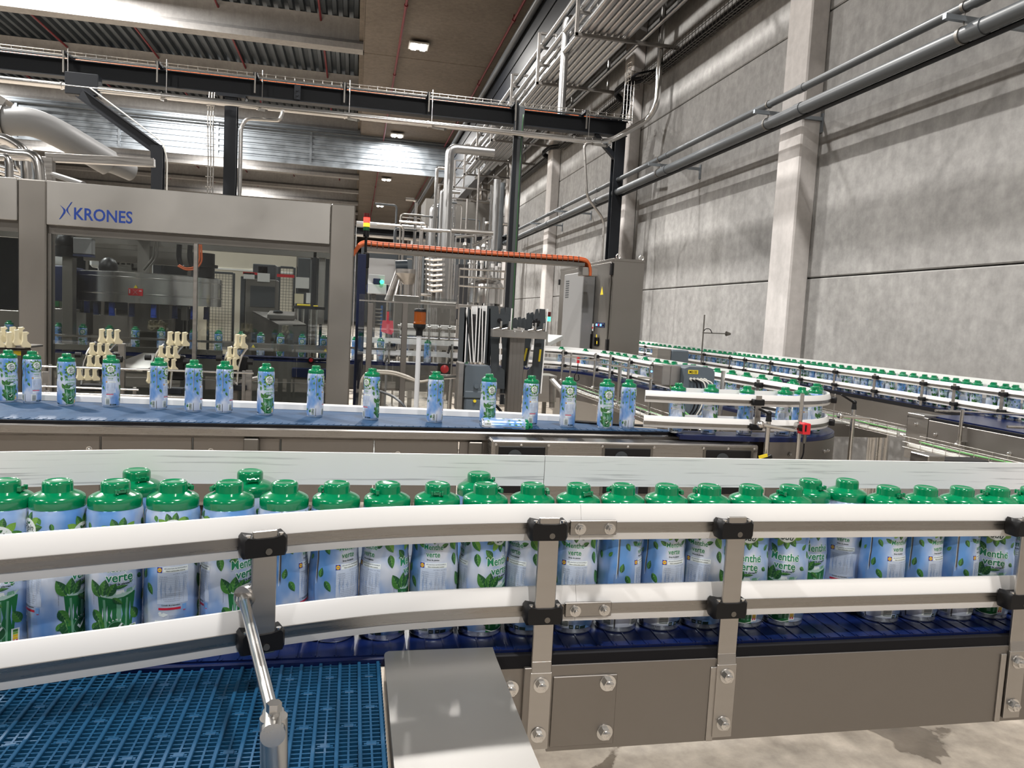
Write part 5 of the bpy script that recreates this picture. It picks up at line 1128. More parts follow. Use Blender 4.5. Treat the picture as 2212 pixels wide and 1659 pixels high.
P2(lambda a: a.cyl((c1.x-0.02, c1.y, c1.z+0.05), (c1.x-0.02, c1.y+0.005, c1.z+0.062), 0.05, n=20), 'round_lid', 'dark_plate', t8)
t9 = thing('turntable', 'dark round table with yellow fittings and columns behind the right door', 'machine part', (-0.25, 8.6, 0.9))
q = at(668, 662, y=8.6); P2(lambda a: a.cyl((q.x, 8.6, q.z-0.03), (q.x, 8.6, q.z), 0.17, n=28), 'disc', 'black_steel', t9)
for dx in (-0.12, -0.06, 0.02, 0.08): P2(lambda a: a.cyl((q.x+dx, 8.55, 0.95), (q.x+dx, 8.55, q.z-0.02), 0.014, n=10), 'column', 'steel_rod', t9)
P2(lambda a: (a.bx(q.x-0.12, q.x+0.02, 8.45, 8.5, q.z, q.z+0.02, 0.005), a.bx(q.x+0.05, q.x+0.10, 8.45, 8.5, q.z, q.z+0.014, 0.004)), 'yellow_fitting', 'yellow', t9)
# beige finger magazines between the middle conveyor and the machine
def clip(a, c, s=1.0, lean=0.0):
    pl = [(-0.010, 0), (0.014, 0), (0.016, 0.012), (0.004, 0.030), (0.003, 0.058), (0.010, 0.066), (0.006, 0.072), (-0.008, 0.070), (-0.009, 0.030), (-0.014, 0.012)]
    R = Matrix.Rotation(lean, 3, 'X'); ux = R @ Vector((0.80, 0.60, 0)); uy = R @ Vector((0, 0, 1))
    a.prism([(u*s*1.35, v*s) for u, v in pl], Vector(c)-Vector((0.013*s, 0, 0)), ux, uy, 0.020*s)
def magazine(px0, px1, py0, py1, yy, label, rows, cols):
    A = at(px0, py1, y=yy); B = at(px1, py0, y=yy); t = thing('finger_magazine', label, 'magazine', ((A.x+B.x)/2, yy, A.z-0.1), 'beige finger magazines')
    wd = B.x-A.x; ht = B.z-A.z
    for r in range(rows):
        f = r/max(1, rows-1)
        for c in range(cols):
            x = A.x+wd*(0.10+0.42*f)+c*wd*0.22+(0.02 if r % 2 else 0); z = A.z+ht*(0.06+0.68*f)
            a = MB(); clip(a, (x, yy-0.05+0.02*r, z), 1.1 if r == rows-1 else 0.95, 0.1); a.build('clip', 'clip_beige', t)
    for s_ in (0.02, 0.62):
        a = MB(); a.tube([(A.x+wd*s_, yy-0.02, A.z-0.02), (A.x+wd*(s_+0.02), yy, A.z+ht*0.35), (A.x+wd*(s_+0.16), yy+0.02, A.z+ht*0.62), (A.x+wd*(s_+0.34), yy+0.03, A.z+ht*0.75)], 0.007, 8, 0.08); a.build('arched_rod', 'steel_shiny', t)
    a = MB(); a.bx(A.x, B.x, yy-0.03, yy+0.06, A.z-0.045, A.z-0.012, 0.004); a.build('base', 'black_steel', t)
    a = MB(); a.bx(A.x+wd*0.42, B.x-wd*0.02, yy+0.03, yy+0.08, A.z+0.03, A.z+ht*0.55, 0.006); a.build('mount', 'black_plastic', t)
    a = MB(); a.cyl((B.x, yy, A.z+ht*0.45), (B.x+0.03, yy, A.z+ht*0.45), 0.018, n=10); a.cyl((A.x-0.03, yy, A.z+ht*0.5), (A.x, yy, A.z+ht*0.5), 0.016, n=10); a.build('knob', 'black_plastic', t)
    a = MB(); a.bx((A.x+B.x)/2-0.02, (A.x+B.x)/2+0.02, yy+0.0, yy+0.04, 0.0, A.z-0.04, 0.003); a.build('stand', 'steel_dark', t)
magazine(176, 252, 712, 825, 4.55, 'magazine of beige plastic fingers behind the fourth can from left', 4, 3)
magazine(325, 398, 716, 832, 4.62, 'magazine of beige plastic fingers behind the fifth can', 4, 3)
magazine(478, 536, 726, 825, 4.60, 'magazine of beige plastic fingers left of the eighth can', 4, 2)
t = thing('finger_row', 'row of beige plastic fingers on a steel box at the left edge', 'magazine', (-2.1, 4.6, 1.2))
for k, (px, py) in enumerate(((4, 738), (14, 727), (27, 738), (33, 727), (43, 733), (52, 727), (60, 738))):
    q = at(px, py, y=4.5+0.06*(k % 2)); a = MB(); clip(a, (q.x, q.y, q.z-0.03), 1.15, 0.05*(k % 3)); a.build('clip', 'clip_beige', t)
q0 = at(-40, 742, y=4.6); q1 = at(70, 742, y=4.6); a = MB(); a.bx(q0.x, q1.x, 4.5, 4.75, q0.z-0.012, q0.z+0.0, 0.002); a.build('top_plate', 'steel', t)
a = MB(); a.bx(q0.x, at(52, 760, y=4.6).x, 4.55, 4.7, 0.95, q0.z-0.014, 0.01); a.build('box', 'steel_dark', t)
q = at(36, 763, y=4.54); a = MB(); a.bx(q.x-0.018, q.x+0.018, 4.546, 4.549, q.z-0.012, q.z+0.012); a.build('number_plate', 'yellow', t)
q = at(75, 744, y=4.6); a = MB(); clip(a, (q.x, q.y, q.z-0.04), 1.0, PI); a.build('clip', 'clip_beige', t)
# chrome rods and floor level plates behind the middle conveyor
for k, (x0, y0, x1, y1, yy) in enumerate(((82, 791, 548, 806, 4.25), (84, 834, 300, 842, 4.25), (84, 848, 420, 858, 4.10))):
    A = at(x0, y0, y=yy); B = at(x1, y1, y=yy); a = MB(); a.cyl(A, B, 0.006, n=10)
    t = thing('chrome_rod', 'long thin chrome rod behind the middle conveyor, %s one' % ['upper', 'lower', 'lowest'][k], 'rod', A, 'chrome rods behind the middle conveyor'); a.build('rod', 'steel_shiny', t)
    for f in (0.05, 0.95): C2 = A+(B-A)*f; a = MB(); a.cyl((C2.x, C2.y+0.012, 0.5), (C2.x, C2.y+0.012, C2.z+0.01), 0.009, n=8); a.build('stand', 'steel', t)
for k, (px, y0, y1, yy) in enumerate(((98, 803, 880, 4.3), (262, 742, 880, 4.9), (537, 800, 855, 4.6), (252, 760, 880, 5.1))):
    q = at(px, y0, y=yy); tag(MB().bx(q.x-0.018, q.x+0.018, yy, yy+0.03, 0.0, q.z, 0.003).build('frame_upright', 'steel'), 'steel frame upright behind the middle conveyor, %s' % ['left below the rods', 'right of the first magazine', 'below the third magazine', 'behind the first magazine'][k], 'post')
t = thing('machine_skirt', 'grey steel skirt plates low on the front of the filling machine', 'cover plates', (-1.1, 6.2, 0))
for x0, x1 in ((-2.15, -1.5), (-1.49, -0.85), (-0.84, -0.2)): a = MB(); a.bx(x0, x1, 6.25, 6.27, 0.0, 0.93, 0.004); a.build('plate', 'steel_plate', t)
q = at(620, 760, y=5.2)
t = thing('sloped_chute', 'flat sloping steel chute behind the middle conveyor', 'chute', (-1.0, 4.9, 0.8))
a = MB(); p0 = at(262, 800, y=5.0); p1 = at(350, 765, y=5.6); a.beam(p0, p1, 0.25, 0.006); a.build('sheet', 'steel', t)
a = MB(); p0 = at(490, 832, y=4.5); p1 = at(560, 816, y=4.9); a.cyl(p0, p1, 0.014, n=10); a.build('roller', 'steel', t)
t = thing('floor_pan', 'pale steel drip pan between the machine and the middle conveyor', 'drip pan', (-0.8, 4.9, 0.6))
a = MB(); a.bx(-2.6, 0.2, 4.2, 5.6, 0.62, 0.63, 0.001); a.bx(-2.6, 0.2, 4.2, 4.21, 0.62, 0.68); a.build('pan', 'steel_dark', t)
# ------------------------------------------------------------------ steel frame, pipes, trays
def one(nm, m_, f, label, cat, group=None, **k):
    a = MB(); f(a); return tag(a.build(nm, m_, **k), label, cat, group)
def hbeam(a, p0, p1, w, h, tf=0.014):
    p0 = Vector(p0); p1 = Vector(p1); d = p1-p0; u, v, n = basis(d)
    for s_ in (-1, 1): a.beam(p0+v*(h/2-tf/2)*s_, p1+v*(h/2-tf/2)*s_, w, tf)
    a.beam(p0, p1, 0.012, h-2*tf)
t = thing('steel_gantry', 'black steel beam on posts crossing the hall above the machine', 'steel beam', (0, 13.5, 0))
a = MB(); hbeam(a, (-14, 13.5, 5.06), (4.72, 13.5, 5.06), 0.20, 0.27); a.build('beam', 'black_steel', t)
a = MB(); hbeam(a, (4.60, 13.5, 0), (4.60, 13.5, 4.92), 0.19, 0.19); a.build('post', 'black_steel', t)
a = MB(); hbeam(a, (-2.09, 13.5, 0), (-2.09, 13.5, 4.90), 0.19, 0.19); a.build('post', 'black_steel', t)
a = MB(); a.bx(-2.32, -1.86, 13.38, 13.62, 4.88, 4.92); 
for k in range(6): a.bx(-2.30+k*0.085, -2.29+k*0.085, 13.40, 13.6, 4.80, 4.88)
a.build('head_plate', 'black_steel', t)
a = MB(); a.beam((4.55, 13.5, 4.55), (4.15, 13.5, 4.92), 0.10, 0.08); a.build('knee_brace', 'black_steel', t)
a = MB(); a.cyl((-1.05, 13.39, 5.10), (-1.05, 13.37, 5.10), 0.02, n=8); a.cyl((-1.05, 13.39, 5.02), (-1.05, 13.37, 5.02), 0.02, n=8); a.bx(-1.10, -1.0, 13.385, 13.395, 4.95, 5.18); a.build('splice_plate', 'black_steel', t)
t = thing('bent_steel_arm', 'dark bent steel arm sloping down from the black beam at the left', 'steel arm', (-3.07, 12.9, 0))
pA = Vector((-4.22, 13.1, 4.62)); pB = Vector((-3.09, 12.9, 3.86))
a = MB(); hbeam(a, pA, pB, 0.16, 0.16); a.build('sloping_arm', 'black_steel', t)
a = MB(); hbeam(a, pB+Vector((0.02, 0, 0.04)), (-3.06, 12.9, 3.55), 0.17, 0.15); hbeam(a, (-3.06, 12.9, 3.6), (-3.06, 12.9, 0.0), 0.16, 0.16); a.build('upright', 'black_steel', t)
a = MB(); a.bx(-4.45, -3.98, 13.1, 13.3, 4.60, 4.93, 0.01); a.build('bracket', 'black_steel', t)
a = MB(); a.tube([pA+Vector((0.12, 0, 0.10)), pB+Vector((0.10, 0, 0.10)), (-2.93, 12.9, 3.7), (-2.93, 12.9, 2.4)], 0.012, 6, 0.1); a.build('cable', 'white_cable', t)
# long stainless pipe in front of the beam
t = thing('steel_pipe', 'long bright stainless pipe running under the black beam and up the wall', 'pipe', (0, 13.1, 4.72))
e1 = at(1400, 258, x=4.95); e2 = at(1419, 228, x=5.02)
a = MB(); a.tube([(-14, 13.15, 4.72), (3.95, 13.15, 4.72), (4.30, 13.15, 4.74), e1, e2, (5.02, e2.y, 9.3)], 0.052, 16, 0.25); a.build('pipe', 'steel_shiny', t)
for px in (133, 347, 555, 745, 925, 1108, 1268):
    x = at(px, 240, y=13.15).x; a = MB(); a.cyl((x-0.012, 13.15, 4.72), (x+0.012, 13.15, 4.72), 0.062, n=16); a.cyl((x+0.07, 13.2, 4.72), (x+0.07, 13.2, 5.30), 0.008, n=6); a.build('pipe_clip', 'steel_shiny', t)
for px in (1240, 1280, 1300, 1318): x = at(px, 300, y=13.15).x; a = MB(); a.cyl((x-0.015, 13.15, 4.725), (x+0.015, 13.15, 4.725), 0.060, n=16); a.build('weld_ring', 'steel_shiny', t)
one('drop_pipe', 'steel', lambda a: a.tube([(3.95, 13.0, 4.66), (3.80, 13.0, 4.62), at(1268, 425, y=13.0), at(1305, 475, y=13.0), at(1300, 560, y=13.0), (at(1300, 560, y=13.0).x, 13.0, 1.8)], 0.022, 10, 0.12), 'thin kinked pipe dropping from the stainless pipe beside the black post', 'pipe')
one('drop_pipe', 'steel_shiny', lambda a: a.tube([(-1.25, 13.1, 4.66), (-1.28, 13.1, 4.52), (-1.80, 13.1, 4.50), (-1.88, 13.1, 4.35), (-1.88, 13.1, 0.0)], 0.032, 12, 0.1), 'thin stainless pipe dropping right of the black post near the machine', 'pipe')
# mesh tray on the beam
t = thing('cable_ladder', 'wire mesh tray with orange and blue cables on top of the black beam', 'cable tray', (0, 13.7, 5.3))
def trayw(a):
    for y, z in ((13.40, 5.30), (13.40, 5.25), (13.55, 5.25), (13.7, 5.25), (13.85, 5.25), (13.98, 5.25), (13.98, 5.33)): a.cyl((-14, y, z), (4.85, y, z), 0.006, n=5)
    x = -14
    while x < 4.85: a.tube([(x, 13.40, 5.31), (x, 13.40, 5.25), (x, 13.98, 5.25), (x, 13.98, 5.34)], 0.005, 4); x += 0.15
a = MB(); trayw(a); a.build('wire_mesh', 'steel_rod', t)
for y, z, r, m_ in ((13.93, 5.33, 0.022, 'orange_cable'), (13.96, 5.285, 0.020, 'blue_cable'), (13.88, 5.28, 0.016, 'dark_green_cable'), (13.6, 5.27, 0.012, 'black_rubber')): a = MB(); a.cyl((-14, y, z), (4.8, y, z), r, n=8); a.build('cable', m_, t)
a = MB(); a.bx(-14, 4.8, 13.44, 13.52, 5.24, 5.245); a.build('tray_liner', 'galvanised', t)
for k, px in enumerate((150, 348, 555, 745, 925, 1110, 1262)):
    x = at(px, 200, y=13.4).x; a = MB(); a.bx(x-0.03, x+0.03, 13.15, 14.0, 5.205, 5.245); a.build('cross_arm', 'black_steel', t); a = MB(); a.bx(x-0.012, x+0.012, 13.13, 13.15, 4.92, 5.24); a.build('hanger_strip', 'steel_dark', t)
    a = MB(); p = Vector((x+0.08, 13.1, 4.66)); a.beam(p, p+Vector((0.16, -0.45, -0.12)), 0.04, 0.04); a.build('channel', 'steel_dark', t) if k in (1, 2, 3, 4, 6) else None
# dark cable drop and green cable
t = thing('cable_riser', 'dark vertical cable riser with a green cable hanging from the beam', 'cable riser', (2.62, 13.2, 0))
xr = at(1110, 400, y=13.2).x
a = MB(); a.bx(xr-0.045, xr+0.02, 13.20, 13.26, 0.0, 5.25, 0.003); a.build('channel', 'black_steel', t); a = MB(); a.bx(xr+0.02, xr+0.13, 13.22, 13.27, 0, 5.2, 0.003); a.build('channel', 'pvc_grey', t)
a = MB(); a.tube([(xr+0.16, 13.5, 5.2), (xr+0.10, 13.18, 5.05), (xr+0.09, 13.19, 4.6), (xr+0.10, 13.19, 0.5)], 0.012, 6, 0.1); a.build('cable', 'dark_green_cable', t)
one('cable_bunch', 'steel_rod', lambda a: [a.tube([(-2.36+dx, 13.3, 4.9), (-2.38+dx, 13.3, 4.5), (-2.37+dx+0.01, 13.3, 3.8), (-2.38+dx, 13.3, 0.0)], 0.010, 5) for dx in (-0.04, 0.0, 0.04)]+[a.bx(-2.44, -2.32, 13.29, 13.31, 2.6+k*0.16, 2.61+k*0.16) for k in range(14)], 'vertical mesh strip with cables left of the black post', 'cable tray')
# grey plastic pipes along the wall
def wall_pipe(x, z, r, label):
    t = thing('wall_pipe', label, 'pipe', (x, 10, z), 'grey pipes along the concrete wall')
    a = MB(); a.cyl((x, 1.0, z), (x, 24.5, z), r, n=18); a.build('pipe', 'pvc_grey', t)
    for y in (5.2, 7.6, 11.2, 14.6, 18.5): a = MB(); a.cyl((x, y-0.06, z), (x, y+0.06, z), r*1.12, n=18); a.build('coupling', 'pvc_grey', t)
wall_pipe(4.6, 4.15, 0.040, 'upper thinner grey pipe running along the concrete wall'); wall_pipe(4.6, 3.93, 0.062, 'lower thicker grey pipe running along the concrete wall')
one('wall_cable_duct', 'black_steel', lambda a: a.cyl((4.66, 1.0, 3.865), (4.66, 24, 3.865), 0.022, n=10), 'thin black duct clipped under the thick grey wall pipe', 'cable duct')
for k, (px, py) in enumerate(((2085, 20), (1660, 240), (1425, 347), (1215, 455), (1160, 480))):
    p = at(px, py, x=4.6); y = p.y
    t = thing('pipe_support', 'channel bracket holding the two grey wall pipes, %s from the right' % ordinal(k+1), 'pipe bracket', (4.6, y, 4.05), 'brackets of the grey wall pipes')
    a = MB(); a.bx(4.42, 5.299, y-0.02, y+0.02, 4.035, 4.075); a.build('channel', 'galvanised', t)
    a = MB(); a.cyl((4.6, y-0.015, 4.15), (4.6, y+0.015, 4.15), 0.047, n=18); a.cyl((4.6, y-0.015, 3.93), (4.6, y+0.015, 3.93), 0.070, n=18); a.cyl((4.6, y, 3.93), (4.6, y, 4.2), 0.006, n=6); a.build('clip', 'steel_dark', t)
    a = MB(); a.bx(5.285, 5.299, y-0.03, y+0.03, 3.90, 4.12); a.build('wall_plate', 'galvanised', t)
# cable tray high on the wall
t = thing('wall_cable_tray', 'dark mesh cable tray high along the concrete wall', 'cable tray', (5.1, 10, 6.2))
a = MB()
for y0, y1, xo in ((2, 13.9, 5.1), (15.2, 19.9, 5.1), (21.2, 34, 5.1)):
    for z in (6.05, 6.12, 6.2, 6.28): a.cyl((xo, y0, z), (xo, y1, z), 0.006, n=5)
    for x in (5.15, 5.2, 5.27): a.cyl((x, y0, 6.05), (x, y1, 6.05), 0.006, n=5)
    y = y0
    while y < y1: a.tube([(xo, y, 6.30), (xo, y, 6.05), (5.28, y, 6.05)], 0.005, 4); y += 0.12
a.build('wire_mesh', 'steel_dark', t)
for x, z in ((5.16, 6.10), (5.2, 6.09), (5.24, 6.10), (5.18, 6.16), (5.23, 6.17)): a = MB(); a.tube([(x, 2, z), (x, 13.8, z), (4.92, 14.2, z), (4.92, 14.9, z), (x, 15.3, z), (x, 19.8, z), (4.92, 20.1, z), (4.92, 20.9, z), (x, 21.3, z), (x, 34, z)], 0.024, 6, 0.15); a.build('cable', 'black_rubber', t)
t = thing('cable_drop', 'wire mesh corner with black cables dropping to the black beam end', 'cable tray', (4.9, 14.0, 5.3))
a = MB(); an = arc(5.1, 14.0, 0.35, 180, 270, 6)
for z in (6.0, 6.08, 6.16, 6.24, 6.32): a.tube([(x, y, z) for x, y in arc(5.15, 13.75, 0.38, 90, 200, 8)], 0.006, 5)
for x, y in arc(5.15, 13.75, 0.38, 90, 200, 10): a.cyl((x, y, 6.0), (x, y, 6.32), 0.005, n=4)
for z in [5.3+k*0.09 for k in range(8)]: a.tube([(4.72, 13.7, z), (4.90, 13.7, z), (4.90, 13.9, z)], 0.005, 4)
for x, y in ((4.72, 13.7), (4.78, 13.7), (4.84, 13.7), (4.90, 13.7), (4.90, 13.8)): a.cyl((x, y, 5.25), (x, y, 6.05), 0.006, n=5)
a.build('wire_mesh', 'steel_rod', t)
for k in range(5): a = MB(); a.tube([(5.15, 13.2, 6.1), (4.86, 13.6, 6.1), (4.78+k*0.025, 13.76, 6.0), (4.75+k*0.028, 13.78, 5.6), (4.70+k*0.02, 13.8, 5.30), (4.3, 13.8, 5.29)], 0.018, 6, 0.12); a.build('cable', 'black_rubber', t)
# stainless pipe bundle on frames
FYS = [4.4, 7.2, 9.95, 12.72, 15.52, 18.25, 20.8, 23.4, 26.05, 28.8, 31.5, 34.3]
for i, (x, z, r, w_) in enumerate([(3.57, 6.41, 0.048, 'first from the left'), (3.68, 6.42, 0.055, 'second from the left'), (3.80, 6.42, 0.055, 'third from the left'), (3.91, 6.41, 0.048, 'fourth from the left'), (4.02, 6.42, 0.055, 'fifth from the left'), (4.14, 6.42, 0.055, 'sixth from the left'), (4.25, 6.41, 0.048, 'seventh from the left'), (4.37, 6.42, 0.060, 'eighth from the left'), (3.56, 6.78, 0.050, 'upper layer, left'), (3.70, 6.78, 0.040, 'upper layer, middle'), (3.56, 7.12, 0.050, 'top layer'), (4.85, 6.60, 0.035, 'single one nearest the wall')]):
    one('bundle_pipe', 'steel_lagging', lambda a: a.tube([(x, 1.5, z), (x, 27-0.9*(i % 4), z)], r, 12), 'long stainless pipe of the bundle under the ceiling, '+w_, 'pipe', 'stainless pipes of the bundle')
for k, y in enumerate(FYS):
    t = thing('bundle_support', 'rectangular steel frame carrying the pipe bundle, %s from the camera' % ordinal(k+1), 'pipe frame', (3.5, y, 6.3), 'frames carrying the pipe bundle')
    a = MB(); a.bx(3.44, 3.50, y-0.03, y+0.03, 6.30, 7.32, 0.004); a.build('upright', 'steel_plate', t)
    a = MB(); a.bx(3.44, 5.29, y-0.03, y+0.03, 6.30, 6.355, 0.004); a.build('base_beam', 'steel_plate', t)
    for z in (6.67, 7.01, 7.29): a = MB(); a.bx(3.50, 3.84, y-0.025, y+0.025, z, z+0.045, 0.003); a.build('rung', 'steel_plate', t)
    a = MB(); a.bx(3.80, 3.86, y-0.03, y+0.03, 6.355, 7.33, 0.004); a.build('upright', 'steel', t); a = MB(); a.bx(4.95, 5.0, y-0.03, y+0.03, 6.355, 9.74, 0.004); a.build('hanger', 'steel', t)
    for x in (4.55,): pass
# vertical lagged pipes
def vpipe(px, y0, y1, yy, r, label, elbow=None, m_='steel_lagging', extra=None):
    A = at(px[0], y0, y=yy); B = at(px[1], y1, y=yy); pts = [A, Vector((A.x, A.y, 0.0 if px[0] < 1200 else B.z))]
    if elbow: pts = [A+Vector((elbow, 0, 0))]+pts
    if extra: pts += extra
    one('process_pipe', m_, lambda a: a.tube(pts, r, 12, max(r*1.6, 0.05)), label, 'pipe', 'vertical process pipes')
vpipe((1224, 1212), 40, 250, 13.85, 0.072, 'thick vertical pipe joining the bundle above the black beam', 0.35)
vpipe((972, 958), 320, 760, 15.5, 0.092, 'thickest bright vertical pipe left of the tank', 0.9)
vpipe((944, 940), 362, 493, 17.5, 0.040, 'slim vertical pipe with round top left of the thickest pipe', 0.25, 'steel_shiny')
vpipe((935, 931), 447, 496, 20, 0.085, 'short wide vertical pipe with elbow left of the thickest pipe', 0.6)
vpipe((955, 950), 412, 495, 17, 0.045, 'slim vertical pipe with elbow touching the thickest pipe', 0.4)
vpipe((982, 980), 432, 494, 18, 0.045, 'slim vertical pipe just right of the thickest pipe', None, 'steel_shiny')
vpipe((1035, 1028), 365, 700, 15.0, 0.022, 'thin vertical pipe above the tank', None, 'steel')
vpipe((1075, 1066), 388, 600, 15.5, 0.075, 'thick bright vertical pipe right of the tank top', None)
vpipe((1086, 1078), 395, 520, 15.2, 0.045, 'grey vertical pipe beside the thick bright one', None, 'pvc_grey')
vpipe((1063, 1058), 400, 560, 15.8, 0.03, 'thin bright vertical pipe left of the thick bright one', None, 'steel_shiny')
vpipe((1105, 1098), 360, 700, 14.4, 0.022, 'thin vertical pipe close to the far column', None, 'steel')
vpipe((912, 908), 495, 660, 13.8, 0.025, 'thin vertical pipe with top bend above the amber lamp', 0.5, 'steel')
vpipe((904, 900), 545, 640, 14.2, 0.050, 'bright vertical pipe above the amber lamp', None)
vpipe((917, 914), 545, 690, 15.8, 0.035, 'grey vertical pipe right of the one above the amber lamp', None, 'pvc_grey')
vpipe((970, 967), 500, 720, 15.9, 0.030, 'vertical pipe behind the thickest pipe', None, 'steel')
vpipe((1022, 1020), 500, 560, 16.4, 0.028, 'short vertical pipe above the platform rail', None, 'steel_shiny')
vpipe((1046, 1042), 470, 600, 17.0, 0.026, 'vertical pipe behind the tank fittings', None, 'steel_shiny')
vpipe((1010, 1006), 430, 560, 19, 0.03, 'vertical pipe far behind the platform', None, 'steel')
for k, (x0, y0, x1, y1, yy, r, m_) in enumerate(((770, 484, 936, 497, 24, 0.10, 'steel_lagging'), (770, 507, 940, 520, 24, 0.055, 'steel_shiny'), (908, 496, 955, 500, 13.8, 0.03, 'steel'), (975, 498, 1065, 504, 14.6, 0.045, 'steel'), (985, 512, 1060, 506, 15.2, 0.03, 'steel_shiny'), (1020, 530, 1062, 512, 15.0, 0.03, 'steel_shiny'), (888, 650, 985, 655, 14, 0.03, 'steel'), (900, 635, 930, 637, 13.9, 0.03, 'steel_shiny'), (935, 600, 965, 604, 16, 0.03, 'steel'))):
    one('process_pipe', m_, lambda a: (a.cyl(at(x0, y0, y=yy), at(x1, y1, y=yy), r, n=10), a.cyl(at(x0, y0, y=yy), (at(x0, y0, y=yy).x, yy, 0), 0.015, n=6)), 'level process pipe in the pipework area, %s' % ['wide one above the far black beam', 'slim one below the far black beam', 'short one above the amber lamp', 'one crossing above the tank', 'thin one right of the thickest pipe', 'slanting one above the tank', 'low one left of the tank', 'short one above the red cap lamp', 'short one behind the thickest pipe'][k], 'pipe', 'level process pipes')
one('far_beam', 'black_steel', lambda a: hbeam(a, (-6, 24.2, at(850, 503, y=24.2).z), (4.9, 24.2, at(850, 503, y=24.2).z), 0.3, 0.26), 'second black steel beam far behind the tower light', 'steel beam')
t = thing('dark_backdrop', 'added dark tall block deepening the shade at the back of the pipework area', 'machine', (3.0, 27, 0))  # added dark block, stands in for deep shade behind the pipework
a = MB(); a.bx(1.2, 4.7, 27.0, 29.0, 0.0, 3.6, 0.02); a.build('lower_body', 'dark_plate', t); a = MB(); a.bx(2.3, 4.9, 27.2, 29.0, 3.6, 5.6, 0.02); a.build('upper_body', 'steel_dark', t)
for k in range(9): a = MB(); a.bx(1.25+k*0.38, 1.50+k*0.38, 26.97, 27.0, 0.3+0.2*(k % 3), 2.6+0.3*(k % 2)); a.build('door', 'steel_dark' if k % 2 else 'black_steel', t)
# tubular heat exchanger
t = thing('tube_exchanger', 'stack of bright bent exchanger tubes left of the thickest pipe', 'heat exchanger', (1.4, 15.2, 1.5))
for k in range(8):
    q = at(924, 548+k*11, y=15.6); q2 = at(957, 550+k*11, y=15.2); a = MB(); a.tube([q+Vector((-0.05, 0.3, 0)), q, q+Vector((0.10, -0.12, -0.03)), q2+Vector((0, -0.1, 0))], 0.034, 10, 0.1); a.build('tube', 'steel_shiny', t)
for px in (923, 940): q = at(px, 600, y=15.5); a = MB(); a.bx(q.x-0.03, q.x+0.03, 15.6, 15.66, 0, 2.6); a.build('frame_post', 'steel_dark', t)
# tank on a platform
t = thing('mixing_tank', 'round stainless mixing tank with domed lid on a railed platform', 'tank', (2.35, 14.6, 1.8))
tc_ = at(1048, 640, y=14.8); tr = 0.345; z0 = at(1048, 655, y=14.6).z; z1 = at(1048, 622, y=14.6).z+0.06
a = MB(); a.lathe([(tr, z0), (tr, z1), (tr*0.97, z1+0.03), (tr*0.8, z1+0.10), (tr*0.45, z1+0.15), (tr*0.45, z1+0.19), (tr*0.3, z1+0.20)], 40, (tc_.x, 14.8, 0)); a.build('shell', 'steel_shiny', t)
for k, (dx, h, col) in enumerate(((-0.12, 0.42, 'white_plastic'), (0.02, 0.30, 'steel_shiny'), (0.10, 0.34, 'white_plastic'), (0.18, 0.30, 'white_plastic'), (-0.05, 0.25, 'steel_dark'), (0.24, 0.36, 'white_plastic'))):
    a = MB(); a.cyl((tc_.x+dx, 14.7, z1+0.12), (tc_.x+dx, 14.7, z1+h), 0.022, n=8); a.cyl((tc_.x+dx, 14.7, z1+h), (tc_.x+dx, 14.7, z1+h+0.08), 0.036, n=10); a.build('valve', col, t)
for k in range(3): an = k*2.1; a = MB(); a.cyl((tc_.x+0.28*math.cos(an), 14.8+0.28*math.sin(an), 0), (tc_.x+0.28*math.cos(an), 14.8+0.28*math.sin(an), z0+0.05), 0.03, n=8); a.build('leg', 'steel', t)
t = thing('platform', 'stainless service platform with hand rails around the tank', 'platform', (2.4, 14.3, 0))
pz = at(1040, 660, y=14.0).z; xa = at(988, 655, y=14.0).x; xb = at(1086, 655, y=14.0).x
a = MB(); a.bx(xa, xb, 13.9, 15.6, pz-0.07, pz, 0.004); a.build('deck', 'steel', t)
zr1 = at(1040, 583, y=13.9).z; zr2 = at(1040, 600, y=13.9).z; zr3 = at(1040, 620, y=13.9).z
for z in (zr1, zr2, zr3): a = MB(); a.cyl((xa, 13.92, z), (xb, 13.92, z), 0.018, n=8); a.build('hand_rail', 'steel_rod', t)
for x in (xa, xa+(xb-xa)*0.33, xa+(xb-xa)*0.62, xb): a = MB(); a.cyl((x, 13.92, pz), (x, 13.92, zr1), 0.016, n=8); a.build('rail_post', 'steel_rod', t)
for x in (xa+0.05, xb-0.05): a = MB(); a.bx(x-0.03, x+0.03, 13.95, 14.01, 0, pz-0.07); a.build('leg', 'steel', t)
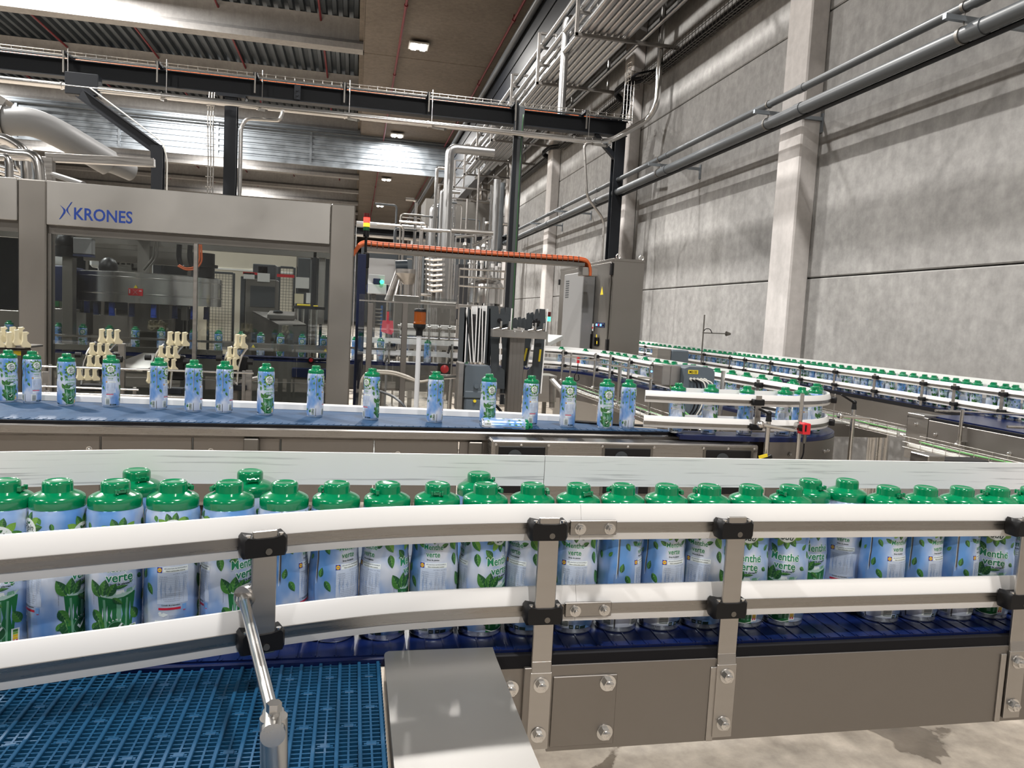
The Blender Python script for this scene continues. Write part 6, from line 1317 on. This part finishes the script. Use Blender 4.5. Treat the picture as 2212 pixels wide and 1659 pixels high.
# dense far pipework: small thin verticals and valves
rp = random.Random(11)
for k in range(26):
    px = rp.uniform(850, 1085); yy = rp.uniform(16.5, 26); y0 = rp.uniform(430, 560); y1 = rp.uniform(620, 700); r = rp.choice([0.02, 0.025, 0.03, 0.045])
    A = at(px, y0, y=yy); zb_ = max(0.0, at(px, y1, y=yy).z)
    one('background_pipe', rp.choice(['steel', 'steel_shiny', 'steel_dark', 'pvc_grey']), lambda a: a.tube([A+Vector((rp.choice([-0.6, 0.6, 0.4, -0.3]), 0, 0)), A, (A.x, A.y, 0.0)], r, 8, 0.1), 'thin background pipe in the crowded pipework behind the tank and exchanger', 'pipe', 'thin background pipes in the pipework')
for k in range(12):
    q = at(rp.uniform(985, 1085), rp.uniform(520, 575), y=rp.uniform(15, 17)); s_ = rp.uniform(0.04, 0.07)
    one('process_valve', rp.choice(['steel_shiny', 'steel_dark', 'white_plastic', 'steel']), lambda a: (a.cyl(q, q+Vector((0, 0, s_*2)), s_*0.7, n=10), a.cyl(q+Vector((0, 0, s_*2)), q+Vector((0, 0, s_*3)), s_, s_*0.6, n=10), a.cyl(q-Vector((s_*2.2, 0, 0)), q+Vector((s_*2.2, 0, 0)), s_*0.45, n=8), a.cyl(q, (q.x, q.y, 0), 0.012, n=6)), 'small process valve among the fittings above the tank', 'valve', 'small valves above the tank')
backplate('dark_cabinet', 'dark wide housing behind the platform rails', 985, 1062, 575, 690, 18.5, 'dark_void', 0.5, 'cabinet')
backplate('metal_wall_panel', 'shiny metal panel wall far behind the tower light', 795, 872, 562, 612, 20, 'steel_lagging', 0.3, 'panel')
backplate('dark_wall_band', 'dark band above the shiny metal panel wall', 780, 880, 530, 560, 20.5, 'dark_plate', 0.3, 'panel')
backplate('machine_block', 'grey machine body behind the amber lamp', 850, 905, 640, 730, 12.5, 'steel_dark', 0.4, 'machine')
backplate('machine_block', 'pale steel machine body left of the tank platform', 930, 985, 655, 735, 13.2, 'steel_plate', 0.4, 'machine')
t = thing('screw_conveyor', 'sloping steel tube conveyor with a motor on top', 'screw conveyor', (1.2, 12, 1))
p0 = at(866, 575, y=14.5); p1 = at(838, 650, y=14.5); a = MB(); a.cyl(p0, p1, 0.07, n=14); a.build('tube', 'steel', t); a = MB(); a.cyl(p0+Vector((0.03, 0, 0.0)), p1+Vector((0.10, -0.1, 0)), 0.03, n=10); a.build('side_rail', 'steel_shiny', t); a = MB(); a.cyl((p1.x, 14.5, 0), p1, 0.03, n=8); a.build('leg', 'steel', t); a = MB(); a.cyl(p0-Vector((0.1, 0, 0)), p0+Vector((0.12, 0, 0.02)), 0.10, n=14); a.build('motor', 'motor_grey', t)
p2 = at(880, 588, y=14.4); a = MB(); a.lathe([(0.09, 0), (0.09, 0.22), (0.24, 0.42), (0.24, 0.5)], 16, (p2.x+0.02, 14.4, p2.z-0.45)); a.build('hopper', 'steel', t)
# pipework and duct above the machine at the left
t = thing('air_duct', 'fat grey air duct curving down above the machine', 'air duct', (-4, 12, 3.8))
a = MB(); a.tube([at(-60, 262, y=10.5), at(70, 262, y=10.5), at(130, 290, y=10.6), at(235, 352, y=11.0)], 0.17, 24, 0.5); a.build('duct', 'cabinet_grey', t)
a = MB(); a.cyl(at(225, 346, y=11.0), at(284, 371, y=11.3), 0.125, n=22); a.build('duct_end', 'cabinet_grey', t); q = at(4, 262, y=10.5); a = MB(); a.cyl(q, q+Vector((0.05, 0, 0)), 0.20, n=24); a.build('flange', 'steel_dark', t)
a = MB(); a.beam(at(-5, 215, y=10.5), at(16, 228, y=10.5), 0.2, 0.12); a.beam(at(6, 225, y=10.5), at(6, 255, y=10.5), 0.1, 0.1); a.build('support_arm', 'steel', t)
for k, (pts, r, yy, w_) in enumerate(((((-20, 295), (12, 300), (55, 325), (58, 388)), 0.05, 8.4, 'rear pair, right one'), (((-20, 310), (8, 300), (42, 318), (42, 360), (62, 380), (90, 395)), 0.045, 8.6, 'rear pair, left one'), (((-20, 322), (25, 334), (80, 335), (85, 385), (85, 392)), 0.055, 8.0, 'front thick one'), (((-20, 338), (15, 340), (20, 352), (20, 392)), 0.035, 7.8, 'lowest front one'), (((-20, 355), (40, 372), (92, 388)), 0.03, 9.0, 'sloping one behind'), (((-20, 365), (60, 390)), 0.03, 9.3, 'sloping one farthest behind'))):
    one('lagged_pipe', 'steel_shiny', lambda a: a.tube([at(x, y, y=yy) for x, y in pts]+([at(pts[-1][0], pts[-1][1]+30, y=yy)] if len(pts) > 2 else []), r, 14, 0.12), 'bright lagged pipe bending down above the machine at the far left, '+w_, 'pipe', 'bright lagged pipes at the top left')
t = thing('steel_portal', 'light steel portal frame standing on the machine roof', 'steel frame', (-2.7, 8.8, 2.3))
A = at(100, 340, y=9.6); B = at(334, 352, y=9.6); a = MB(); a.beam(A, B, 0.09, 0.09, 0.004); a.build('top_beam', 'steel', t); a = MB(); a.bx(A.x-0.03, A.x+0.08, 9.55, 9.65, 2.0, A.z, 0.004); a.build('post', 'steel', t)
one('bundle_pipe', 'steel_lagging', lambda a: a.cyl(at(100, 372, y=9.8), at(180, 398, y=8.6), 0.03, n=10), 'thin bright pipe lying on the machine roof behind the lettering panel', 'pipe')

# added dark screens stacked above the bundle to shade the upper wall
for k, (z, w_) in enumerate(((6.72, 'lowest'), (7.44, 'second lowest'), (8.16, 'second highest'), (8.88, 'highest'))):
    t = thing('shade_screen', 'added dark tall sided screen shading the wall above the pipe bundle, %s one' % w_, 'shade screen', (4.4, 18, z), 'shade screens above the bundle')
    part('side', 'black_steel', lambda a: a.bx(4.28, 4.29, 3, 40, z, z+0.66), t); part('base', 'black_steel', lambda a: a.bx(4.29, 4.60, 3, 40, z, z+0.01), t)
    for y in range(5, 40, 6): part('hanger', 'steel_dark', lambda a: a.bx(4.60, 4.62, y, y+0.04, z, z+0.72 if k < 3 else 9.749), t)
# ------------------------------------------------------------------ control cabinet and orange tray
t = thing('control_cabinet', 'tall grey steel control cabinet standing behind the narrow lane', 'cabinet', (3.1, 9.6, 0))
part('body', 'cabinet_steel', lambda a: a.bx(2.935, 3.310, 8.50, 10.85, 0.12, 2.292, 0.006))
part('plinth', 'dark_plate', lambda a: a.bx(2.96, 3.29, 8.53, 10.8, 0.0, 0.12))
part('roof_edge', 'cabinet_steel', lambda a: a.bx(2.93, 3.313, 8.495, 10.86, 2.262, 2.296, 0.003))
d1 = part('door', 'cabinet_steel', lambda a: a.bx(2.918, 2.934, 8.56, 9.65, 0.15, 2.255, 0.004)); d2 = part('door', 'cabinet_steel', lambda a: a.bx(2.918, 2.934, 9.67, 10.8, 0.15, 2.255, 0.004))
for z in (2.17, 1.28): part('hinge', 'black_plastic', lambda a: a.bx(2.905, 2.93, 8.50, 8.56, z-0.07, z+0.07, 0.004), d1)
for y, z in ((9.68, 2.2), (10.82, 2.1)): part('hinge', 'black_plastic', lambda a: a.bx(2.905, 2.92, y-0.03, y+0.03, z-0.04, z+0.04, 0.003), d2)
part('side_unit', 'cabinet_grey', lambda a: a.bx(2.76, 2.918, 9.12, 10.0, 0.95, 2.16, 0.008), d1)
part('vent_slots', 'dark_plate', lambda a: [a.bx(2.757, 2.761, 9.75, 9.9, 1.85+k*0.03, 1.862+k*0.03) for k in range(8)], d1)
q = at(1300, 633, x=2.917); part('warning_triangle', 'yellow', lambda a: a.prism([(-0.055, 0), (0.055, 0), (0, 0.10)], (2.917, q.y, q.z-0.02), (0, -1, 0), (0, 0, 1), 0.001), d1)
q = at(1296, 702, x=2.917); part('button_panel', 'navy_panel', lambda a: a.bx(2.91, 2.918, q.y-0.18, q.y+0.14, q.z-0.03, q.z+0.03, 0.003), d1)
for k, m_ in enumerate(('blue_lit', 'red_plastic', 'blue_lit', 'black_plastic')): part('button', m_, lambda a: a.cyl((2.91, q.y+0.10-k*0.08, q.z), (2.90, q.y+0.10-k*0.08, q.z), 0.014, n=10), d1)
q = at(1290, 738, x=2.917); part('main_switch', 'black_plastic', lambda a: (a.bx(2.895, 2.918, q.y-0.07, q.y+0.07, q.z-0.055, q.z+0.055, 0.005), a.beam((2.885, q.y, q.z-0.05), (2.885, q.y, q.z+0.05), 0.02, 0.03)), d1)
for dy, dz in ((-0.03, 0.07), (-0.06, -0.01)): part('yellow_label', 'yellow', lambda a: a.bx(2.893, 2.896, q.y+dy-0.015, q.y+dy+0.015, q.z+dz-0.018, q.z+dz+0.018), d1)
q = at(1277, 735, x=2.917); part('door_handle', 'black_plastic', lambda a: a.bx(2.895, 2.918, q.y-0.03, q.y+0.03, q.z-0.10, q.z+0.08, 0.006), d1)
q = at(1283, 708, x=2.917); part('test_tags', 'lamp_white', lambda a: a.bx(2.90, 2.905, q.y-0.02, q.y+0.02, q.z-0.04, q.z+0.05), d1); part('red_tag', 'red_plastic', lambda a: a.bx(2.898, 2.901, q.y-0.02, q.y+0.02, q.z-0.01, q.z+0.01), d1)
for px in (1336, 1386): q = at(px, 556, y=8.7); part('lifting_eye', 'steel_rod', lambda a: (a.tube([(q.x+0.028*math.cos(k*PI/6), 8.7, 2.335+0.028*math.sin(k*PI/6)) for k in range(12)], 0.007, 6, closed=True), a.cyl((q.x, 8.7, 2.296), (q.x, 8.7, 2.31), 0.012, n=8)))
t = thing('orange_cable_tray', 'tray of bright orange cables between the machine and the cabinet', 'cable tray', (1.2, 8.7, 2.28))
L0 = at(795, 533, y=8.7); R0 = at(1250, 566, y=8.7); zt_ = (L0.z+R0.z)/2
part('tray_channel', 'steel_dark', lambda a: a.bx(L0.x-0.02, R0.x+0.05, 8.60, 8.82, zt_-0.055, zt_-0.015, 0.002))
for k in range(7):
    y = 8.61+k*0.033; z = zt_+0.012+(0.022 if k % 2 else 0)
    part('cable', 'orange_cable', lambda a: a.tube([(L0.x-0.16, y, zt_-0.10), (L0.x-0.08, y, z+0.02), (L0.x+0.1, y, z+0.012), ((L0.x+R0.x)/2, y, z), (R0.x-0.02, y, z+0.008), (R0.x+0.10, y, z-0.01), (R0.x+0.125, y, zt_-0.10), (R0.x+0.125, y, zt_-0.16)], 0.017, 8, 0.07))
def strapsf(a):
    n = 38
    for k in range(n):
        x = L0.x+(R0.x-L0.x)*(k+0.5)/n; a.tube([(x, 8.590, zt_-0.02), (x, 8.590, zt_+0.052), (x, 8.84, zt_+0.058)], 0.004, 4)
part('wire_mesh', 'steel_dark', strapsf)
part('support', 'steel', lambda a: a.bx(R0.x+0.03, R0.x+0.22, 8.62, 8.80, zt_-0.16, zt_-0.06, 0.004))
# tower light on the machine corner
t = thing('tower_light', 'signal tower lit red and yellow on the corner of the machine', 'signal light', (0.07, 7.0, 2.2))
xl = at(792, 480, y=7.0).x; Z = lambda py: at(792, py, y=7.0).z
part('lens_top', 'red_dim', lambda a: a.cyl((xl, 7.0, Z(470)), (xl, 7.0, Z(461)), 0.028, n=20)); part('lens_red', 'red_lit', lambda a: a.cyl((xl, 7.0, Z(482)), (xl, 7.0, Z(470)), 0.028, n=20)); part('lens_yellow', 'yellow_lit', lambda a: a.cyl((xl, 7.0, Z(490)), (xl, 7.0, Z(482)), 0.028, n=20)); part('lens_green', 'green_dim', lambda a: a.cyl((xl, 7.0, Z(498)), (xl, 7.0, Z(490)), 0.028, n=20)); part('base', 'black_plastic', lambda a: (a.cyl((xl, 7.0, Z(512)), (xl, 7.0, Z(498)), 0.026, n=20), a.cyl((xl, 7.0, 1.0), (xl, 7.0, Z(512)), 0.012, n=10)))
one('navy_column', 'navy_panel', lambda a: a.bx(at(768, 700, y=6.3).x, at(786, 700, y=6.3).x, 6.3, 6.34, 0.3, at(776, 548, y=6.3).z, 0.004), 'dark blue upright panel right of the machine corner post', 'panel')
one('door_drive', 'black_plastic', lambda a: a.bx(at(785, 550, y=6.6).x, at(798, 550, y=6.6).x, 6.6, 6.66, at(790, 580, y=6.6).z, at(790, 545, y=6.6).z, 0.01), 'black box high beside the dark blue panel', 'sensor')
t = thing('clear_guard', 'clear plastic guard panel with steel uprights right of the machine', 'guard', (0.6, 6.1, 0))
A = at(768, 870, y=6.1); B = at(985, 640, y=6.1); part('pane', 'clear_plastic', lambda a: a.bx(A.x, B.x, 6.1, 6.106, 0.75, 1.66)); part('top_edge', 'steel_rod', lambda a: a.bx(A.x, at(985, 662, y=6.1).x, 6.09, 6.11, 1.605, 1.615))
for px in (797, 872): q = at(px, 750, y=6.05); part('upright', 'steel_plate', lambda a: a.bx(q.x-0.022, q.x+0.022, 6.03, 6.07, 0.4, at(px, 655, y=6.05).z, 0.003))
t = thing('control_terminal', 'pale control terminal with blue screen and green lamp behind the guard', 'control terminal', (0.2, 8, 1.3))
for x0, x1, y0, y1, nm, m_ in ((795, 832, 594, 612, 'screen_case', 'white_machine'), (806, 822, 602, 615, 'screen', 'navy_panel'), (794, 835, 614, 634, 'keyboard_case', 'white_machine'), (792, 836, 616, 632, 'dark_frame', 'navy_panel')):
    A = at(x0, y1, y=8.0); B = at(x1, y0, y=8.0); o_ = {'screen_case': 0.05, 'screen': 0.0, 'keyboard_case': 0.0, 'dark_frame': 0.03}[nm]; part(nm, m_, lambda a: a.bx(A.x, B.x, 7.98+o_, 8.2, A.z, B.z, 0.004))
q = at(825, 609, y=7.95); part('green_lamp', 'green_lit', lambda a: a.sphere(q, 0.022, 12)); part('stand', 'steel_dark', lambda a: a.bx(q.x-0.1, q.x-0.05, 8.1, 8.15, 0, q.z-0.1))
t = thing('pink_shovel', 'red plastic shovel hanging behind the clear guard', 'shovel', (0.4, 7.0, 1.3))
A = at(823, 722, y=7.9); B = at(851, 693, y=7.9); part('blade', 'pink_shovel', lambda a: a.prism([(A.x+0.01, B.z), (B.x-0.01, B.z), (B.x, A.z+0.03), (B.x-0.02, A.z+0.0), (A.x+0.02, A.z+0.02), (A.x, A.z+0.03)], (0, 7.9, 0), (1, 0, 0), (0, 0, 1), 0.01)); part('handle', 'pink_shovel', lambda a: a.cyl(((A.x+B.x)/2, 7.9, B.z), ((A.x+B.x)/2, 7.9, B.z+0.09), 0.012, n=8)); part('wall_hook', 'steel_dark', lambda a: (a.cyl(((A.x+B.x)/2, 7.93, 0), ((A.x+B.x)/2, 7.93, B.z+0.1), 0.012, n=8)))
t = thing('blue_ladder', 'narrow blue step ladder behind the clear guard', 'ladder', (0.3, 8.6, 0))
for px in (806, 825): q = at(px, 660, y=8.6); part('rail', 'blue_cable', lambda a: a.bx(q.x-0.012, q.x+0.012, 8.6, 8.63, 0, q.z))
for k in range(5): q = at(806, 700-k*8, y=8.6); q2 = at(825, 701-k*8, y=8.6); part('rung', 'steel_dark', lambda a: a.cyl(q, (q2.x, q2.y, q.z), 0.01, n=6))
# amber beacon
t = thing('amber_beacon', 'amber warning lamp on a pale grey pole behind the middle conveyor', 'warning lamp', (0.352, 4.15, 0))
xb_ = at(907, 690, y=4.15).x; Zb = lambda py: at(905, py, y=4.15).z
part('pole', 'pole_white', lambda a: a.cyl((xb_, 4.15, 0), (xb_, 4.15, Zb(722)), 0.0135, n=18)); part('socket', 'black_plastic', lambda a: a.lathe([(0.018, Zb(725)), (0.018, Zb(714)), (0.033, Zb(707)), (0.034, Zb(700)), (0.033, Zb(699))], 24, (xb_, 4.15, 0)))
part('lens', 'amber', lambda a: a.lathe([(0.0345, Zb(700)), (0.0345, Zb(697)), (0.032, Zb(696)), (0.0325, Zb(694.5)), (0.0305, Zb(694)), (0.0305, Zb(672)), (0.030, Zb(671.5))], 28, (xb_, 4.15, 0))); part('lid', 'black_plastic', lambda a: a.lathe([(0.0335, Zb(673)), (0.0335, Zb(669)), (0.030, Zb(667)), (0.01, Zb(666.5))], 24, (xb_, 4.15, 0)))
def ribs(a):
    for k in range(28): an = 2*PI*k/28; a.cyl((xb_+0.0306*math.cos(an), 4.15+0.0306*math.sin(an), Zb(694)), (xb_+0.0306*math.cos(an), 4.15+0.0306*math.sin(an), Zb(673)), 0.0011, n=5)
part('lens_ribs', 'amber', ribs)
# E-stop and conveyor details at the lane behind
t = thing('emergency_stop', 'red mushroom button on a black plate below the rear rails', 'emergency stop', (0.9, 6.6, 1.0))
q = at(960, 797, y=6.9); part('button', 'red_plastic', lambda a: a.lathe([(0.02, -0.03), (0.036, -0.02), (0.038, 0.0), (0.02, 0.012)], 20, (0, 0, 0))); t.children[0].location = (0, 0, 0)
o = t.children[0]; me = o.data
for v in me.vertices: c = v.co+Vector(t.location); v.co = Vector((q.x+c.x, 6.88-c.z, q.z+c.y))-Vector(t.location)
part('back_plate', 'black_plastic', lambda a: a.bx(q.x-0.06, q.x+0.06, 6.915, 6.925, q.z-0.05, q.z+0.05, 0.004)); part('mount', 'steel', lambda a: a.bx(q.x-0.09, q.x+0.07, 6.9, 7.3, q.z-0.065, q.z-0.055))
for k, (px, w_) in enumerate(((848, 'left'), (983, 'right'))):
    q = at(px, 700+38, y=7.4); t = thing('clamp_handles', 'black clamp handles on the rails behind the amber lamp, %s pair' % w_, 'clamp', (q.x, 7.4, 1.1), 'clamp handles behind the amber lamp')
    for z in (1.22, 1.10): part('clamp', 'black_plastic', lambda a: (a.bx(q.x-0.06, q.x+0.03, 7.38, 7.42, z-0.018, z+0.014, 0.006), a.beam((q.x-0.05, 7.38, z), (q.x-0.07, 7.36, z-0.06), 0.02, 0.02, 0.004)))
    part('post', 'steel_rod', lambda a: a.cyl((q.x-0.03, 7.38, 0.9), (q.x-0.03, 7.38, 1.25), 0.012, n=10))
t = thing('hose_loop', 'two pale beige hoses arching behind the middle conveyor', 'hose', (0.3, 5.6, 0.8))
for dz in (0, 0.02): part('hose', 'tan_hose', lambda a: a.tube([at(775, 890, y=5.3), at(778, 850, y=5.3), at(782, 815, y=5.3), at(800, 801+dz*200, y=5.3), at(850, 803+dz*200, y=5.3), at(885, 815+dz*200, y=5.2), at(905, 826, y=5.2), at(925, 822, y=5.2)], 0.010, 8, 0.06))
one('grey_hose', 'pvc_grey', lambda a: a.tube([at(820, 845, y=4.9), at(848, 855, y=4.9), at(870, 872, y=4.8), at(885, 895, y=4.8)], 0.008, 8, 0.05), 'dark grey hose low behind the middle conveyor', 'hose')
# far white-railed conveyor behind the amber lamp
t = thing('railed_conveyor', 'short white-railed conveyor far behind the amber lamp', 'conveyor', (1.0, 10.5, 0))
A = at(862, 702, y=10.5); B = at(985, 708, y=10.5)
for z, nm in ((0.0, 'rail'), (-0.10, 'rail')): part(nm, 'white_plastic', lambda a: a.bx(A.x, B.x, 10.5, 10.52, A.z-0.03+z, A.z+0.025+z, 0.004))
part('side_plate', 'steel', lambda a: a.bx(A.x, B.x+0.3, 10.52, 10.54, A.z-0.32, A.z-0.16, 0.003)); part('belt', 'belt_navy', lambda a: a.bx(A.x, B.x+0.3, 10.54, 10.75, A.z-0.17, A.z-0.155))
for px in (863, 905, 928, 950, 972): q = at(px, 700, y=10.45); part('rail_post', 'steel_rod', lambda a: (a.cyl((q.x, 10.46, A.z-0.26), (q.x, 10.46, A.z+0.03), 0.013, n=8), a.box((q.x, 10.46, A.z-0.01), (0.05, 0.04, 0.03), 0.005)))
for px in (890, 960): q = at(px, 730, y=10.6); part('leg', 'steel_dark', lambda a: a.bx(q.x-0.03, q.x+0.03, 10.6, 10.66, 0, A.z-0.3))
# ------------------------------------------------------------------ rack with spare guide plates
t = thing('guide_rack', 'aluminium post with cross bar and hooks holding spare guide plates', 'rack', (0.97, 4.5, 0))
x0 = at(1098, 800, y=4.5).x; x1 = at(1131, 800, y=4.5).x; xm = (x0+x1)/2
part('post', 'steel_plate', lambda a: [a.bx(x0, x1, 4.50, 4.56, 0.0, 1.43, 0.004)]+[a.bx(x0+(x1-x0)*f-0.002, x0+(x1-x0)*f+0.002, 4.4985, 4.5, 0.02, 1.42) for f in (0.25, 0.5, 0.75)])
part('cross_bar', 'steel', lambda a: a.bx(at(1061, 712, y=4.48).x, at(1177, 722, y=4.48).x, 4.44, 4.50, 1.415, 1.462, 0.003))
for px in (1080, 1098, 1154, 1172):
    q = at(px, 703, y=4.42); part('hook', 'steel_rod', lambda a: a.tube([(q.x-0.03, 4.44, 1.462), (q.x, 4.40, 1.472), (q.x, 4.385, 1.475), (q.x, 4.38, 1.51)], 0.006, 8, 0.015))
for px in (1112, 1128): q = at(px, 717, y=4.44); part('bolt', 'steel_shiny', lambda a: a.bolt((q.x, 4.44, q.z), (0, -1, 0), 0.006))
def edge_plate(px0, px1, pyt, pyb, label, tilt=0.0, both=True, yy=4.55):
    A = at(px0, pyb, y=yy); B = at(px1, pyt, y=yy); tt = tilt; w_ = B.x-A.x
    q = thing('guide_plate', label, 'guide plate', (A.x, yy, A.z), 'spare guide plates on the rack')
    def f(a, o, w2, m=0): a.add([(A.x+o+tt+dx, y, z) if z > A.z+0.01 else (A.x+o+dx, y, z) for dx in (0, w2) for y in (yy, yy+0.22) for z in (A.z, B.z)], [(0, 1, 3, 2), (4, 6, 7, 5), (0, 4, 5, 1), (2, 3, 7, 6), (0, 2, 6, 4), (1, 5, 7, 3)])
    a = MB(); f(a, 0.006, w_-0.006); a.build('dark_core', 'dark_plate', q)
    a = MB(); f(a, 0, 0.006); a.build('white_edge', 'white_plastic', q)
    return q
edge_plate(999, 1004, 664, 783, 'leftmost dark guide plate seen edge on with white strip')
edge_plate(1003, 1015, 664, 783, 'second dark guide plate, upright, white strip on its left'); 
edge_plate(1016, 1024, 668, 783, 'guide plate leaning to the left between upright ones', -0.045)
edge_plate(1022, 1030, 669, 783, 'second leaning guide plate with white strip', -0.028)
edge_plate(1024, 1033, 661, 783, 'upright guide plate left of centre with white strip')
edge_plate(1031, 1040, 661, 783, 'upright guide plate in the middle of the edge on group')
edge_plate(1040, 1048, 667, 783, 'slightly leaning guide plate right of the middle', -0.012)
edge_plate(1044, 1057, 661, 785, 'wide upright guide plate with a broad white strip')
edge_plate(1056, 1062, 661, 790, 'rightmost of the edge on guide plates')
q = at(1008, 750, y=4.545); 
def face_plate(pts, label, yy, white=None, extras=()):
    P_ = [at(x, y, y=yy) for x, y in pts]; q = thing('guide_plate', label, 'guide plate', P_[0], 'spare guide plates on the rack')
    a = MB(); k = len(P_); a.add([(p.x, yy, p.z) for p in P_]+[(p.x, yy+0.012, p.z) for p in P_], [list(range(k)), list(range(k, 2*k))]+[(i, (i+1) % k, k+(i+1) % k, k+i) for i in range(k)]); a.build('dark_core', 'dark_plate', q)
    if white: W0, W1 = at(*white[0], y=yy), at(*white[1], y=yy); a = MB(); a.beam((W0.x+0.004, yy, W0.z), (W1.x+0.004, yy, W1.z), 0.007, 0.02); a.build('white_edge', 'white_plastic', q)
    for nm, m_, x_, y_, sx, sz, tl in extras: e = at(x_, y_, y=yy-0.002); a = MB(); a.box((e.x, yy-0.0015, e.z), (sx, 0.002, sz), 0, Matrix.Rotation(tl, 3, 'Y')); a.build(nm, m_, q)
    return q
face_plate([(1060, 661), (1074, 661), (1077, 664), (1078, 678), (1100, 682), (1100, 698), (1086, 702), (1078, 740), (1078, 790), (1090, 800), (1090, 840), (1060, 840)], 'dark guide plate with round hole facing the camera on the rack', 4.53, None, (('blue_tape', 'blue_label', 1008, 752, 0.008, 0.10, 0),) if False else ())
face_plate([(1082, 666), (1090, 664), (1092, 678), (1094, 664), (1104, 665), (1104, 690), (1097, 760), (1092, 850), (1080, 850), (1086, 760), (1080, 690)], 'dark guide plate with long white right edge beside the post', 4.57, ((1104, 666), (1090, 860)))
face_plate([(1154, 684), (1158, 668), (1163, 667), (1165, 682), (1166, 667), (1178, 668), (1178, 706), (1168, 850), (1135, 850), (1140, 800), (1150, 790), (1156, 730)], 'dark guide plate with yellow label at the right end of the rack', 4.54, ((1181, 667), (1166, 850)), (('yellow_label', 'yellow', 1166, 768, 0.012, 0.075, 0.07),))
face_plate([(1136, 690), (1140, 685), (1152, 687), (1150, 700), (1148, 730), (1138, 790), (1131, 790), (1132, 730)], 'slanting dark guide plate with yellow label left of the right one', 4.60, ((1149, 725), (1136, 795)), (('yellow_label', 'yellow', 1135, 766, 0.012, 0.08, 0.18),))
for k, (x_, y_, w_) in enumerate(((1112, 688, 11), (1122, 686, 9), (1131, 688, 10), (1141, 677, 8), (1149, 676, 9))):
    face_plate([(x_-w_*0.5, y_+20), (x_-w_*0.35, y_), (x_+w_*0.3, y_-2), (x_+w_*0.55, y_+4), (x_+w_*0.5, y_+22)], 'small dark plate top with rounded corner above the cross bar, %s from left' % ordinal(k+1), 4.57+0.012*k)
t = thing('star_knob', 'black star knob on the guide plates above the cross bar', 'knob', (1.08, 4.5, 1.5)); q = at(1157, 697, y=4.50); part('knob', 'black_plastic', lambda a: [a.cyl((q.x, 4.50, q.z), (q.x, 4.47, q.z), 0.012, n=12)]+[a.beam((q.x, 4.485, q.z), (q.x+0.026*math.cos(k*2*PI/5+.3), 4.485, q.z+0.026*math.sin(k*2*PI/5+.3)), 0.011, 0.02, 0.003) for k in range(5)])
t = thing('round_knob', 'round black knob on the left guide plate', 'knob', (0.88, 4.5, 1.5)); q = at(1079, 692, y=4.52); part('knob', 'black_plastic', lambda a: a.cyl((q.x, 4.53, q.z), (q.x, 4.51, q.z), 0.012, n=14))
t = thing('gear_motor', 'grey gear motor box in front of the edge on guide plates', 'motor', (0.72, 4.35, 0.9))
A = at(1000, 880, y=4.32); B = at(1060, 790, y=4.32)
part('motor_cover', 'motor_grey', lambda a: (a.prism([(A.x, 1.10), (B.x, 1.10), (B.x, B.z-0.02), (B.x-0.012, B.z), ((A.x+B.x)/2, B.z-0.004), (A.x+0.012, B.z), (A.x, B.z-0.02)], (0, 4.40, 0), (1, 0, 0), (0, 0, 1), 0.10)))
part('gear_housing', 'motor_grey', lambda a: (a.bx(A.x+0.004, B.x-0.012, 4.30, 4.40, 0.90, 1.06, 0.01), a.bx(A.x, B.x-0.004, 4.295, 4.40, 1.058, 1.102, 0.006)))
part('steel_side', 'steel', lambda a: a.bx(A.x-0.035, A.x-0.002, 4.32, 4.45, 0.98, B.z+0.012, 0.004))
q = at(1029, 834, y=4.295); part('cap', 'motor_grey', lambda a: a.cyl((q.x, 4.295, q.z), (q.x, 4.282, q.z), 0.014, n=14)); q = at(1025, 866, y=4.30); part('brass_plug', 'yellow', lambda a: a.cyl((q.x, 4.30, q.z), (q.x, 4.288, q.z), 0.009, n=10))
part('cable', 'black_rubber', lambda a: a.tube([(B.x-0.02, 4.32, 1.02), (B.x+0.03, 4.3, 1.03), (B.x+0.08, 4.3, 0.98), (B.x+0.10, 4.3, 0.88)], 0.008, 8, 0.03)); part('stand', 'steel_dark', lambda a: a.bx(A.x+0.03, B.x-0.03, 4.34, 4.39, 0, 0.9))
one('motor_stand', 'steel_rod', lambda a: (a.cyl(at(960, 815, y=4.6), at(992, 813, y=4.4), 0.013, n=10), a.cyl(at(975, 815, y=4.55), at(970, 885, y=4.55), 0.013, n=10)), 'round steel arm and leg left of the grey gear motor', 'support')
one('tube_stand', 'steel', lambda a: (a.tube([at(1192, 812, y=5.2), at(1192, 880, y=5.2)], 0.02, 8), a.tube([at(1192, 820, y=5.2), at(1215, 845, y=5.0), at(1215, 890, y=5.0)], 0.02, 8, 0.03)), 'bent steel tube frame right of the rack behind the cans', 'support')
backplate('steel_box', 'pale steel box low behind the can right of the rack', 1162, 1204, 812, 868, 5.8, 'steel', 0.25, 'box')
t = thing('side_terminal', 'pale tilted terminal with a green lamp left of the cabinet', 'control terminal', (2.3, 8.2, 1.2))
A = at(1172, 742, y=8.6); B = at(1206, 728, y=8.6); part('desk', 'white_machine', lambda a: a.beam(A, B+Vector((0, 0.1, 0)), 0.25, 0.05, 0.005)); q = at(1184, 689, y=8.4); part('lamp_lens', 'green_lit', lambda a: a.cyl(q-Vector((0, 0, 0.025)), q+Vector((0, 0, 0.025)), 0.03, n=12)); part('lamp_top', 'red_dim', lambda a: a.cyl(q+Vector((0, 0, 0.025)), q+Vector((0, 0, 0.08)), 0.03, n=12)); part('lamp_post', 'steel_rod', lambda a: a.cyl((q.x, q.y, 0.0), q-Vector((0, 0, 0.025)), 0.012, n=8))
# (end)
